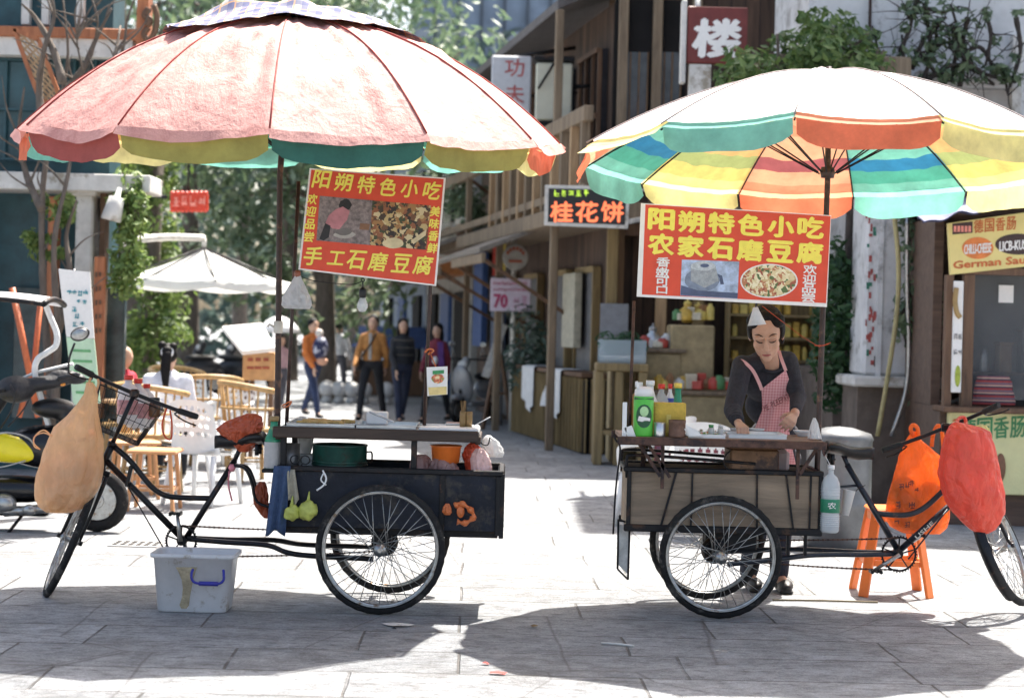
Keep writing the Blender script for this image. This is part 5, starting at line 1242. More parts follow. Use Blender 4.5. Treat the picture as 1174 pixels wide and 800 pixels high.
# apron: bib and skirt wrapped on the chest, straps over the shoulders
def gingham():
    m,nt,n,l,p=new_mat('pink_gingham');co=coords(n,l);s=n.new('ShaderNodeSeparateXYZ');l.new(co,s.inputs[0]);o=[]
    for ax in(0,2):
        a=n.new('ShaderNodeMath');a.operation='MULTIPLY_ADD';l.new(s.outputs[ax],a.inputs[0]);a.inputs[1].default_value=1/.017;a.inputs[2].default_value=100
        f=n.new('ShaderNodeMath');f.operation='FRACT';l.new(a.outputs[0],f.inputs[0]);g=n.new('ShaderNodeMath');g.operation='GREATER_THAN';l.new(f.outputs[0],g.inputs[0]);g.inputs[1].default_value=.5;o.append(g)
    ad=n.new('ShaderNodeMath');l.new(o[0].outputs[0],ad.inputs[0]);l.new(o[1].outputs[0],ad.inputs[1]);hv=n.new('ShaderNodeMath');hv.operation='MULTIPLY';l.new(ad.outputs[0],hv.inputs[0]);hv.inputs[1].default_value=.5
    mx=n.new('ShaderNodeMix');mx.data_type='RGBA';l.new(hv.outputs[0],mx.inputs[0]);mx.inputs[6].default_value=(.74,.44,.45,1);mx.inputs[7].default_value=(.58,.22,.25,1);l.new(mx.outputs[2],p.inputs['Base Color']);p.inputs['Roughness'].default_value=.9;return m
gh=gingham();strapm=M('pink_binding',(.72,.40,.40),.9,0,.1)
def tors_front(px,py):
    """distance of the chest front below pixel (px,py)"""
    t=(py-418)/(545-418);dc=11.40+.32*min(1,max(0,t));cx=881+8*t
    u=max(-1,min(1,(px-cx)*S(dc)/.175));return dc-.122*math.sqrt(max(.06,1-u*u))-.012
prows=[(424,901,901),(446,873,908.5),(455,873.5,909),(470,874,908),(482,869,906),(495,864,905),(512,862,908),(530,863,912),(548,864,914),(575,866,914)]
def AP(u,v):
    i=min(len(prows)-2,int(v*(len(prows)-1)));f=v*(len(prows)-1)-i
    y=prows[i][0]*(1-f)+prows[i+1][0]*f;l_=prows[i][1]*(1-f)+prows[i+1][1]*f;r_=prows[i][2]*(1-f)+prows[i+1][2]*f
    px=l_+(r_-l_)*u;yy=y
    if v<1/9: # slanted upper hem
        yy=446+(424-446)*u+ (y-424)*(1-u)*0+(y-424)*u
        px=873+(901-873)*u+(908.5-901)*u*v*9
    d=tors_front(px,yy)-.004+.006*math.sin(u*15+yy*.05)*(.2+.8*v)
    return W(px,yy,d)
m=MB();m.grid(AP,22,40);ap=m.build('apron',gh,wr_)
m=MB()
def strap(pts,w=.020):
    P_=smooth_path([W(x,y,d) for x,y,d in pts],6)
    vs=[];
    for i,p_ in enumerate(P_):
        t=(P_[min(i+1,len(P_)-1)]-P_[max(i-1,0)]).normalized();sd=t.cross(Vector((0,1,.25))).normalized();vs+=[p_-sd*w/2,p_+sd*w/2]
    m.add(vs,[(2*i,2*i+1,2*i+3,2*i+2) for i in range(len(P_)-1)],0,True)
strap([(873.5,447,11.275),(870,438,11.26),(864,426,11.265),(857,418,11.28),(850,413.5,11.31),(845,415,11.36),(842,424,11.42)])
strap([(901,425,11.295),(898,417,11.30),(895,409,11.315),(893,402,11.36),(892,399,11.42)])
m.build('apron_strap',strapm,ap)
m=MB()
for k,chh in enumerate('ME PLEEPATE'):
    if chh==' ': continue
    x_=877+2.85*k;y_=468-1.45*k;d_=tors_front(x_,y_)-.018
    text(m,chh,W(x_,y_,d_),(1,.25*(x_-884)/24,.50),(-.40,0,1),2.5*S(d_),6.5*S(d_),.0)
m.build('lettering',M('dark_red_print',(.16,.03,.04),.7),ap)

# ---- people in the street (about 30 m away)
def walker(label,px,py,ytop,jacket,trousers,facing=0.0,stride=.16,hair='short',arms=(0.15,-.12),group='people walking in the street',extra=None,female=False):
    g=G(px,py);d=g.y;H=W(px,ytop,d).z;base=Vector((W(px,py,d).x,d,0));k=H/1.70
    o=thing('person',label,'person',base,group);Rz=Matrix.Rotation(facing,3,'Z')
    def q(x,y,z): return base+Rz@Vector((x*k,y*k,z*k))
    sw=.135 if female else .160
    b=MB();b.ell(q(0,0,1.585),(.082*k,.098*k,.122*k),Rz);b.ell(q(0,-.085,1.575),(.012*k,.018*k,.018*k),Rz);cap_(b,q(0,.01,1.50),q(0,.01,1.40),.05*k,.055*k)
    b.ell(q(0,0,1.22),(.15*k,.09*k,.25*k),Rz);b.ell(q(0,0,.93),(.14*k,.09*k,.13*k),Rz)
    hl=[]
    for s,a in((-1,arms[0]),(1,arms[1])):
        sh=q(s*sw,0,1.35);el_=q(s*(sw+.055),-a*.5,1.09);wr2=q(s*(sw+.02),-a*1.6-.05,.86);limb(b,[sh,el_,wr2],[.045*k,.037*k,.027*k],8);hand(b,wr2,q(0,-.03,-1)-q(0,0,0),Rz@Vector((-s,0,0)),.17*k,.35,.05,s);hl.append((sh,el_,wr2))
    lg=[]
    for s,st in((-1,stride),(1,-stride)):
        hp_=q(s*.09,0,.90);kn_=q(s*.095,-st*.6-.02,.49);an_=q(s*.09,-st+(.05 if st<0 else 0),.09+(.03 if st<0 else 0));limb(b,[hp_,kn_,an_],[.07*k,.05*k,.037*k],8);cap_(b,an_,an_+Rz@Vector((0,-.11*k,-.05*k)),.034*k,.028*k,8);lg.append((hp_,kn_,an_))
    fuse(b,'body',skin_b,o,.014*k,3)
    j=MB();j.ell(q(0,0,1.22),(.165*k,.122*k,.24*k),Rz);j.ell(q(0,0,1.02),(.162*k,.12*k,.15*k),Rz);cap_(j,q(0,0,1.40),q(-sw+.01,0,1.35),.07*k,.06*k);cap_(j,q(0,0,1.40),q(sw-.01,0,1.35),.07*k,.06*k)
    for (a_,e_,w_) in hl: limb(j,[a_,e_,w_.lerp(e_,.1)],[.066*k,.056*k,.044*k],10)
    j.lathe([(.075*k,0),(.07*k,.05*k),(.055*k,.05*k)],q(0,.005,1.42),14);fuse(j,'jacket',jacket,o,.016*k,3)
    t=MB();t.ell(q(0,0,.93),(.165*k,.118*k,.12*k),Rz)
    for (a_,e_,w_) in lg: limb(t,[a_,e_,w_+Vector((0,0,.02*k))],[.092*k,.068*k,.055*k],10)
    fuse(t,'trousers',trousers,o,.016*k,3)
    for (a_,e_,w_) in lg:
        m=MB();f=Rz@Vector((0,-1,0));m.ell(w_+f*.06*k+Vector((0,0,-.055*k)),(.045*k,.12*k,.036*k),Rz);m.ell(w_+Vector((0,0,-.03*k)),(.045*k,.055*k,.055*k));m.build('shoe',black_plastic,o)
    h=MB();h.ell(q(0,.024,1.632),(.091*k,.099*k,.098*k),Rz)
    if hair=='long': h.ell(q(0,.06,1.50),(.092*k,.062*k,.17*k),Rz);[h.ell(q(s*.075,.0,1.50),(.028*k,.045*k,.15*k),Rz) for s in(-1,1)]
    h.build('hair',hairm,o)
    for s in(-1,1):
        m=MB();m.ell(q(s*.030,-.083,1.60),(.013*k,.006*k,.006*k),Rz);m.build('eye',black_plastic,o)
    m=MB();m.ell(q(0,-.082,1.525),(.022*k,.007*k,.006*k),Rz);m.build('mouth',M('lips',(0,0,0)),o)
    if extra: extra(o,q,k,Rz)
    return o
cloth=lambda n,c,**kw: M(n,c,.9,0,.25,10,.3,60,**kw)
def openjacket(o,q,k,Rz):
    m=MB();m.beam(q(0,-.122,1.42),q(0,-.128,.98),.05*k,.02,(0,1,0),.005);m.build('shirt',cloth('grey_shirt',(.40,.38,.36)),o)
    m=MB();m.tube(smooth_path([q(.09,-.11,1.42),q(.0,-.15,1.22),q(-.16,-.10,1.02)],5),.014*k,6);m.ell(q(-.22,-.05,.92),(.07*k,.12*k,.12*k),Rz);m.build('shoulder_bag',cloth('dark_bag',(.03,.028,.03)),o)
def carrier(o,q,k,Rz):
    m=MB();m.ell(q(.03,-.17,1.20),(.15*k,.11*k,.21*k),Rz);m.build('baby_carrier',M('navy_dotted',(.03,.035,.10),.9,0,.2,9,.2,spots=((.6,.62,.7),.42,9)),o)
    m=MB();m.ell(q(.02,-.14,1.46),(.07*k,.07*k,.08*k),Rz);m.build('baby_cap',M('pale_cap',(.72,.66,.60),.9),o)
    m=MB();m.ell(q(.05,-.20,.98),(.11*k,.08*k,.07*k),Rz);m.build('baby_trousers',M('orange_white',(.8,.45,.30),.9),o)
def scarfx(o,q,k,Rz):
    m=MB();m.beam(q(.12,-.13,1.40),q(.16,-.13,.95),.10*k,.02,(0,1,0),.005);m.build('purple_scarf',cloth('purple_cloth',(.12,.05,.22)),o)
    m=MB();m.ell(q(.03,-.13,1.08),(.05*k,.04*k,.07*k),Rz);m.build('white_cup',white_plastic,o)
walker('passer by in an orange jacket with a navy dotted baby carrier on the front',357,478,366,cloth('orange_jacket',(.62,.18,.04)),cloth('blue_jeans',(.035,.05,.11)),R(42),.30,extra=carrier)
walker('man in an amber zip jacket and black trousers strolling towards the tricycles',425,481,362,cloth('amber_jacket',(.42,.19,.055)),cloth('black_trousers',(.016,.017,.022)),R(-14),.33,arms=(.20,-.14),extra=openjacket)
def stripesx(o,q,k,Rz):
    for z in(1.12,1.24,1.36):
        m=MB();m.ring(q(0,0,z),.186*k,.012*k,(0,0,1),24,6);m.v=[tuple((base_:=q(0,0,z))+Vector(((p[0]-base_.x)*1.0,(p[1]-base_.y)*.70,p[2]-base_.z))) for p in m.v];m.build('knitted_band',cloth('olive_band',(.09,.085,.075)),o)
walker('long haired passer by in a banded dark sweater, right of the amber jacket',459,485,366,cloth('dark_sweater',(.022,.024,.030)),cloth('navy_trousers',(.022,.028,.055)),R(16),.28,'long',extra=stripesx,female=True)
walker('passer by in a maroon jacket with a purple scarf holding a white cup',499,484,372,cloth('maroon_jacket',(.20,.03,.05)),cloth('black_trousers',(0,0,0)),R(-24),.30,'long',extra=scarfx,female=True)
pp=walker('passer by in a pale pink top walking under a white sun umbrella',321,470,385,cloth('pale_pink_top',(.60,.38,.40)),cloth('grey_trousers',(.10,.10,.12)),R(30),.12,'long',female=True)
pd=pp.location.y
m=MB();c=W(320,381,pd-.1);ru=25*S(pd);pu=thing('hand_parasol','small white sun umbrella held over the pale pink top','umbrella',c)
m.lathe([(ru,0),(ru*.86,.10),(ru*.6,.20),(ru*.3,.265),(0.01,.29),(0.0,.33)],c,16,(0,0,1));m.build('canopy',M('white_nylon',(.80,.80,.80),.7,0,.05,trans=.3),pu)
m=MB();m.tube([c+Vector((0,0,.29)),c+Vector((.02,0,-.55))],.010,6);m.build('shaft',dark_steel,pu)
walker('distant passer by in a white shirt between the orange and the amber jackets',387,455,370,cloth('white_shirt',(.68,.68,.70)),cloth('grey_trousers',(0,0,0)),R(160),.14)
# ---- people seated at the cafe
def sitter(label,px,d,zhead,top,facing,ponytail=False):
    base=Vector((W(px,450,d).x,d,0));o=thing('person',label,'person',base,'people seated at the cafe');Rz=Matrix.Rotation(facing,3,'Z');k=zhead/1.27
    def q(x,y,z): return base+Rz@Vector((x*k,y*k,z*k))
    b=MB();b.ell(q(0,-.02,1.14),(.075*k,.092*k,.115*k),Rz);b.ell(q(0,-.11,1.13),(.012*k,.016*k,.018*k),Rz);cap_(b,q(0,0,1.06),q(0,0,.96),.05*k,.055*k);b.ell(q(0,0,.78),(.14*k,.09*k,.24*k),Rz);b.ell(q(0,0,.52),(.15*k,.11*k,.10*k),Rz)
    al=[];ll=[]
    for s in(-1,1):
        sh=q(s*.17,0,.93);el_=q(s*.22,-.08,.68);w_=q(s*.12,-.30,.72);limb(b,[sh,el_,w_],[.043*k,.036*k,.026*k],8);hand(b,w_,Rz@Vector((-s*.4,-1,0)),Vector((0,0,-1)),.17*k,.4,.05,s);al.append((sh,el_,w_))
        hp_=q(s*.09,-.02,.50);kn_=q(s*.11,-.42,.50);an_=q(s*.11,-.42,.09);limb(b,[hp_,kn_,an_],[.07*k,.052*k,.038*k],8);cap_(b,an_,an_+Rz@Vector((0,-.11,-.05)),.034,.028,8);ll.append((hp_,kn_,an_))
    fuse(b,'body',skin_b,o,.013,3)
    j=MB();j.ell(q(0,0,.79),(.180*k,.125*k,.25*k),Rz);j.ell(q(0,0,.57),(.18*k,.13*k,.11*k),Rz);cap_(j,q(-.15,0,.93),q(.15,0,.93),.066*k,.066*k)
    for (a_,e_,w_) in al: limb(j,[a_,e_,w_.lerp(e_,.35)],[.064*k,.054*k,.046*k],10)
    fuse(j,'top',top,o,.015,3)
    t=MB()
    for (a_,e_,w_) in ll: limb(t,[a_,e_,w_],[.09*k,.07*k,.055*k],10)
    fuse(t,'trousers',cloth('black_trousers',(0,0,0)),o,.015,3)
    for (a_,e_,w_) in ll: m=MB();m.ell(w_+Rz@Vector((0,-.06,-.05)),(.045,.12,.036),Rz);m.build('shoe',black_plastic,o)
    h=MB();h.ell(q(0,.012,1.175),(.085*k,.095*k,.098*k),Rz)
    if ponytail: h.ell(q(0,.13,1.20),(.05*k,.05*k,.05*k),Rz);limb(h,[q(0,.15,1.17),q(.01,.17,1.02),q(.0,.16,.80)],[.045*k,.045*k,.015*k],10);h.ell(q(.05,.10,1.25),(.04,.04,.04));h.ell(q(-.05,.10,1.24),(.04,.04,.04))
    h.build('hair',hairm,o)
    if ponytail: m=MB();m.ring(q(0,.135,1.19),.045*k,.016*k,(0,1,-.3),16,6);m.build('hair_tie',white_plastic,o)
    return o
sitter('person in a red shirt seated at the cafe, seen from behind the ivy',140,20.0,1.27,cloth('red_shirt',(.55,.03,.06)),R(70))
sitter('woman with a black ponytail in a white shirt seated with her back to us',192,18.3,1.32,cloth('white_blouse',(.74,.74,.80)),R(185),True)
# ================================================================ left side: shop house, cafe, scooter
lw=M('old_white_paint',(.62,.60,.56),.7,0,.2,5,.15,30,spots=((.32,.28,.22),.25,4))
teal=M('dark_teal_panel',(.02,.07,.085),.5,0,.4,5,.1)
orange_wood=wood('orange_wood',(.24,.075,.03),(.50,.19,.08),.6)
brown_wood=wood('brown_wood',(.07,.035,.02),(.20,.11,.06),.65)
tan_wood=wood('tan_wood',(.28,.16,.08),(.52,.36,.20),.6)
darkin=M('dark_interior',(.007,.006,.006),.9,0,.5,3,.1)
def X(px,d): return W(px,374,d).x
def Z(py,d,px=None):
    return W(587 if px is None else px,py,d).z
def panel(mb,x0,y0,x1,y1,d,th=.05,bev=0.0,dd=0.0,m=0):
    """box facing the camera from photo rect at distance d (front face), th deep"""
    p=W(x0,y0,d);q=W(x1,y1,d);cx=(x0+x1)/2;cy=(y0+y1)/2
    c=W(cx,cy,d);mb.box((c.x,d+th/2+dd,c.z),(abs(x1-x0)*S(d),th,abs(y1-y0)*S(d)),None,bev,m)
LDp=19.0
lb=thing('shop_house','dark teal shop house with white posts and orange beams on the left','building',(X(40,LDp),LDp,0))
m=MB();m.bx(X(-420,LDp),X(112,LDp),LDp+.35,LDp+.9,0,9,0);m.build('wall',teal,lb)
m=MB();panel(m,-200,40,152,62,LDp,.3);panel(m,-200,196,172,216,LDp-.35,.65,.01);m.build('white_beam',lw,lb)
m=MB();panel(m,84,216,104,470,LDp-.2,.3,.02);p=Vector((X(94,LDp-.2),LDp-.05,0));m.bx(p.x-.08,p.x+.08,LDp-.2,LDp+.1,0,1.0);panel(m,78,214,110,224,LDp-.28,.4,.02);m.build('column',lw,lb)
m=MB();panel(m,-200,29,166,41,LDp-.05,.25,.01);panel(m,157,-60,170,62,LDp-.06,.25,.01);m.build('orange_beam',orange_wood,lb)
for (a,b_) in((52,62),(-30,-20)):
    m=MB();panel(m,a,225,b_,500,LDp-.02,.2,.01);m.build('orange_post',orange_wood,lb)
for (x0,x1) in((-30,42),(60,84),(108,134)):
    m=MB();panel(m,x0,70,x1,180,LDp+.25,.06);w_=m.build('window',M('teal_glass',(.03,.075,.09),.15,0,.4,3,0),lb)
    m=MB()
    for xx in(x0,(x0+x1)/2,x1): panel(m,xx-1.2,66,xx+1.2,184,LDp+.19,.055)
    for yy in(68,125,182): panel(m,x0-1.3,yy-1.4,x1+1.3,yy+1.4,LDp+.185,.05)
    m.build('window_frame',teal,w_)
for (x0,x1) in((25,34),(48,56),(88,96)):
    m=MB();panel(m,x0,-40,x1,28,LDp+.1,.1);m.build('white_slat',lw,lb)
m=MB()
for i in range(3): panel(m,-60+i*75,330,-8+i*75,480,LDp+.22,.1,.005)
m.build('lower_panel',M('dim_glass',(.05,.075,.08),.2,0,.5,4,0),lb)
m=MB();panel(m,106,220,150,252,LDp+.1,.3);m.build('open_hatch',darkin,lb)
m=MB();panel(m,112,216,118,480,LDp-.1,.2);m.build('corner_post',brown_wood,lb)
# lattice panel leaning out
lt=thing('lattice_panel','orange diamond lattice panel leaning on the teal shop house','lattice',W(45,120,LDp-.4))
c=W(45,80,LDp-.45);a_=R(22);m=MB()
ux=Vector((math.cos(a_),0,-math.sin(a_)));uz=Vector((math.sin(a_)*-1,0,-math.cos(a_)))*-1
ux=Vector((.93,0,-.37)).normalized();uz=Vector((-.37,0,.93)).normalized()
hw,hh=.13,.36
for s in(-1,1): m.beam(c+ux*s*hw-uz*hh,c+ux*s*hw+uz*hh,.04,.03,(0,1,0));m.beam(c+uz*s*hh-ux*hw,c+uz*s*hh+ux*hw,.04,.03,(0,1,0))
m.build('frame',orange_wood,lt)
m=MB()
for k in range(-8,9):
    for s in(-1,1):
        t0=k*.088
        # diagonal slats clipped to the frame
        pts=[]
        for x_ in(-hw,hw):
            z_=t0+s*x_
            pts.append((x_,z_))
        (xa_,za),(xb_,zb_)=pts
        def clip(x0,z0,x1,z1):
            lo,hi=0.,1.
            dz=z1-z0
            for lim,sg in((hh,1),(-hh,-1)):
                f0=sg*z0-hh;f1=sg*z1-hh
                if f0>0 and f1>0: return None
                if f0>0: lo=max(lo,f0/(f0-f1))
                elif f1>0: hi=min(hi,f0/(f0-f1))
            return lo,hi
        r_=clip(xa_,za,xb_,zb_)
        if r_ and r_[1]-r_[0]>.05:
            P=lambda t:c+ux*(xa_+(xb_-xa_)*t)+uz*(za+(zb_-za)*t)+Vector((0,.004*s,0))
            m.beam(P(r_[0]),P(r_[1]),.022,.006,(0,1,0))
m.build('slats',tan_wood,lt)
# carved hanging ornament and small lamp
m=MB();b0=W(171,46,LDp-.1);m.tube(smooth_path([W(176,6,LDp-.1),W(180,20,LDp-.1),W(177,38,LDp-.1),W(170,46,LDp-.1),W(165,40,LDp-.1),W(170,32,LDp-.1)],5),.03,8);m.tube(smooth_path([W(171,10,LDp-.1),W(166,18,LDp-.1),W(172,24,LDp-.1),W(168,30,LDp-.1)],5),.035,8)
one(m,'carved_bracket',brown_wood,'dark carved scroll bracket at the top right of the teal shop house','bracket')
c=W(131,238,LDp-.5);m=MB();m.lathe([(.09,-.13),(.10,-.12),(.075,.10),(.03,.11),(.02,.2)],c,16,(.25,0,1));one(m,'porch_lamp',lw,'white tilted porch lamp under the eave of the teal shop house','lamp')
# bare climbing stems
rb=random.Random(21)
def stems(name,label,specs,mat,r0,cat='plant'):
    o=thing(name,label,cat,specs[0][0]);m=MB()
    for pts in specs: rk=r0*(1 if len(pts)>3 else .3);m.tube(smooth_path(pts,4),[rk*(1-.8*i/(4*(len(pts)-1)))*(1+.12*math.sin(i*2.3)) for i in range(4*(len(pts)-1)+1)],6)
    m.build('stem',mat,o);return o
bark=M('grey_bark',(.13,.105,.085),.9,0,.4,14,.5,40,stretch=(1,1,.3))
sp=[]
def br(pts,d): return [W(x,y,d+rb.uniform(-.15,.15)) for x,y in pts]
for pts in ([(60,560),(58,450),(50,340),(48,240),(55,170),(70,110),(78,60),(72,0)],[(62,480),(66,380),(62,280),(78,200),(84,150)],[(55,170),(45,110),(50,60),(62,20),(58,-10)],[(70,110),(95,80),(110,45),(128,10)],[(72,95),(60,55),(40,20),(25,5)],[(84,150),(110,110),(130,70),(138,30)],[(84,150),(100,130),(120,105),(140,60),(146,20)],[(95,80),(88,45),(92,5)],[(110,45),(112,20),(105,-5)],[(48,240),(30,200),(22,150),(28,100)],[(66,380),(80,320),(76,270),(88,230)]): sp.append(br(pts,LDp-.8))
for _ in range(46):
    b_=rb.choice(sp[:11]);i=rb.randrange(len(b_)-1);p_=b_[i].lerp(b_[i+1],rb.random());d_=Vector((rb.uniform(-1,1),rb.uniform(-.5,.5),rb.uniform(.1,1.2))).normalized();L_=rb.uniform(.2,.65)
    q_=p_+d_*L_*.5+Vector((rb.uniform(-.06,.06),0,.03));sp.append([p_,q_,q_+(d_+Vector((rb.uniform(-.6,.6),0,rb.uniform(-.2,.5)))).normalized()*L_*.5])
stems('bare_shrub','bare leafless branching stems in front of the teal shop house',sp,bark,.045)
hg=thing('hanging_greenery','light green climbing leaves trailing under the eave of the teal shop house','plant',W(150,215,LDp-.6))
r_=random.Random(91);m=MB();cl=[(W(142+r_.uniform(-10,14)+.03*(y-200),y,LDp-.3+r_.uniform(-.2,.2)),r_.uniform(.07,.17)) for y in [r_.uniform(200,330) for _ in range(46)]]+[(W(r_.uniform(30,80),r_.uniform(225,300),LDp-.7),r_.uniform(.05,.10)) for _ in range(16)]
leaves(m,cl,34,.045,r_);m.build('leaves',foliage('pale_creeper_leaf',(.09,.17,.04),(.26,.34,.10)),hg);m=MB()
for k in range(5): x=140+k*5;m.tube(smooth_path([W(x,198,LDp-.25),W(x+r_.uniform(-4,6),240,LDp-.3),W(x+r_.uniform(-4,8),300,LDp-.3)],5),.010,5)
m.build('stem',bark,hg)
# leaning orange poles
m=MB();m.tube([W(14,330,17),W(44,478,17)],.03,8);m.tube([W(46,350,17.1),W(40,410,17.1),W(22,478,17.1)],.025,8);one(m,'crossed_poles',M('orange_paint',(.50,.12,.04),.5),'crossed orange poles leaning beside the scooter canopy','poles')
# menu board and roll up banner
m=MB();mb_=thing('menu_board','narrow orange wooden menu board on the corner of the teal shop house','board',W(112,440,LDp-.5));panel(m,106,294,119,440,LDp-.5,.06,.01);m.build('board',orange_wood,mb_)
m=MB()
for y in(312,328,344,360,376): panel(m,109,y,111.5,y+6,LDp-.51,.006);panel(m,113.5,y,116,y+5,LDp-.51,.006)
m.build('carved_marks',brown_wood,mb_)
bd=15.2
rbn=thing('roll_up_banner','tall white and pale green roll up banner with teal writing, left of the cafe','banner',W(100,470,bd))
def quadp(mb,q,d,th=.012): mb.prism([W(x,y,d) for x,y in q],(0,1,0),th)
m=MB();quadp(m,[(67,308),(103,312),(108,388),(76,386)],bd);m.build('white_sheet',white_ink,rbn)
m=MB();quadp(m,[(76,386.5),(108,388.5),(115,462),(84,465)],bd);m.build('green_sheet',M('pale_green_print',(.55,.74,.52),.6,0,.1),rbn)
m=MB()
for i,(px,py,s) in enumerate(((79,335,6),(85,334,6),(92,336,7),(98,335,6),(90,345,5),(97,346,5),(85,355,7),(88,362,6),(86,372,6),(94,371,6))): marks(m,W(px,py,bd-.006),(1,0,0),(0,0,1),s*S(bd),s*S(bd),i+40)
m.build('teal_lettering',M('teal_ink',(.02,.28,.34),.6),rbn)
m=MB()
for i in range(5): quadp(m,[(82+i*1.2,400+i*12),(104+i*1.5,401+i*12),(104.4+i*1.5,404+i*12),(82.4+i*1.2,403+i*12)],bd-.004,.003)
m.build('printed_lines',M('green_ink',(.16,.42,.18),.6),rbn)
m=MB();a=W(100,464,bd);m.bx(a.x-.13,a.x+.13,bd-.06,bd+.08,0,.05,.01);m.tube([(a.x,bd+.03,.04),W(85,308,bd+.03)],.008,6);m.build('stand',chrome,rbn)
# scooter with a rain canopy
sdp=13.9
sc=thing('scooter','black and yellow scooter with a rain canopy at the left edge','scooter',(X(20,sdp),sdp,0))
def sp_(px,py,dy=0.0): p=W(px,py,sdp);return Vector((p.x,sdp+dy,p.z))
def scooter_wheel(parent,c,r,w=.045):
    m=MB();m.ring(c,r-w,w,(0,1,0),36,10);o=m.build('wheel',tyre_rubber,parent)
    m=MB();m.lathe([(r*.60,-.03),(r*.62,-.03),(r*.62,.03),(r*.60,.03)],c,28,(0,1,0))
    for k in range(6): t=k*math.pi/3;m.beam(c,c+Vector((math.cos(t),0,math.sin(t)))*r*.62,.025,.04,(0,1,0))
    m.lathe([(.05,-.05),(.06,0),(.05,.05)],c,14,(0,1,0));m.build('rim',chrome,o);return o
wc=sp_(112,576);wc.z=.225;scooter_wheel(sc,wc,.225)
wc2=wc+Vector((-1.22,0,0));scooter_wheel(sc,wc2,.225)
glossb=M('gloss_black',(.006,.006,.008),.2,0,.2,8,.0)
m=MB();rows(m,[(470,20,60),(482,8,88),(500,2,90),(520,-4,88),(545,-20,100),(560,-30,104),(575,-40,88),(585,-40,60)],sdp,.0,24,.02,3)
m=MB()
m.ell(sp_(58,512),(.36,.15,.16),None,22,14);m.ell(sp_(15,560),(.42,.14,.10));m.ell(sp_(90,530),(.22,.12,.10));m.ell(sp_(-50,500),(.16,.16,.30));m.box(sp_(0,585),(.75,.22,.06),None,.02)
fuse(m,'body',glossb,sc,.014,3)
m=MB();m.ell(sp_(2,511,-.10),(.30,.085,.105),Matrix.Rotation(R(9),3,'Y'),26,16);fuse(m,'yellow_fairing',M('yellow_paint',(.80,.68,.02),.25,0,.05),sc,.010,3)
m=MB();m.ell(sp_(62,468),(.17,.13,.075));m.ell(sp_(85,478),(.14,.11,.06));fuse(m,'seat',black_plastic,sc,.012,3)
m=MB();m.ell(sp_(45,440,-.02),(.27,.09,.055),Matrix.Rotation(R(-9),3,'Y'));m.tube([sp_(70,433,-.1),sp_(98,428,-.2)],.02,8);m.ell(sp_(20,446,-.05),(.14,.16,.10));m.ell(sp_(78,432),(.14,.07,.05),Matrix.Rotation(R(8),3,'Y'));fuse(m,'handlebar_cover',M('black_nylon',(.02,.02,.024),.6,0,.3,20,.4,40),sc,.012,3)
m=MB();m.tube(smooth_path([sp_(-40,560),sp_(-15,490),sp_(10,448)],4),.035,10);m.tube([sp_(12,447,-.3),sp_(14,445,.0),sp_(12,447,.3)],.014,8);m.tube([sp_(-48,495),sp_(-88,590)],.03,8);m.build('steering_column',dark_steel,sc)
m=MB();m.tube(smooth_path([sp_(82,428,-.1),sp_(84,410,-.12),sp_(90,393,-.12)],4),.008,6);m.ell(sp_(96,383,-.12),(.072,.02,.05),Matrix.Rotation(R(-18),3,'Y'));mo=m.build('mirror',black_plastic,sc)
m=MB();m.ell(sp_(96,383,-.135),(.060,.012,.040),Matrix.Rotation(R(-18),3,'Y'));m.build('mirror_glass',chrome,mo)
m=MB();m.tube(smooth_path([sp_(51,346),sp_(58,364),sp_(65,382),sp_(64,396),sp_(54,404),sp_(43,412),sp_(40,428),sp_(48,460),sp_(58,496)],5),.022,10);m.tube([sp_(15,437,.1),sp_(40,427,.02),sp_(84,417,.0)],.012,8);m.build('canopy_tube',M('white_tube',(.75,.75,.74),.35),sc)
def CAN(u,v):
    x=-30+90*u+ (0);p=W(-40+102*u,333+8*u*u+6*(2*v-1)**2,sdp);return Vector((p.x,sdp-.32+.64*v,p.z))
m=MB();m.grid(CAN,16,10);m.v+=[(a,b_,c_-.03) for a,b_,c_ in m.v];k=len(m.f);m.f+=[tuple(i+17*11 for i in f) for f in m.f[:k]];m.m+=m.m[:k];m.sm+=m.sm[:k]
m.build('rain_canopy',M('white_canopy',(.66,.66,.68),.5,0,.1,trans=.2),sc)
m=MB();m.tube([CAN(1,v/8)+Vector((0,0,-.015)) for v in range(9)],.022,8);m.tube([CAN(u/10,0)+Vector((0,0,-.015)) for u in range(11)],.018,8);m.build('canopy_rim',dark_steel,sc)
m=MB();m.tube(smooth_path([sp_(10,585,-.12),sp_(60,580,-.14),sp_(108,570,-.14)],4),.035,10);m.ell(sp_(10,575,-.12),(.09,.06,.075));m.build('exhaust',chrome,sc)
m=MB();m.tube([sp_(30,588,-.1),sp_(16,608,-.16)],.012,6);m.build('kickstand',dark_steel,sc)
m=MB();m.tube(smooth_path([sp_(-12,502,-.19),sp_(15,494,-.20),sp_(38,500,-.17),sp_(46,512,-.12)],5),.007,6);m.tube(smooth_path([sp_(-20,535,-.17),sp_(10,533,-.19),sp_(36,526,-.17)],5),.006,6);m.build('panel_trim',chrome,sc)
m=MB();m.lathe([(.05,0),(.055,.02),(.04,.05),(0,.055)],sp_(100,500,.0),18,(1,0,-.2));m.build('tail_light',M('red_lens',(.55,.03,.02),.2),sc)
m=MB();m.ell(sp_(12,575,-.17),(.07,.03,.055));m.ell(sp_(40,582,-.16),(.05,.03,.04));m.lathe([(.05,-.02),(.055,0),(.05,.02)],sp_(20,600,-.15) if False else sp_(-10,575,-.17),16,(0,1,0));m.build('engine_cover',chrome,sc)
m=MB();m.tube(smooth_path([sp_(92,572,-.13),sp_(90,548,-.14),sp_(84,526,-.12)],4),.016,8)
for k in range(9): m.ring(sp_(91,566-4.2*k,-.135),.026,.006,(0,0,1),14,5)
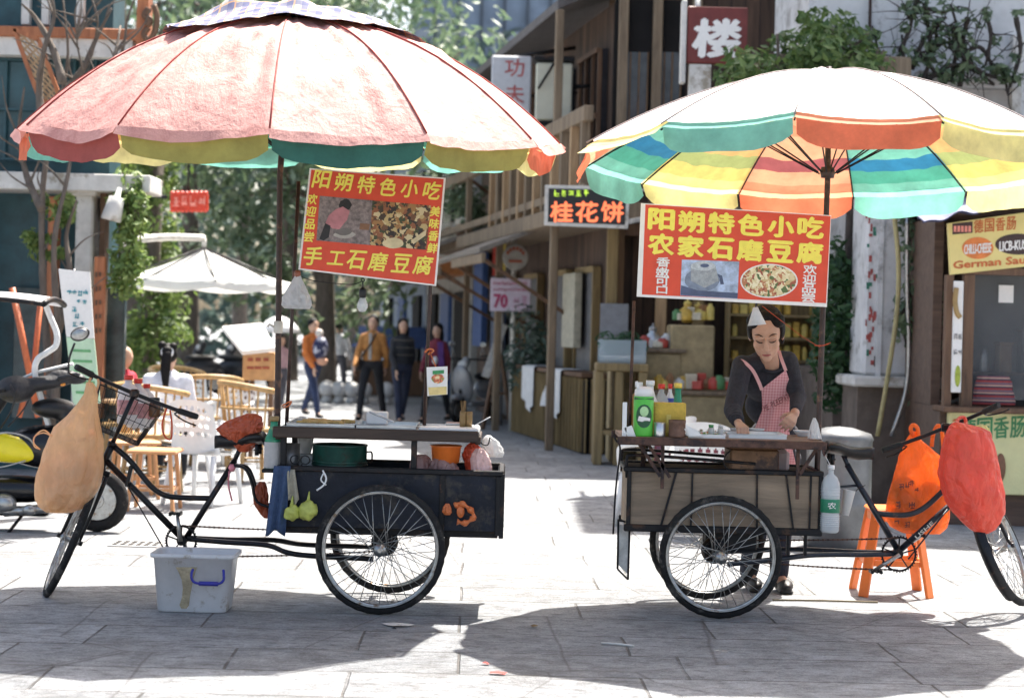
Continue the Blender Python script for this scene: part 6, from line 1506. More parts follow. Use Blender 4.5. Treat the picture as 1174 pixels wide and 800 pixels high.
m.build('rear_spring',M('red_spring',(.45,.05,.03),.4),sc)
m=MB()
for s in(-1,1): m.tube(smooth_path([sp_(20,440,-.2*s),sp_(26,452,-.22*s),sp_(20,470,-.18*s),sp_(5,490,-.1*s)],5),.006,6)
m.build('cable',black_plastic,sc)
m=MB();m.ell(sp_(-62,470,0),(.06,.10,.07));m.build('headlight',M('headlight_glass',(.7,.7,.68),.1),sc)
m=MB();m.ell(sp_(74,440,-.06),(.022,.015,.014));m.build('indicator',M('amber_lens',(.80,.30,.03),.3),sc)
# cafe: parasol on a side post
cd=24.0
cp=thing('cafe_parasol','white cantilever cafe parasol with an arched side arm','parasol',(X(124,cd-2),cd-2,0))
m=MB();m.tube([(X(121,cd-2),cd-2,0),(X(123,cd-2),cd-2,Z(290,cd-2,124))],.085,12);m.build('post',lw,cp)
m=MB();m.tube(smooth_path([W(123,296,cd-2),W(128,285,cd-1.7),W(150,276,cd-1.2),W(190,272,cd-.6),(W(233,273,cd))],6),.045,10);m.tube([W(234,273,cd),W(234,284,cd)],.03,8);m.build('arm',lw,cp)
m=MB();c=W(234,322,cd);top=W(234,284,cd);Rc=104*S(cd);n=8
for k in range(n):
    a0=2*math.pi*(k+.35)/n;a1=2*math.pi*(k+1.35)/n
    A=c+Vector((Rc*math.cos(a0),Rc*math.sin(a0),0));B=c+Vector((Rc*math.cos(a1),Rc*math.sin(a1),0))
    def F(u,v,A=A,B=B):
        e=A.lerp(B,u);p=top.lerp(e,v);p.z-=.05*math.sin(math.pi*v)+.04*math.sin(math.pi*u)*v;return p
    m.grid(F,6,8)
    m.grid(lambda u,v,A=A,B=B:A.lerp(B,u)-Vector((0,0,.04*math.sin(math.pi*u)+.10*v)),6,1)
m.build('canopy',M('cream_canvas',(.80,.79,.75),.8,0,.06,4,.05,trans=.3),cp)
for k in range(n):
    a0=2*math.pi*(k+.35)/n;m=MB();m.tube([top,c+Vector((Rc*math.cos(a0),Rc*math.sin(a0),-.02))],.012,5);m.build('rib',dark_steel,cp)
# chairs
def plastic_chair(loc,rz,label,group='white plastic cafe chairs'):
    o=thing('plastic_chair',label,'chair',(0,0,0),group)
    m=MB()
    def SEAT(u,v): x=(u-.5)*.44;y=(v-.5)*.42;return Vector((x,y,.43+.03*(2*u-1)**2-.015*math.cos(3*v)))
    m.grid(SEAT,12,12);m.grid(lambda u,v:SEAT(u,v)-Vector((0,0,.02)),12,12);so2=m.build('seat',white_plastic,o)
    m=MB();N_,M_=44,34
    def BACK(u,v):
        a=(u-.5)*2.0;w=.25*(1-.12*v);return Vector((w*math.sin(a)*1.12,.20+.12*(math.cos(a)-1)*1.2+.10*v,.43+.46*v*(1-.10*(2*u-1)**2)))
    vs=[BACK(i/N_,j/M_) for j in range(M_+1) for i in range(N_+1)];fs=[]
    for j in range(M_):
        for i in range(N_):
            u=(i+.5)/N_;v=(j+.5)/M_;hole=False
            for r_ in range(4):
                for c_ in range(7):
                    hu=.14+.72*(c_+(.5 if r_%2 else 0))/6.5;hv=.38+.15*r_
                    if ((u-hu)*.55)**2+((v-hv)*.46)**2<.00042: hole=True
            if not hole: fs.append((j*(N_+1)+i,j*(N_+1)+i+1,(j+1)*(N_+1)+i+1,(j+1)*(N_+1)+i))
    m.add(vs,fs,0,True);m.build('backrest',white_plastic,o)
    for s in(-1,1):
        m=MB();m.tube(smooth_path([(s*.24,.13,.70),(s*.27,-.02,.66),(s*.26,-.18,.63),(s*.235,-.21,.55),(s*.22,-.20,.43)],4),.02,8);m.build('armrest',white_plastic,o)
        for y0_,y1_ in((-.19,-.23),(.18,.26)):
            m=MB();m.tube([(s*.20,y0_,.42),(s*.235,y1_,0)],[.026,.018],8);m.build('leg',white_plastic,o)
    o.location=loc;o.rotation_euler=(0,0,rz);return o
pchair=plastic_chair((X(238,16.2),16.2,0),R(158),'white plastic armchair with a perforated back, nearest at the cafe')
copy_tree(pchair,None,(X(205,17.3),17.3,0),R(60),'white plastic armchair half hidden beyond the nearest perforated one')
def rattan_chair(loc,rz,label):
    o=thing('rattan_chair',label,'chair',(0,0,0),'rattan cafe chairs')
    cane=wood('cane',(.30,.17,.06),(.55,.36,.16),.5);m=MB();m.lathe([(.0,.42),(.23,.42),(.24,.435),(.23,.45),(0,.45)],(0,0,0),24);m.build('seat',cane,o)
    m=MB()
    for r_,z in((.25,.45),(.27,.62),(.29,.78)): m.ring((0,0,z),r_,.020 if z>.7 else .012,(0,0,1),26,8,0,-20,200) if False else m.tube([(r_*math.cos(R(a)),r_*math.sin(R(a)),z+(.05*math.sin(R(a)) if z>.7 else 0)) for a in range(-15,196,10)],.024 if z>.7 else .012,8)
    m.build('back_hoop',cane,o)
    m=MB()
    for a in range(0,181,15): m.tube([(.24*math.cos(R(a)),.24*math.sin(R(a)),.45),(.287*math.cos(R(a)),.287*math.sin(R(a)),.78+.05*math.sin(R(a)))],.009,6)
    m.build('spindles',cane,o)
    for a in(45,135,225,315):
        m=MB();m.tube([(.19*math.cos(R(a)),.19*math.sin(R(a)),.43),(.23*math.cos(R(a)),.23*math.sin(R(a)),0)],.02,8);m.build('leg',cane,o)
    m=MB();m.ring((0,0,.18),.205,.009,(0,0,1),24,6);m.build('foot_ring',cane,o)
    o.location=loc;o.rotation_euler=(0,0,rz);o.scale=(1.15,)*3;return o
rc=rattan_chair((X(243,20.5),20.5,0),R(190),'round backed rattan chair directly beyond the perforated armchair')
copy_tree(rc,None,(X(293,18.6),18.6,0),R(120),'round backed rattan chair nearest the navy tricycle pole')
copy_tree(rc,None,(X(150,19.0),19.0,0),R(-100),'rattan chair under the person in the red shirt')
copy_tree(pchair,None,(X(262,20.0),20.0,0),R(-30),'white plastic armchair between the rattan chairs and the menu lectern')
copy_tree(pchair,None,(X(222,22.5),22.5,0),R(20),'far white plastic armchair beyond the rattan chairs')
copy_tree(rc,None,(X(205,23.5),23.5,0),R(40),'farthest rattan chair under the white cafe parasol')
copy_tree(rc,None,(X(178,17.2),17.2,0),R(150),'rattan chair behind the tan plastic stools')
# small wooden stools and table
def stool(loc,label,mat,w=.34,h=.46):
    o=thing('stool',label,'stool',(0,0,0),'low cafe stools');m=MB();m.box((0,0,h-.02),(w,w,.035),None,.012);m.build('seat',mat,o)
    for sx in(-1,1):
        for sy in(-1,1):
            m=MB();m.beam((sx*w*.36,sy*w*.36,h-.035),(sx*w*.46,sy*w*.46,0),.045,.03,(1,0,0),.006);m.build('leg',mat,o)
    m=MB()
    for s in(-1,1): m.beam((-w*.40,s*w*.41,h*.35),(w*.40,s*w*.41,h*.35),.02,.025);m.beam((s*w*.41,-w*.39,h*.35),(s*w*.41,w*.39,h*.35),.02,.025)
    m.build('stretcher',mat,o);o.location=loc;return o
tanp=M('tan_plastic',(.62,.30,.13),.45,0,.12)
st1=stool((X(182,15.6),15.6,0),'tan plastic stool behind the wire basket',tanp,.40,.50)
copy_tree(st1,None,(X(158,16.6),16.6,0),R(20),'tan plastic stool further back, left of the nearer one')
tb_=thing('cafe_table','small wooden cafe table between the two seated people','table',(X(160,19.3),19.3,0));m=MB();a=Vector((X(162,19.3),19.3,0));m.bx(a.x-.45,a.x+.45,18.95,19.65,.70,.74,.01);m.build('table_top',tan_wood,tb_)
for sx in(-1,1):
    for sy in(-1,1): m=MB();m.beam(a+Vector((sx*.38,sy*.28,.70)),a+Vector((sx*.38,sy*.28,0)),.05,.05);m.build('leg',tan_wood,tb_)
# menu lectern
md=21.0
ml=thing('menu_lectern','orange wooden menu lectern with a white sloping top beside the cafe','lectern',(X(288,md),md,0))
m=MB();q=[W(255,374,md+.7),W(300,370,md+.7),W(316,398,md),W(278,402,md)];m.prism(q,(0,.3,-1),.05);m.build('sloping_top',white_ink,ml)
m=MB();x0,x1=X(279,md),X(316,md);m.bx(x0,x1,md+.02,md+.35,Z(436,md,297),Z(404,md,297),.01);m.build('front_box',tan_wood if False else M('orange_ply',(.60,.33,.14),.6,0,.2,8,.1),ml)
m=MB()
for i in range(3): panel(m,284+i*9,410,290+i*9,414,md+.012,.006);panel(m,283+i*9,420,291+i*9,423,md+.012,.006)
m.build('painted_marks',M('red_brown_ink',(.35,.08,.04),.6),ml)
for xx in(x0+.04,x1-.04):
    for yy in(md+.06,md+.55): m=MB();m.bx(xx-.025,xx+.025,yy-.025,yy+.025,0,Z(436,md,297) if yy<md+.3 else 1.45);m.build('leg',brown_wood,ml)
bz=W(211+0,460,18.0)
# ivy column and red sign
ivl=foliage('ivy_leaf',(.06,.12,.025),(.20,.27,.07),.4)
IVD=27.5;iv=thing('ivy_post','tall post wrapped in bright green ivy behind the cafe','plant',(X(172,IVD),IVD,0))
m=MB();m.tube([(X(172,IVD),IVD,0),(X(176,IVD),IVD,4.6)],.10,10);m.build('post',bark,iv)
m=MB();r_=random.Random(4);cl=[]
for k in range(70):
    t=r_.random();cl.append((Vector((X(142+42*r_.random()+18*(1-t),IVD),IVD+r_.uniform(-.5,.5),.3+t*4.0)),r_.uniform(.2,.42)))
leaves(m,cl,70,.07,r_);m.build('leaves',ivl,iv)
rd=25.5
rsn=thing('red_sign','red shop sign with scalloped edges hanging beside the ivy post','sign',W(216,243,rd));m=MB();panel(m,195,222,238,240,rd,.10,.01);m.build('board',M('red_paint',(.62,.06,.03),.4,0,.15),rsn)
m=MB()
for i in range(8): c=W(198+i*5.4,221.5,rd+.04);m.ell(c,(.036,.05,.03));c=W(198+i*5.4,241,rd+.04);m.ell(c,(.036,.05,.03))
m.build('scalloped_edge',M('red_paint',(0,0,0)),rsn)
m=MB()
for i in range(4): marks(m,W(202+i*9.8,231,rd-.006),(1,0,0),(0,0,1),8.5*S(rd),12*S(rd),i+60)
m.build('lettering',M('pale_red_ink',(.90,.32,.25),.5),rsn)
m=MB();m.tube([W(216,222,rd+.05),W(216,150,rd+.05)],.012,6);m.tube([W(190,226,rd+.06),W(176,224,IVD-.1)],.03,6);m.build('bracket',dark_steel,rsn)
# ================================================================ trees and the far end of the street
def tree(loc,h,crown_r,leafmat,label,seed,nclump=55,per=60,leaf=.13,trunk_r=.22,base=.35,group='street trees',name='tree'):
    r=random.Random(seed);o=thing(name,label,'tree',loc,group);L=Vector(loc)
    m=MB();top=L+Vector((r.uniform(-.6,.6),r.uniform(-.4,.4),h*.72));mid=L.lerp(top,.5)+Vector((r.uniform(-.3,.3),0,0))
    m.tube(smooth_path([L,L+Vector((0,0,h*.15)),mid,top],5),[trunk_r*(1.25-.95*i/15) for i in range(16)],9)
    cl=[]
    for k in range(nclump):
        while True:
            d=Vector((r.uniform(-1,1),r.uniform(-1,1),r.uniform(-1,1)))
            if d.length<1: break
        c=L+Vector((0,0,h*(base+1)/2))+Vector((d.x*crown_r,d.y*crown_r,d.z*h*(1-base)/2))
        cl.append((c,crown_r*r.uniform(.16,.34)))
        if k<14: s=L.lerp(top,r.uniform(.35,.95));m.tube(smooth_path([s,s.lerp(c,.5)+Vector((0,0,.2)),c],4),[trunk_r*.32*(1-.8*i/8) for i in range(9)],5)
    m.build('trunk',bark,o);m=MB();leaves(m,cl,per,leaf,r);m.build('crown',leafmat,o);return o
lf1=foliage('leaf_mid',(.08,.135,.08),(.17,.23,.12));lf2=foliage('leaf_blue_green',(.07,.12,.095),(.14,.19,.15));lf3=foliage('leaf_light',(.08,.13,.07),(.17,.22,.12))
for (px,d,h,cr_,mt,lab,sd) in(
 (215,44,15,4.6,lf2,'dense blue green street tree behind the white cafe parasol',1),
 (330,50,17,5.0,lf1,'big mid green tree above the walking people',2),
 (408,62,24,2.9,lf3,'pale green tall tree seen over the crown of the pink parasol',3),
 (150,36,12,3.6,lf1,'leafy tree behind the ivy post',4),
 (520,58,6.5,2.6,lf2,'dark blue green tree at the far right end of the street',5),
 (275,66,20,6.0,lf2,'darkest tall tree at the far end of the street',6),
 (372,38,8.5,2.4,lf3,'small pale tree left of the photo banner',7),
 (60,46,18,6.0,lf2,'tall blue green tree rising behind the teal shop house',8)):
    tree((X(px,d),d,0),h,cr_,mt,lab,sd,60,75,.17 if d>40 else .13,.25,.14)
wd=MB();r_=random.Random(31);cl=[]
for k in range(240): cl.append((Vector((r_.uniform(-26,12),r_.uniform(78,88),r_.uniform(0,13))),r_.uniform(1.2,2.2)))
leaves(wd,cl,50,.38,r_);tag(wd.build('far_wood',foliage('leaf_far',(.09,.14,.12),(.15,.20,.17)),None,(-8,80,0)),'dark far wood closing the end of the street','trees',kind='stuff')
# glass tower block
td=82.
tw=thing('glass_building','blue grey glass office building far behind the trees','building',(X(560,td),td,0))
m=MB();m.bx(X(464,td),X(700,td),td,td+14,0,26);m.build('wall',M('blue_grey_glass',(.20,.25,.33),.2,0,.5,.35,0,spots=((.20,.25,.32),.4,.5)),tw)
m=MB()
for i in range(14): z=2+i*2.35;m.bx(X(464,td)-.05,X(700,td)+.05,td-.12,td-.005,z,z+.35)
m.build('floor_band',M('pale_mullion',(.30,.33,.38),.5),tw)
m=MB()
for i in range(13): x=X(464,td)+i*.98;m.bx(x-.07,x+.07,td-.22,td-.13,0,34)
m.build('mullion',M('dark_mullion',(.06,.075,.10),.5),tw)
# far street things
blu=M('blue_tarpaulin',(.04,.09,.25),.6,0,.2)
ft=thing('blue_stall','blue canopied street stall behind the walking people','stall',(X(452,42),42,0))
m=MB();c=W(450,398,42);m.prism([(c.x-.85,41.2,c.z),(c.x-.7,41.6,c.z+.45),(c.x+.7,41.6,c.z+.45),(c.x+.85,41.2,c.z)],(0,1,0),1.2);m.build('canopy',blu,ft)
for sx in(-.8,.8):
    for yy in(41.3,42.3): m=MB();m.tube([(c.x+sx,yy,0),(c.x+sx,yy,c.z)],.025,6);m.build('post',chrome,ft)
m=MB();m.bx(c.x-.8,c.x+.8,41.4,42.2,.0,.75,.02);m.build('counter',brown_wood,ft)
bol=None
for i,px in enumerate((377,391,405,419,445)):
    bdp=37.
    if bol is None:
        bol=thing('stone_ball','pale stone ball bollard, leftmost of the row behind the walking people','bollard',(0,0,0),'stone ball bollards');m=MB();m.lathe([(.10,0),(.12,.05),(.09,.10),(.10,.12)],(0,0,0),16);m.build('plinth',lw,bol);m=MB();m.ell((0,0,.27),(.16,.16,.16));m.build('ball',M('pale_stone',(.62,.60,.57),.8,0,.15),bol);bol.location=(X(px,bdp),bdp,0)
    else: copy_tree(bol,None,(X(px,bdp),bdp,0),label=('','second pale stone ball bollard from the left of the row','third pale stone ball bollard from the left of the row','fourth pale stone ball bollard from the left of the row','pale stone ball bollard standing apart at the right end of the row')[i])
# parked scooters in the shade
def small_scooter(loc,rz,label,mat):
    o=thing('scooter',label,'scooter',(0,0,0),'scooters parked in the shade')
    for x in(-.60,.60):
        c=Vector((x,0,.22));m=MB();m.ring(c,.175,.045,(0,1,0),26,8);wo=m.build('wheel',tyre_rubber,o);m=MB();m.lathe([(.11,-.03),(.12,.0),(.11,.03)],c,18,(0,1,0));m.build('rim',chrome,wo)
    m=MB();m.ell((.35,0,.55),(.38,.15,.17));m.box((-.1,0,.30),(.55,.26,.08),None,.03);m.ell((-.45,0,.62),(.10,.19,.33),Matrix.Rotation(R(-18),3,'Y'));m.ell((.55,0,.42),(.25,.14,.12));m.ell((-.62,0,.42),(.16,.08,.06));cap_(m,(-.42,0,.85),(-.36,0,1.0),.06,.07);fuse(m,'body',mat,o,.018,3)
    m=MB();m.ell((.30,0,.74),(.34,.13,.07));m.build('seat',black_plastic,o)
    m=MB();m.tube(smooth_path([(-.28,-.34,1.02),(-.36,-.12,1.02),(-.36,.12,1.02),(-.28,.34,1.02)],4),.016,8);m.tube([(-.58,0,.25),(-.38,0,1.0)],.03,8);ho=m.build('handlebar',dark_steel,o)
    for s in(-1,1): m=MB();m.tube([(-.33,s*.22,1.02),(-.33,s*.28,1.22)],.007,5);m.ell((-.33,s*.29,1.26),(.015,.06,.045));m.build('mirror',chrome,ho)
    m=MB();m.ell((-.47,0,.93),(.06,.09,.07));m.build('headlight',white_plastic,o)
    o.location=loc;o.rotation_euler=(0,0,rz);return o
silv=M('silver_paint',(.42,.43,.45),.3,.3,.1);darkp=M('charcoal_paint',(.03,.03,.035),.3,0,.2)
ss=small_scooter((X(548,31),31,0),R(62),'silver scooter parked nose out by the striped pole signs',silv)
sd1=small_scooter((X(617,30.5),30.5,0),R(70),'charcoal scooter parked beyond the counter with white cloths',darkp)
for px,d,a,lab in((575,34,80,'charcoal scooter deeper in the shade behind the leaning plank'),(215,40,20,'charcoal scooter in the shade under the left end of the cafe parasol'),(252,41,-15,'charcoal scooter in the shade under the middle of the cafe parasol'),(288,42,30,'charcoal scooter in the shade nearest the menu lectern')): copy_tree(sd1,None,(X(px,d),d,0),R(a),lab)
# ================================================================ right side: timber houses, shop, white wall, kiosk
def DV(t): return Vector((1.25-.17*t,22.6+t,0))      # foot of the street facade, t metres down the street
fdir=Vector((-.17,1,0)).normalized();fn=Vector((-1,-.17,0)).normalized()
def fbox(mb,t0,t1,z0,z1,out0,out1,bev=0.0,m=0):
    """box on the street facade between t0..t1 along the street; out = metres proud of the wall"""
    a=Vector((1.25,22.6,0))+fdir*t0;b=Vector((1.25,22.6,0))+fdir*t1;c=(a+b)/2+fn*(out0+out1)/2;c.z=(z0+z1)/2
    mb.box(c,(abs(t1-t0),abs(out1-out0),z1-z0),Matrix((fdir,fn*-1,Vector((0,0,1)))).transposed(),bev,m)
dkw=wood('smoked_timber',(.035,.018,.012),(.13,.075,.048),.7,plank=.18)
shw=wood('shop_timber',(.07,.034,.014),(.24,.135,.06),.65,plank=.22)
wthr=wood('weathered_timber',(.12,.085,.055),(.30,.225,.15),.8)
olv=wood('olive_timber',(.15,.105,.045),(.36,.26,.12),.7)
tim=thing('timber_house','dark two storey timber house with a balcony on the right of the street','building',(1.25,22.6,0))
m=MB();fbox(m,2.0,13,0,5.75,-6,-.3);m.build('wall',dkw,tim)
m=MB();fbox(m,-.2,13,2.85,3.05,-.29,.55,.01);m.build('balcony_floor',wthr,tim)
rl=MB();fbox(rl,-.2,13,3.98,4.16,.40,.52,.01);fbox(rl,-.2,13,3.15,3.25,.42,.50);
ra=rl.build('balcony_rail',wthr,tim)
for i in range(12):
    m=MB();t=.0+i*.62;fbox(m,t-.05,t+.05,3.05,3.985,.41,.51,.005);m.build('baluster',tan_wood if i%2 else wthr,ra)
for t in(1.9,6.2,9.5):
    m=MB();fbox(m,t-.05,t+.05,0,5.6,.38,.48,.01);m.build('post',wthr,tim)
for t in(2.4,4.2,6.4,8.6):
    m=MB();fbox(m,t,t+1.1,.1,2.3,-.29,-.22);w_=m.build('shopfront',M('grey_shutter',(.14,.14,.15),.6,.2,.3,6,.2),tim);m=MB();fbox(m,t-.06,t,0,2.36,-.285,-.18);fbox(m,t+1.1,t+1.16,0,2.36,-.285,-.18);fbox(m,t,t+1.1,2.3,2.38,-.285,-.18);m.build('frame',olv,w_)
for t in(2.3,4.4,7.2):
    m=MB();fbox(m,t,t+1.3,3.5,5.2,-.295,-.22);w_=m.build('window',M('dark_window',(.03,.03,.035),.15,0,.4,4,0),tim);m=MB()
    for k in range(4): fbox(m,t+k*.42,t+k*.42+.05,3.5,5.2,-.215,-.17)
    for z in(3.5,4.3,5.15): fbox(m,t,t+1.31,z,z+.06,-.169,-.14)
    m.build('window_lattice',brown_wood,w_)
m=MB()
A=DV(-1.2);m.prism([DV(1.9)+fn*.45+Vector((0,0,5.62)),DV(13)+fn*.45+Vector((0,0,5.62)),DV(13)-fn*2.5+Vector((0,0,7.0)),DV(1.9)-fn*2.5+Vector((0,0,7.0))],(0,0,1),.12);m.build('eave',M('grey_tile',(.12,.11,.11),.8,0,.4,10,.3),tim)
# gable front towards the camera : open shop
gd=24.2
gs=thing('tea_shop','open timber shop front with olive posts behind the cook','building',(X(840,gd),gd,0))
m=MB();m.bx(X(700,gd),X(1040,gd),gd+2.4,gd+2.6,0,8.9);m.bx(X(700,gd),X(700,gd)+.15,gd,gd+2.39,0,11);m.bx(X(1040,gd),X(1040,gd)+.15,gd,gd+2.39,0,11);m.build('wall',shw,gs)
m=MB();m.bx(X(700,gd)+.16,X(1040,gd)-.01,gd+.05,gd+2.39,2.75,2.9);m.build('ceiling',brown_wood,gs)
m=MB();m.bx(X(697,gd),X(1042,gd),gd-.05,gd+.1,2.95,9);m.build('upper_wall',dkw,gs)
for px in(700,757,800,846,990):
    m=MB();x=X(px,gd-.12);m.bx(x-.07,x+.07,gd-.2,gd-.06,0,2.93,.01);m.build('post',olv if px!=757 else tan_wood,gs)
for px in(706,745,790):
    m=MB();x=X(px,gd-.12);m.bx(x-.06,x+.06,gd-.2,gd-.06,3.13,9,.01);m.build('upper_post',wthr,gs)
m=MB();m.bx(X(697,gd)-.05,X(1042,gd),gd-.25,gd+.15,2.93,3.12,.02);m.build('beam',wthr,gs)
m=MB();panel(m,688,348,720,404,gd-.3,.05);m.build('grey_door_panel',M('grey_panel',(.26,.27,.30),.6,0,.15),gs)
# shelves with gilded goods
shd=gd-.75
sh=thing('display_shelf','dark shelf unit of gilded boxes at the back of the tea shop','shelf',(X(905,shd),shd,0));m=MB()
for y in(352,378,404,430): panel(m,835,y+9,985,y+12,shd,.35)
for px in(835,880,932,985): panel(m,px-1.2,326,px+1.2,500,shd-.02,.39)
panel(m,834,326,986,500,shd+.36,.03)
m.build('frame',olv,sh)
gold=M('gilded_tin',(.62,.40,.07),.35,.1,.4,9,.1);gold2=M('gold_paper',(.72,.56,.15),.5,0,.3,7,.1)
r_=random.Random(9);i=0
for y in(352,378,404,430):
    for px in range(842,980,10):
        if r_.random()<.85:
            m=MB();w=r_.uniform(3.2,4.6);h=r_.uniform(11,19);c=W(px,y+9,shd+.15);k=S(shd)
            kind=r_.random()
            if kind<.5: m.lathe([(w*k*.9,0),(w*k,.01),(w*k,h*k*.75),(w*k*.6,h*k)],c,12)
            else: m.box(c+Vector((0,0,h*k/2+.001)),(w*2*k,.14,h*k),None,.01)
            tag(one(m,'gilded_tin',gold if r_.random()<.5 else gold2,'gilded tin or box on the dark shelf of the tea shop','tin','gilded tins on the shelf'));i+=1
# stepped counters
stone=M('tan_stone',(.40,.31,.17),.8,0,.25,9,.2,40)
for (nm,lab,ps,d) in(('stepped_counter','stepped tan display counter with gilded jars left of the cook',[(737,404,782,455),(770,372,820,455),(700,418,735,520)],22.6),('low_counter','low tan counter below the stepped display',[(745,452,845,520)],22.2)):
    o=thing(nm,lab,'counter',(X(780,d),d,0))
    for k,q in enumerate(ps): m=MB();p=W(q[0],q[1],d);x=W(q[2],q[1],d);m.bx(p.x,x.x,d+.02*k,d+.7,0,p.z,.02);m.build('block',stone,o)
    m=MB();q=ps[0];p=W(q[0],q[1],d);x=W(q[2],q[1],d);m.bx(p.x-.05,x.x+.05,d-.04,d+.7,p.z+.001,p.z+.05,.01);m.build('slab',wthr,o)
for px,py,h,lab in((748,404,34,'tall silver urn on the left end of the stepped counter'),(771,398,22,'small white urn on the stepped counter'),(788,370,28,'gilded jar on the upper step'),(800,368,22,'squat gilded jar on the upper step'),(806,396,18,'low gilded bowl at the right of the stepped counter')):
    d=22.9;c=W(px,py,d);c.z=max(c.z,.3);k=S(d);H=h*k;m=MB();jo=thing('display_jar',lab,'jar',c,'jars on the stepped counter')
    m.lathe([(.06,0),(.10,H*.25),(.10,H*.5),(.04,H*.68),(.05,H*.75)],c,14);m.build('body',gold if 'gild' in lab else (steel if 'silver' in lab else white_plastic),jo)
    m=MB();m.lathe([(.052,H*.751),(.045,H*.85),(.012,H*.9),(.012,H)],c,12);m.build('lid',gold2 if 'gild' in lab else chrome,jo)
# aquarium planter
ad=22.0
aq=thing('glass_planter','glass tank of green plants on a weathered counter, left of the stepped display','planter',(X(712,ad),ad,0))
m=MB();p=W(684,416,ad);x=W(744,416,ad);m.bx(p.x,x.x,ad,ad+.6,p.z-.09,p.z,.01);
for px in(689,712,739): a=X(px,ad);m.bx(a-.05,a+.05,ad+.02,ad+.58,0,p.z-.09,.01)
m.bx(p.x+.03,x.x-.03,ad+.03,ad+.55,.35,.40);m.build('counter',olv,aq)
m=MB();m.bx(p.x+.03,x.x-.03,ad+.05,ad+.5,p.z+.002,p.z+.03);m.bx(p.x+.03,x.x-.03,ad+.05,ad+.058,p.z+.031,p.z+.27);m.bx(p.x+.03,x.x-.03,ad+.49,ad+.498,p.z+.031,p.z+.27);m.build('tank',glassy('tank_glass',(.55,.65,.70),.05,.4),aq)
m=MB();r_=random.Random(3);leaves(m,[(Vector((r_.uniform(p.x+.1,x.x-.1),ad+.28,p.z+r_.uniform(.12,.30))),.12) for _ in range(16)],40,.035,r_);m.build('foliage',foliage('tank_leaf',(.02,.07,.03),(.07,.16,.07)),aq)
m=MB();m.bx(p.x+.1,p.x+.55,ad+.1,ad+.48,p.z+.032,p.z+.09,.03);m.build('white_stones',lw,aq)
# slatted counter with two white cloths, running along the facade
cn=thing('slatted_counter','slatted brown bar counter along the street on the right','counter',(1.0,24.3,0))
cA=Vector((X(690,23.9),23.9,0));cB=Vector((X(607,28.6),28.6,0));cd_=(cB-cA).normalized();cnrm=Vector((-cd_.y,cd_.x,0));zc=.98
if cnrm.x>0: cnrm=-cnrm
m=MB();m.beam(cA+Vector((0,0,zc)),cB+Vector((0,0,zc)),.5,.06,bev=.01);m.build('counter_top',brown_wood,cn)
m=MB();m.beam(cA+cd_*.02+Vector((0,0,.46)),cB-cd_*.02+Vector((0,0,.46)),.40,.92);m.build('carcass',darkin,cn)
m=MB();n=26
for i in range(n):
    a=cA.lerp(cB,(i+.5)/n)+cnrm*.21;m.beam(a+Vector((0,0,.02)),a+Vector((0,0,.94)),.10,.025,tuple(cd_),.004)
for i in range(6):
    a=cA+cnrm*(-.19+.075*i)-cd_*.03;m.beam(a+Vector((0,0,.02)),a+Vector((0,0,.94)),.06,.025,(1,0,0),.004)
m.build('slats',olv,cn)
for t,lab in((.30,'white cloth draped over the near half of the slatted counter'),(.68,'white cloth draped over the far half of the slatted counter')):
    a=cA.lerp(cB,t);m=MB()
    def CL(u,v,off):
        p=a+cd_*((u-.5)*.75);
        s=v*.95
        if s<.30: q=p+cnrm*(s-.02)+Vector((0,0,zc+.036))
        else: q=p+cnrm*(.285+.02*math.sin(u*14))+Vector((0,0,zc+.036-(s-.30)*(1-.45*abs(u-.35))))
        return q+cnrm*off*(1 if s>=.3 else 0)+Vector((0,0,off*(1 if s<.3 else 0)))
    m.grid(lambda u,v:CL(u,v,0),14,18);m.grid(lambda u,v:CL(u,v,.008),14,18);one(m,'counter_cloth',M('white_linen',(.74,.74,.74),.9,0,.1,9,.2),lab,'cloth')
# street signs
sg=21.3
g1=thing('light_box_sign','black light box sign with orange and green characters under the balcony','sign',W(672,258,sg))
q=[(625,212),(722,214),(720,262),(624,258)]
m=MB();quadp(m,q,sg,.14);m.build('frame',lw,g1)
m=MB();quadp(m,[(629,216),(718,218),(716.5,258),(628,254.5)],sg-.006,.005);m.build('panel',black_plastic,g1)
rt=(W(722,214,sg)-W(625,212,sg)).normalized()
m=MB()
for ch,px in(('桂',644,),('花',673),('饼',702)): ink(m,ch,px,243,sg-.010,25,23,rt,(0,0,1),.02)
m.build('orange_lettering',lit('orange_led',(.85,.16,.06),.55),g1)
m=MB()
for k in range(5): marks(m,W(638+k*8.5,221.5,sg-.010),rt,(0,0,1),7*S(sg),7.5*S(sg),k+80)
m.build('green_lettering',lit('green_led',(.40,.60,.05),.45),g1)
m=MB();m.tube([W(722,254,sg+.05),W(770,245,gd-.1)],.03,6);m.tube([W(720,220,sg+.05),W(765,215,gd-.1)],.02,6);m.build('bracket',lw,g1)
d=26.5
g2=thing('hanging_box_sign','white hanging box sign with two faded red characters, high on the timber house','sign',W(587,140,d))
m=MB();panel(m,563,64,609,142,d,.30,.02);m.build('box',M('off_white_acrylic',(.55,.56,.60),.4,0,.1),g2)
m=MB();ink(m,'功',590,78,d-.005,22,20,(1,0,0),(0,0,1),.01);ink(m,'夫',590,108,d-.005,22,20,(1,0,0),(0,0,1),.01);m.build('lettering',M('faded_red_ink',(.45,.10,.10),.6),g2)
m=MB();m.tube([W(587,66,d+.15),W(660,55,d+.15)],.03,6);m.tube([W(609,110,d+.15),W(672,106,d+.15)],.02,6);m.build('bracket',dark_steel,g2)
d=25.2
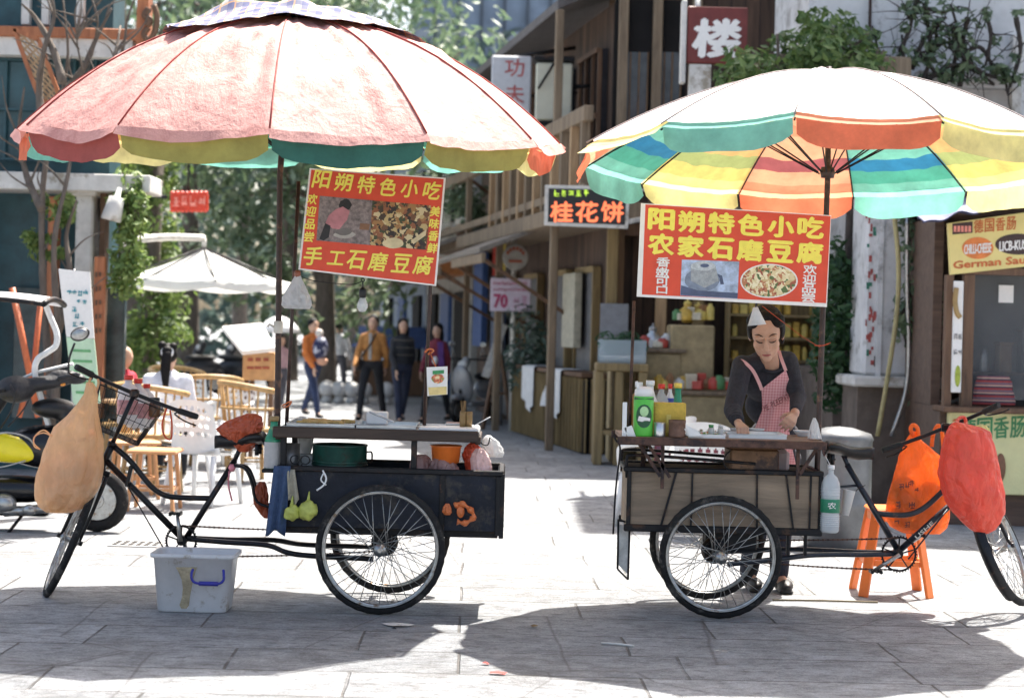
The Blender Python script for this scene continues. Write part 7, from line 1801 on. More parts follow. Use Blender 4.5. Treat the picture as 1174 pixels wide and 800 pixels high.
g3=thing('cream_light_box','cream sign box with a dark top rail beside the white hanging box','sign',W(635,138,d));m=MB();panel(m,614,72,656,138,d,.35,.02);m.build('box',M('cream_acrylic',(.55,.54,.44),.4,0,.12,3),g3)
m=MB();panel(m,612,64,659,70,d-.03,.42,.01);panel(m,614,139,656,143,d,.3,.01);m.build('rail',dark_steel,g3);m=MB();m.tube([W(642,62,d-.05),W(617,102,d-.06)],.018,6);m.tube([W(656,100,d+.17),W(690,98,d+.3)],.03,6);m.build('stay',dark_steel,g3)
# dark red sign with a white character
d=19.8
g4=thing('red_character_sign','dark red shop sign with one bold white brush character above the striped parasol','sign',W(820,72,d))
m=MB();panel(m,788,8,857,73,d,.12,.01);m.build('board',M('dark_red_board',(.16,.025,.02),.5,0,.25,6,.1),g4)
m=MB();panel(m,781,0,787,95,d-.02,.16,.01);m.build('white_edge',lw,g4)
m=MB();ink(m,'楼',822,44,d-.006,52,42,(1,0,.02),(0,0,1),.03,.06);m.build('lettering',white_ink,g4)
m=MB();m.tube([W(800,10,d+.1),W(800,-20,d+1.2),],.03,6);panel(m,790,74,815,110,d+.02,.1);m.build('hanger',lw,g4)
# pole of small signs
d=28.5
ps=thing('sign_pole','pole carrying a round sign and a lilac price board reading 70','sign',(X(588,d),d,0))
m=MB();m.tube([(X(589,d+.1),d+.1,0),W(590,262,d+.1)],.04,8);m.build('pole',lw,ps)
m=MB();c=W(591,295,d);m.lathe([(14*S(d),0),(15*S(d),.01),(15*S(d),.05),(14*S(d),.06)],c+Vector((0,.03,0)),28,(0,-1,0));ro=m.build('round_sign',M('grey_sign',(.34,.33,.30),.6,0,.2),ps)
m=MB();
for k in range(6): a=R(30+24*k);m.box(c+Vector((math.cos(a)*10*S(d),-.036,math.sin(a)*10*S(d))),(.04,.006,.05))
m.box(c+Vector((0,-.036,-.06)),(.2,.006,.04));m.build('round_marks',M('red_brown_ink',(0,0,0)),ro)
m=MB();panel(m,562,319,608,357,d-.02,.05,.005);lo=m.build('price_board',M('lilac_board',(.66,.58,.72),.6,0,.1),ps)
m=MB();
for k in range(13): marks(m,W(567+k*3,325,d-.025),(1,0,0),(0,0,1),2.6*S(d),4.2*S(d),k+90);marks(m,W(567+k*3,332,d-.025),(1,0,0),(0,0,1),2.6*S(d),3.6*S(d),k+120)
text(m,'70',W(574,345,d-.025),(1,0,0),(0,0,1),15*S(d),15*S(d),.03);m.build('lettering',M('magenta_ink',(.45,.05,.16),.6),lo)
m=MB();marks(m,W(592,345,d-.025),(1,0,0),(0,0,1),8*S(d),14*S(d),141);marks(m,W(601,345,d-.025),(1,0,0),(0,0,1),8*S(d),14*S(d),142);m.build('pale_lettering',M('pale_magenta_ink',(.55,.32,.48),.6),lo)
d=30.
m=MB();o=thing('flag_banner','narrow red and yellow vertical banner beside the round sign','banner',W(573,315,d));panel(m,565,258,573,316,d,.03);m.build('red_strip',M('banner_red',(.60,.07,.05),.7),o);m=MB();panel(m,573.3,262,580,312,d,.03);m.build('yellow_strip',M('banner_yellow',(.75,.58,.12),.7),o);m=MB();m.tube([(X(577,d+.06),d+.06,0),W(577,255,d+.06)],.03,6);m.build('pole',chrome,o)
m=MB();m.beam(W(556,432,29.4),W(578,372,29.9),.12,.03,(0,1,0),.005);m.beam(W(560,430,29.3),W(592,398,29.4),.10,.03,(0,1,0),.005);one(m,'leaning_plank',lw,'pale weathered planks leaning below the lilac price board','plank')
m=MB();o=thing('easel','brown wooden A frame easel beside the silver scooter','easel',(X(573,29),29,0));a=X(573,29)
for s in(-1,1): m.beam((a+s*.22,28.9,0),(a+s*.03,29.05,1.15),.05,.05)
m.beam((a,29.4,0),(a,29.1,1.1),.05,.05);m.beam((a-.14,28.95,.55),(a+.14,28.95,.55),.04,.04);m.build('legs',brown_wood,o)
# teal and blue far shop fronts further down the street
for k,(t0,t1,h,mat,lab) in enumerate(((13.2,20,6.2,M('grey_plaster',(.40,.39,.36),.85,0,.25,3,.1),'grey plaster shop house further down the right side'),(20.2,30,7.0,M('bluish_plaster',(.26,.31,.38),.85,0,.25,3,.1),'bluish shop house at the far right end of the street'))):
    o=thing('shop_house',lab,'building',DV(t0));m=MB();fbox(m,t0,t1,0,h,-5,-.2);m.build('wall',mat,o)
    m=MB();fbox(m,t0,t1,2.5,2.8,-.19,.8,.02);m.build('canopy',M('orange_awning',(.50,.20,.07),.7) if k==0 else wthr,o)
    for j in range(3):
        t=t0+.5+j*(t1-t0-.6)/3;m=MB();fbox(m,t,t+1.3,.1,2.2,-.195,-.12);m.build('shopfront',blu if j==1 else darkin,o)
        m=MB();fbox(m,t,t+1.1,3.6,5.0,-.195,-.12);w_=m.build('window',M('dark_window',(0,0,0)),o);m=MB();fbox(m,t-.08,t+1.18,3.5,3.6,-.195,-.08);m.build('sill',lw,w_)
# shrub in pots at the corner
m=MB();r_=random.Random(12);o=thing('potted_shrub','bushy leafy shrub in a clay tub by the charcoal scooter','plant',(X(628,28.2),28.2,0));p0=Vector((X(628,28.2),28.2,0));leaves(m,[(p0+Vector((r_.uniform(-.4,.4),r_.uniform(-.3,.3),.6+r_.uniform(0,1.15))),.28) for _ in range(26)],46,.06,r_);m.build('foliage',lf2,o);m=MB();m.lathe([(.22,0),(.30,.4),(.32,.45),(.28,.45)],p0,18);m.build('tub',M('clay',(.25,.11,.07),.85),o)
# hanging flower basket high on the street
m=MB();o=thing('hanging_plant','hanging green plant under the far balcony','plant',W(535,265,33));p0=W(535,245,33);leaves(m,[(p0+Vector((r_.uniform(-.4,.4),r_.uniform(-.3,.3),r_.uniform(-.4,.4))),.25) for _ in range(14)],40,.07,r_);m.build('foliage',lf1,o);m=MB();m.lathe([(.12,-.2),(.2,0),(.2,.02)],p0+Vector((0,0,-.3)),14);m.tube([p0,p0+Vector((0,0,1.4))],.01,5);m.build('basket',brown_wood,o)
# ---- white wall building with the vine pillar
wd_=19.2
plaster=M('white_plaster',(.60,.60,.60),.85,0,.15,3,.15,25,spots=((.30,.29,.28),.3,2.2))
wb=thing('white_building','white plastered house on the right with vines across its wall','building',(X(1150,wd_),wd_,0))
m=MB();m.bx(X(1030,wd_),X(1700,wd_),wd_+.4,wd_+5,1.2,10.5);m.bx(X(925,wd_),X(1030,wd_)-.002,wd_+.42,wd_+3,3.75,10.4);m.build('wall',plaster,wb)
m=MB();m.bx(X(985,wd_-1),X(1700,wd_),wd_+.38,wd_+4.9,0,1.19);m.build('stone_base',M('brown_stone',(.13,.10,.08),.85,0,.35,5,.4,12),wb)
m=MB();panel(m,1056,92,1167,100,wd_+.2,.25,.01);panel(m,1053,82,1170,90,wd_+.05,.4,.01);m.build('cornice',plaster,wb)
m=MB();panel(m,1160,40,1172,130,wd_+.3,.12,.01);panel(m,1160,100,1167,160,wd_+.25,.16);m.build('downpipe',lw,wb)
pdp=17.6
pl=thing('white_pillar','peeling white pillar with red and green poster strips, wound with vines','pillar',(X(1030,pdp),pdp,0))
m=MB();p=W(1030,430,pdp);m.bx(X(990,pdp),X(1076,pdp),pdp,pdp+.7,1.2,3.35,.03);m.build('shaft',plaster,pl)
m=MB();panel(m,1006,240,1012,432,pdp-.03,.031);panel(m,1050,240,1054,432,pdp-.02,.021);m.build('raised_edge',plaster,pl)
m=MB();m.bx(X(976,pdp),X(1086,pdp),pdp-.15,pdp+.8,1.1,1.199,.02);m.build('ledge',lw,pl)
m=MB();m.bx(X(984,pdp),X(1080,pdp),pdp-.05,pdp+.75,0,1.099);m.build('plinth',M('brown_stone',(0,0,0)),pl)
m=MB();r_=random.Random(6)
m1=MB();m2=MB()
for k in range(34):
    y=246+r_.random()*172;w=r_.uniform(1.5,4);h=r_.uniform(3,9);x=r_.uniform(992,1002);panel(m1 if r_.random()<.8 else m2,x,y,x+w,y+h,pdp-.004-.0003*k,.003)
m1.build('red_poster_scraps',M('poster_red',(.36,.07,.06),.7,0,.4,20,0),pl);m2.build('green_poster_scraps',M('poster_green',(.04,.18,.12),.7,0,.4,20,0),pl)
m=MB()
for (x0,y0,x1,y1) in((1063,305,1070,325),(1062,330,1068,333),(1002,408,1006,420)): panel(m,x0,y0,x1,y1,pdp-.006,.004)
m.build('bricks_bared',M('dark_grey_scar',(.10,.09,.085),.9),pl)
def vine(name,label,paths,d,r0,mat,leafs=0,lmat=None,leaf=.05,seed=1,tip=.3):
    r_=random.Random(seed);o=thing(name,label,'vine',W(*paths[0][0],d));m=MB()
    for pts in paths:
        P=smooth_path([W(x,y,d+r_.uniform(-.06,.06)) for x,y in pts],5);m.tube(P,[r0*(1-(1-tip)*i/len(P))*(1+.15*math.sin(i*1.9)) for i in range(len(P))],7)
        for _ in range(7):
            a_=r_.choice(P);v_=Vector((r_.uniform(-1,1),r_.uniform(-.3,.1),r_.uniform(-1,1))).normalized()*r_.uniform(.15,.55);b_=a_+v_*.5+Vector((r_.uniform(-.08,.08),0,r_.uniform(-.08,.08)));m.tube(smooth_path([a_,b_,a_+v_],3),[r0*.28,r0*.26,r0*.22,r0*.2,r0*.16,r0*.12,r0*.08],5)
    m.build('stem',mat,o)
    if leafs:
        m=MB();cl=[]
        for k in range(leafs):
            pts=r_.choice(paths);i=r_.randrange(len(pts)-1);t=r_.random();x=pts[i][0]*(1-t)+pts[i+1][0]*t;y=pts[i][1]*(1-t)+pts[i+1][1]*t
            cl.append((W(x+r_.uniform(-8,8),y+r_.uniform(-8,8),d-.05),r_.uniform(.05,.14)))
        leaves(m,cl,14,leaf,r_);m.build('leaves',lmat,o)
    return o
dbark=M('dark_bark',(.05,.04,.035),.9,0,.4,20,.5,40)
vine('vine','thick dark vine curling up the right edge of the white pillar',[[(1052,470),(1052,420),(1058,395),(1075,388),(1090,380),(1082,350),(1066,335),(1060,310),(1070,270),(1066,240),(1056,200)],[(1066,335),(1050,300),(1042,260),(1046,230)],[(1058,395),(1048,370),(1040,380),(1038,350),(1050,310)]],pdp-.14,.05,dbark,70,lf1,.05,2)
vine('vine','tangle of thin grey vine stems across the upper white wall',[[(1040,130),(1054,100),(1070,60),(1075,20)],[(1054,100),(1090,75),(1120,82),(1140,98)],[(1060,70),(1080,50),(1100,52)],[(1100,100),(1108,62),(1124,55),(1136,72),(1150,85),(1156,110)],[(1045,80),(1060,45),(1085,20)],[(1050,120),(1030,100),(1012,75),(1000,30)],[(1092,30),(1100,60),(1130,85),(1165,95)],[(1165,20),(1170,60),(1158,100)],[(1110,20),(1104,50),(1112,80)],[(1080,98),(1092,80),(1098,40),(1090,5)],[(1056,60),(1080,90),(1110,92)],[(1128,10),(1136,40),(1130,75)],[(1040,20),(1058,10),(1080,14),(1100,8)],[(1032,60),(1044,30),(1050,0)],[(1022,140),(1036,90),(1034,40)],[(1060,5),(1066,50),(1062,90)]],wd_-.1,.028,dbark,60,lf1,.05,3,.4)
# pipes leaning on the pillar
for pts,r0,mat,lab in(([(1024,236),(1030,300),(1028,360),(1018,430),(1006,500)],.022,M('yellow_hose',(.40,.34,.16),.6),'dull yellow hose running down the white pillar'),([(1040,240),(1040,330),(1042,400),(1038,450),(1022,500)],.020,chrome,'pale steel pipe leaning down the white pillar'),([(1046,447),(1060,458),(1085,462),(1100,458)],.022,white_plastic,'white pipe curving from the pillar ledge to the kiosk')):
    m=MB();P=[W(x,y,pdp-.28+ (0 if y<440 else .0)) for x,y in pts];m.tube(smooth_path(P,5),r0,8);one(m,'pipe',mat,lab,'pipe')
# greenery left of the pillar and above
hv=thing('climbing_bush','dark green climbing bush between the right banner and the white pillar','plant',(X(970,18.6),18.6,0))
m=MB();r_=random.Random(14);m.tube(smooth_path([(X(985,18.7),18.7,0),(X(980,18.7),18.7,1.0),(X(972,18.7),18.6,2.2),(X(975,18.7),18.6,3.6)],5),[.07]*16,8);m.build('stem',dbark,hv)
cl=[(W(r_.gauss(968,14),r_.uniform(290,460),18.6+r_.uniform(-.4,.4)),r_.uniform(.12,.26)) for _ in range(60)];m=MB();leaves(m,cl,48,.055,r_);m.build('foliage',foliage('bush_leaf',(.012,.045,.015),(.045,.11,.035)),hv)
m=MB();m.bx(X(940,gd-2),X(992,19.5),19.6,19.75,0,7);one(m,'screen_wall',M('dark_brown_wall',(.05,.03,.025),.85,0,.4,4,.2),'dark brown wall behind the climbing bush','wall')
tv=thing('roof_creeper','bright green creeper spilling over the roof edge above the striped parasol','plant',(X(900,18.4),18.4,3.9))
r_=random.Random(15);cl=[]
for _ in range(74):
    x=r_.uniform(835,1000);yc=85-.22*(x-835)**.9 if x<930 else 40+ (x-930)*.25;cl.append((W(x,min(118,max(22,yc+r_.gauss(12,20))),18.4+r_.uniform(-.6,.6)),r_.uniform(.10,.24)))
m=MB();leaves(m,cl,44,.055,r_);m.build('foliage',foliage('creeper_leaf',(.05,.11,.03),(.17,.25,.08)),tv)
m=MB()
for k in range(12): x=r_.uniform(850,1030);m.tube(smooth_path([W(x,115,18.6),W(x+r_.uniform(-20,20),85,18.5),W(x+r_.uniform(-30,40),45+r_.uniform(-15,15),18.4)],4),.016,5)
m.build('stem',bark,tv)
m=MB();m.bx(X(860,19),X(1035,19),18.9,19.3,Z(135,19),Z(78,19)+.2,.02);one(m,'roof_ledge',wthr,'weathered roof ledge carrying the green creeper','ledge')
# ---- German sausage kiosk
kd=16.0
ks=thing('sausage_kiosk','brown sausage kiosk with yellow signs and a white picture post at the right edge','kiosk',(X(1170,kd),kd,0))
kw=wood('kiosk_wood',(.06,.035,.025),(.15,.09,.06),.6,axis='x')
m=MB();xL,xR=X(1084,kd),X(1560,kd)
m.bx(xL,xR,kd+.12,kd+2.2,0,Z(468,kd,1120));m.bx(xL,xR,kd+2.0,kd+2.2,Z(468,kd,1120)+.002,2.95);m.bx(xR-.1,xR,kd+.12,kd+1.99,Z(468,kd,1120)+.002,2.95);m.bx(xL,xL+.08,kd+.5,kd+1.99,Z(468,kd,1120)+.002,2.95);m.bx(xL,xR-.11,kd+.12,kd+1.99,2.60,2.9);m.build('wall',kw,ks)
m=MB();panel(m,1084,315,1092,470,kd,.11);panel(m,1104,315,1116,470,kd+.02,.09);panel(m,1092,312,1560,320,kd,.1);m.bx(xL-.02,xR,kd-.12,kd+.35,Z(473,kd,1120),Z(467,kd,1120)+.004,.01);m.build('timber_frame',brown_wood,ks)
m=MB();panel(m,1116,320,1500,462,kd+.30,.01);m.build('window_glass',glassy('kiosk_glass',(.20,.21,.22),.03,.35),ks)
m=MB();panel(m,1116,320,1500,470,kd+.9,.05);m.build('inner_wall',M('grey_inner',(.09,.085,.085),.6,0,.5,3,0),ks)
m=MB();panel(m,1145,327,1162,347,kd+.28,.006);m.build('paper_note',white_ink,ks)
pz=kd-.01
m=MB();q=[(1087,256),(1300,226),(1300,292),(1090,315)];m.prism([W(x,y,kd-.02) for x,y in q],(0,1,0),.06);sb=m.build('sign_board',M('cream_yellow_board',(.80,.66,.25),.5,0,.12,2),ks)
rt=(W(1300,226,kd)-W(1087,256,kd)).normalized();rt=Vector((.985,0,.10)).normalized();up=Vector((0,0,1));E=kd-.024
m=MB();
for k,ch in enumerate('德国香肠'): ink(m,ch,1122+k*12.5,259.5-k*1.2,E,10.5,15,rt,up,.02)
text(m,'German Sausage',W(1149,301,E),rt,up,112*S(E),11*S(E),.03);m.build('orange_lettering',M('orange_ink',(.62,.16,.04),.5),sb)
m=MB();m.prism([W(x,y,E) for x,y in((1092,256.5),(1115,254),(1115,267),(1092,269))],(0,1,0),.003);m.prism([W(x,y,E) for x,y in blob(1159+8,280,26,12,28,0)],(0,1,0),.003);m.build('brown_badge',M('badge_brown',(.06,.03,.025),.5),sb)
m=MB();m.prism([W(x,y,E) for x,y in blob(1121,284.5,18,12.5,28,0)],(0,1,0),.003);m.build('orange_badge',M('badge_orange',(.75,.22,.05),.5),sb)
m=MB();text(m,'CHILLI-CHEESE',W(1121,285,E-.003),rt,up,31*S(E),11*S(E),.03);text(m,'LICB-KUSHO',W(1167,281,E-.003),rt,up,42*S(E),11*S(E),.03);m.build('white_lettering',white_ink,sb)
m=MB()
for i in range(5): panel(m,1093.5+i*4.2,259,1096.5+i*4.2,266,E-.003,.003)
m.build('pale_marks',M('pale_red_ink',(0,0,0)),sb)
m=MB();panel(m,1092,322,1103.5,450,kd-.02,.10,.006);pp_=m.build('picture_post',white_ink,ks)
m=MB();m.tube(smooth_path([W(1096.5,330,kd-.03),W(1095,345,kd-.03),W(1097,358,kd-.03),W(1101,364,kd-.03)],5),.022,8);m.build('printed_sausage',M('sausage_tan',(.40,.26,.10),.5,0,.2),pp_)
m=MB();m.ell(W(1098,431,kd-.024),(.024,.004,.09));m.build('printed_corn',M('corn_green',(.38,.45,.05),.5,0,.4,40),pp_)
m=MB();
for k in range(2): marks(m,W(1095.5+k*5,386,kd-.026),(1,0,0),up,4.5*S(kd),8*S(kd),k+150);marks(m,W(1095.5+k*5,404,kd-.026),(1,0,0),up,4.5*S(kd),8*S(kd),k+160)
m.build('lettering',M('grey_ink',(.25,.24,.24),.6),pp_)
m=MB();panel(m,1087,474,1300,568,kd+.02,.09,.006);lo=m.build('lower_sign',M('pale_yellow_board',(.78,.74,.38),.5,0,.12,2),ks)
m=MB()
for k,ch in enumerate('德国香肠'): ink(m,ch,1110+k*19,492-k*1.0,kd+.014,17,24,rt,up,.02)
m.build('green_lettering',M('green_sign_ink',(.05,.25,.09),.5),lo)
m=MB();marks(m,W(1096,488,kd+.010),rt,up,8*S(kd),16*S(kd),171);m.build('orange_lettering',M('orange_ink',(0,0,0)),lo)
m=MB();m.ell(W(1147,536,kd+.01),(.045,.02,.12));m.build('printed_roll',M('roll_brown',(.22,.10,.05),.5,0,.3),lo)
m=MB()
def AW(u,v):
    p=W(1048+170*u,250-34*u+ (2*math.sin(u*20)),kd-.15);return Vector((p.x,kd+.2-.75*v,p.z+.10-.16*v+.012*math.sin(u*34)))
m.grid(AW,40,8);m.grid(lambda u,v:AW(u,v)+Vector((0,0,.012)),40,8);m.build('awning',M('blue_grey_canvas',(.19,.20,.30),.8,0,.2,3,.1,trans=.1),ks)
m=MB()
for i in range(4): m.tube([AW(j/40,.15+.25*i)+Vector((0,0,-.006)) for j in range(41)],.012,5)
m.build('awning_stripe',M('dark_blue_stripe',(.06,.06,.11),.8),ks)
# striped cushion cloth in the kiosk window
def stripedcloth():
    m,nt,n,l,p=new_mat('striped_blanket');co=coords(n,l);s=n.new('ShaderNodeSeparateXYZ');l.new(co,s.inputs[0]);a=n.new('ShaderNodeMath');a.operation='MULTIPLY';l.new(s.outputs[2],a.inputs[0]);a.inputs[1].default_value=16
    f=n.new('ShaderNodeMath');f.operation='FRACT';l.new(a.outputs[0],f.inputs[0]);cr=n.new('ShaderNodeValToRGB');cr.color_ramp.interpolation='CONSTANT';e=cr.color_ramp.elements;e[0].color=(.30,.05,.05,1);e[1].position=.3;e[1].color=(.03,.03,.06,1)
    for pos,c in((.5,(.45,.30,.24)),(.7,(.20,.06,.08)),(.85,(.12,.14,.18))): x=e.new(pos);x.color=(*c,1)
    l.new(f.outputs[0],cr.inputs[0]);l.new(cr.outputs[0],p.inputs['Base Color']);p.inputs['Roughness'].default_value=.9;return m
m=MB();rows(m,[(431,1122,1156),(438,1118,1160),(450,1116,1162),(464,1115,1164)],kd+.16,.25,26,.04,4);one(m,'striped_blanket',stripedcloth(),'folded red and grey striped blanket in the kiosk window','blanket')
# ---- table and chairs behind the cook, silver drum
d=15.6
t_=thing('red_cloth_table','table with a dark red and purple cloth behind the right tricycle','table',(X(815,d),d,0));m=MB();a=X(822,d);m.bx(a-.50,a+.50,d-.3,d+.4,.70,.73,.008);m.build('table_top',M('maroon_cloth',(.16,.035,.05),.8,0,.4,7,.2,spots=((.10,.09,.16),.4,5)),t_)
m=MB();m.bx(a-.505,a+.505,d-.31,d-.302,.48,.735);m.build('cloth_drop',M('maroon_cloth',(0,0,0)),t_)
for sx in(-1,1):
    for sy in(-.25,.35): m=MB();m.beam((a+sx*.44,d+sy,.70),(a+sx*.44,d+sy,0),.04,.04);m.build('leg',olv,t_)
copy_tree(pchair,None,(X(812,14.6),14.6,0),R(170),'white plastic armchair just behind the right tricycle table')
copy_tree(pchair,None,(X(757,15.4),15.4,0),R(235),'white plastic armchair behind the bottles of the right tricycle')
ys=stool((X(848,15.0),15.0,0),'yellow wooden stool beyond the tin stove',M('yellow_stool_paint',(.55,.38,.08),.6,0,.2),.34,.5)
m=MB();c=Vector((X(966,14.2),14.2,0));m.lathe([(.22,0),(.24,.02),(.24,.30),(.25,.32),(.24,.34),(.24,.78),(.25,.80),(.23,.84),(.1,.88),(0,.89)],c,32);one(m,'metal_drum',M('silver_drum',(.16,.165,.17),.4,.3,.3,6,.05),'silver metal drum behind the black saddle of the right tricycle','drum')
# ---- drain grate, scraps and one modelled sun patch on the paving
gcn=G(157,624);m=MB()
dr=thing('drain_grate','dark slotted drain grate in the sunlit paving by the left pedal','grate',(gcn.x,gcn.y,0));m.bx(gcn.x-.17,gcn.x+.17,gcn.y-.16,gcn.y+.16,.003,.008);m.build('plate',M('pale_iron',(.40,.39,.38),.7),dr)
m=MB()
for i in range(6):
    for j in range(2): x=gcn.x-.135+i*.054;y=gcn.y-.07+j*.14;m.bx(x-.017,x+.017,y-.05,y+.05,.0085,.0115)
m.build('slot',black_plastic,dr)
for (px,py,l_,a,mat,lab) in((946,690,.62,2,M('dry_stick',(.16,.13,.08),.9),'thin dry bamboo stick lying behind the right rear wheel'),(708,740,.17,-22,lw,'short pale straw on the shaded paving below the right tricycle')):
    g_=G(px,py);m=MB();v=Vector((math.cos(R(a)),math.sin(R(a)),0))*l_/2;m.tube([g_-v+Vector((0,0,.007)),g_+Vector((0,0,.009)),g_+v+Vector((0,0,.007))],.006,6);one(m,'stick',mat,lab,'stick')
r_=random.Random(44)
for (px,py,s,mat,lab) in((571,773,.035,M('red_scrap',(.50,.04,.03),.8),'red paper scrap nearest the bottom edge between the tricycles'),(556,762,.02,M('red_scrap',(0,0,0)),'small red scrap left of the larger one'),(455,717,.06,lw,'flat white piece standing for a patch of sunlight in front of the left rear wheel'),(452,722,.012,black_plastic,'tiny dark leaf beside the flat white sun patch'),(255,624,.01,black_plastic,'tiny dark leaf behind the storage bin'),(612,719,.02,M('dry_leaf',(.20,.13,.06),.9),'dry brown leaf in the shade between the tricycles')):  # the white piece is a spot of sunlight put in as a shape
    g_=G(px,py);m=MB();n=7;pol=[g_+Vector((s*math.cos(2*math.pi*i/n)*r_.uniform(.6,1.2)*1.4,s*math.sin(2*math.pi*i/n)*r_.uniform(.6,1.3),.006+r_.uniform(0,.006))) for i in range(n)];c=sum(pol,Vector())/n+Vector((0,0,.008));m.add(pol+[c],[(i,(i+1)%n,n) for i in range(n)]);one(m,'scrap_or_sun_patch' if 'leaf' not in lab else 'dry_leaf',mat,lab,'scrap' if 'leaf' not in lab else 'leaf')

# canopies and clutter down the right side of the street
tilem=M('grey_brown_tile',(.20,.175,.15),.85,0,.35,18,.5,30,stretch=(1,1,3));lathm=M('pale_lath',(.36,.31,.25),.8,0,.3,8,.2)
for k,(t0,t1,z,out,mt,lab) in enumerate(((3.4,6.4,2.55,1.15,tilem,'nearest grey brown tiled canopy over the shutters of the timber house'),(6.8,9.6,2.45,1.3,lathm,'pale lath canopy beyond the lilac price board'),(9.9,12.9,2.75,1.2,tilem,'farther grey brown tiled canopy of the timber house'),(7.0,10.5,4.6,1.0,lathm,'upper pale lath awning high on the timber house'))):
    o=thing('shop_canopy',lab,'canopy',DV(t0),'canopies on the timber house');m=MB()
    p=[DV(t0)+fn*.0+Vector((0,0,z+.45)),DV(t1)+fn*.0+Vector((0,0,z+.45)),DV(t1)+fn*out+Vector((0,0,z)),DV(t0)+fn*out+Vector((0,0,z))]
    m.prism(p,(0,0,1),.06);m.build('roof',mt,o)
    m=MB();fbox(m,t0,t1,z-.14,z-.005,out-.08,out-.02,.01);m.build('fascia',wthr,o)
    for t in(t0+.15,t1-.15):
        m=MB();a=DV(t);m.beam(a+fn*(out-.1)+Vector((0,0,z-.1)),a-fn*.25+Vector((0,0,z-.9)),.05,.05);m.build('brace',brown_wood,o)
for k,(t,z,w,h,mt,lab) in enumerate(((2.9,1.3,.8,1.0,M('cream_poster',(.45,.42,.33),.7),'cream poster board on the timber house front'),(5.0,2.95,.9,.8,M('pale_box',(.50,.50,.48),.6),'pale air conditioner box under the balcony'),(8.2,3.3,1.1,.9,M('beige_shutter',(.42,.38,.30),.7),'beige shutter board above the pale canopy'),(11.0,1.2,1.0,1.7,blu,'blue door panel far along the timber house'),(9.0,.9,.9,1.5,M('slate_blue',(.06,.09,.16),.6),'slate blue door panel beyond the lilac price board'))):
    m=MB();fbox(m,t,t+w,z,z+h,-.16,-.05 if k!=1 else .25,.01);one(m,'panel_board',mt,lab,'board','boards on the timber house')

# things inside the kiosk window
for k,(px,y0,y1,w,mt,lab) in enumerate(((1128,400,432,9,M('steel_urn',(.45,.45,.46),.3,.7),'steel urn inside the kiosk window'),(1150,395,430,14,M('brown_crate',(.22,.13,.07),.7),'brown crate inside the kiosk window'),(1176,380,430,16,M('dark_grill',(.06,.06,.06),.5),'dark grill box inside the kiosk window'))):
    d=kd+.62;c=W(px,y1,d);m=MB()
    if k==0: m.lathe([(w*.45*S(d),0),(w*.5*S(d),.02),(w*.5*S(d),(y1-y0)*.7*S(d)),(w*.2*S(d),(y1-y0)*S(d))],c,18)
    else:
        m.bx(c.x-w*S(d)/2,c.x+w*S(d)/2,d-.08,d+.1,c.z,c.z+(y1-y0)*S(d),.012);m.bx(c.x-w*S(d)/2-.01,c.x+w*S(d)/2+.01,d-.09,d+.11,c.z+(y1-y0)*S(d)+.001,c.z+(y1-y0)*S(d)+.02,.004)
    one(m,('urn','crate','grill_box')[k],mt,lab,('urn','crate','grill')[k])
m=MB();panel(m,1117,431,1480,434,kd+.40,.5);m.build('inner_counter',kw,ks)
# two round tables with white cloths in front of the tea shop, and a tied bundle of goods
for px,d,lab in((662,26.2,'round table under a white cloth beyond the slatted counter'),):
    c=Vector((X(px,d),d,0));o=thing('cloth_table',lab,'table',c);m=MB();N=40;vs=[];fs=[]
    prof=[(.0,.78),(.40,.78),(.43,.765),(.45,.62),(.47,.50)]
    for (r0,z) in prof:
        for k in range(N): t=2*math.pi*k/N;w=1+(.05*math.sin(8*t) if z<.7 else 0);vs.append(c+Vector((r0*w*math.cos(t),r0*w*math.sin(t),z)))
    for i in range(len(prof)-1):
        for k in range(N): fs.append((i*N+k,i*N+(k+1)%N,(i+1)*N+(k+1)%N,(i+1)*N+k))
    m.add(vs,fs,0,True);m.build('cloth',M('white_linen',(0,0,0)),o);m=MB();m.tube([c+Vector((0,0,.02)),c+Vector((0,0,.77))],.04,8);m.lathe([(.25,0),(.22,.03),(.04,.05)],c,18);m.build('pedestal',dark_steel,o)

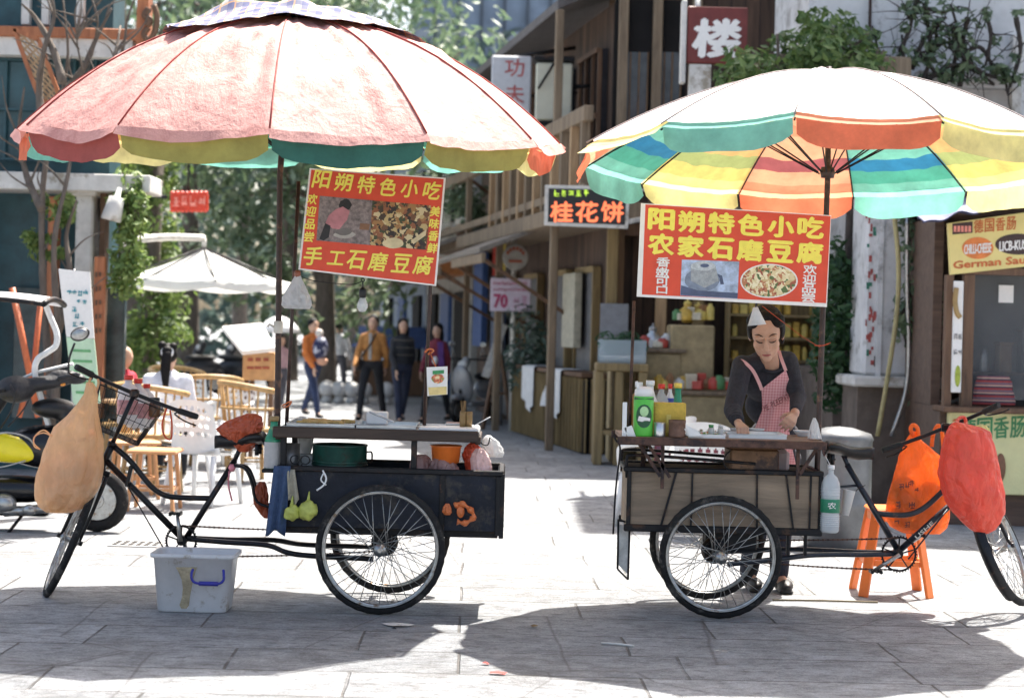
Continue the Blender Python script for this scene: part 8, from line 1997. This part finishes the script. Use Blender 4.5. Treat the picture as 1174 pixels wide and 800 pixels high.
# flat dark panel for the shade of the tea shop balcony, goods on its counters
m=MB();panel(m,703,0,786,196,gd-.055,.004);m.build('recess_shade_panel',darkin,gs)
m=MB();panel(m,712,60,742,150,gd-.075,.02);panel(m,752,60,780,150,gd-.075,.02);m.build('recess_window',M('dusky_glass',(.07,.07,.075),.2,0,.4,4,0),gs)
m=MB()
for x in(712,722,732,742,752,761,770,780): panel(m,x-.8,60,x+.8,150,gd-.10,.024)
m.build('recess_lattice',shw,gs)
r_=random.Random(61);pal=[gold,gold2,M('pack_red',(.50,.07,.05),.5),M('pack_cream',(.66,.60,.46),.6),M('pack_green',(.10,.26,.10),.5),M('pack_white',(.70,.70,.68),.5),M('pack_brown',(.28,.14,.06),.6)]
for (x0,x1,y,d,n_) in((738,768,404,22.9,6),(774,818,372,22.9,8),(748,843,452,22.5,15),(702,733,418,22.9,5)):
    z0=W((x0+x1)/2,y,d-.3).z+.0
    for k in range(n_):
        px=x0+(x1-x0)*(k+.5)/n_;c=Vector((X(px,d-.25),d-.12+r_.uniform(-.12,.12),W(px,y,22.6 if d>22.6 else 22.2).z+.053));h=r_.uniform(.08,.20);w=r_.uniform(.045,.075);m=MB()
        if r_.random()<.45: m.lathe([(w*.9,0),(w,.01),(w,h*.75),(w*.5,h*.9),(w*.5,h)],c,12)
        else: m.box(c+Vector((0,0,h/2)),(w*1.8,w*1.4,h),Matrix.Rotation(r_.uniform(-.3,.3),3,'Z'),.008)
        one(m,'snack_packet',r_.choice(pal),'small packet or jar crowded on the tan counters of the tea shop','packet','goods on the tea shop counters')
# ================================================================ camera, sun and sky
cam=bpy.data.cameras.new('camera');co_=bpy.data.objects.new('camera',cam);COL.objects.link(co_)
co_.location=(0,0,EYE);co_.rotation_euler=(R(90),0,0)
co_.rotation_mode='QUATERNION'
from mathutils import Quaternion
co_.rotation_quaternion=Quaternion((1,0,0),R(90))@Quaternion((0,0,1),ROLL)
cam.sensor_width=36;cam.sensor_fit='HORIZONTAL';cam.lens=36*FPX/1174;cam.shift_y=-26/1174
cam.clip_start=.1;cam.clip_end=600
cam.dof.use_dof=True;cam.dof.focus_distance=10.5;cam.dof.aperture_fstop=2.6
SC.camera=co_
SUN=Vector((.56,1.17,2.45)).normalized()
el=math.asin(SUN.z);az=math.atan2(SUN.x,SUN.y)
sl=bpy.data.lights.new('sun','SUN');so=bpy.data.objects.new('sun',sl);COL.objects.link(so)
sl.energy=5.0;sl.angle=R(.53);sl.color=(1,.955,.88)
so.rotation_mode='QUATERNION';so.rotation_quaternion=(-SUN).to_track_quat('-Z','Y');so.location=(3,10,20)
w=bpy.data.worlds.new('World');SC.world=w;w.use_nodes=True
nt=w.node_tree;bg=nt.nodes['Background'];sk=nt.nodes.new('ShaderNodeTexSky');sk.sky_type='NISHITA';sk.sun_disc=False
sk.sun_elevation=el;sk.sun_rotation=az;sk.dust_density=4.0;sk.air_density=.8;sk.ozone_density=1.0
wm=nt.nodes.new('ShaderNodeMix');wm.data_type='RGBA';wm.blend_type='MULTIPLY';wm.inputs[0].default_value=1;wm.inputs[7].default_value=(1,.955,.86,1)
nt.links.new(sk.outputs[0],wm.inputs[6]);nt.links.new(wm.outputs[2],bg.inputs[0]);bg.inputs[1].default_value=.135
SC.view_settings.view_transform='Standard';SC.view_settings.look='None';SC.view_settings.gamma=1;SC.view_settings.exposure=1.6
SC.cycles.max_bounces=8;SC.cycles.transparent_max_bounces=24
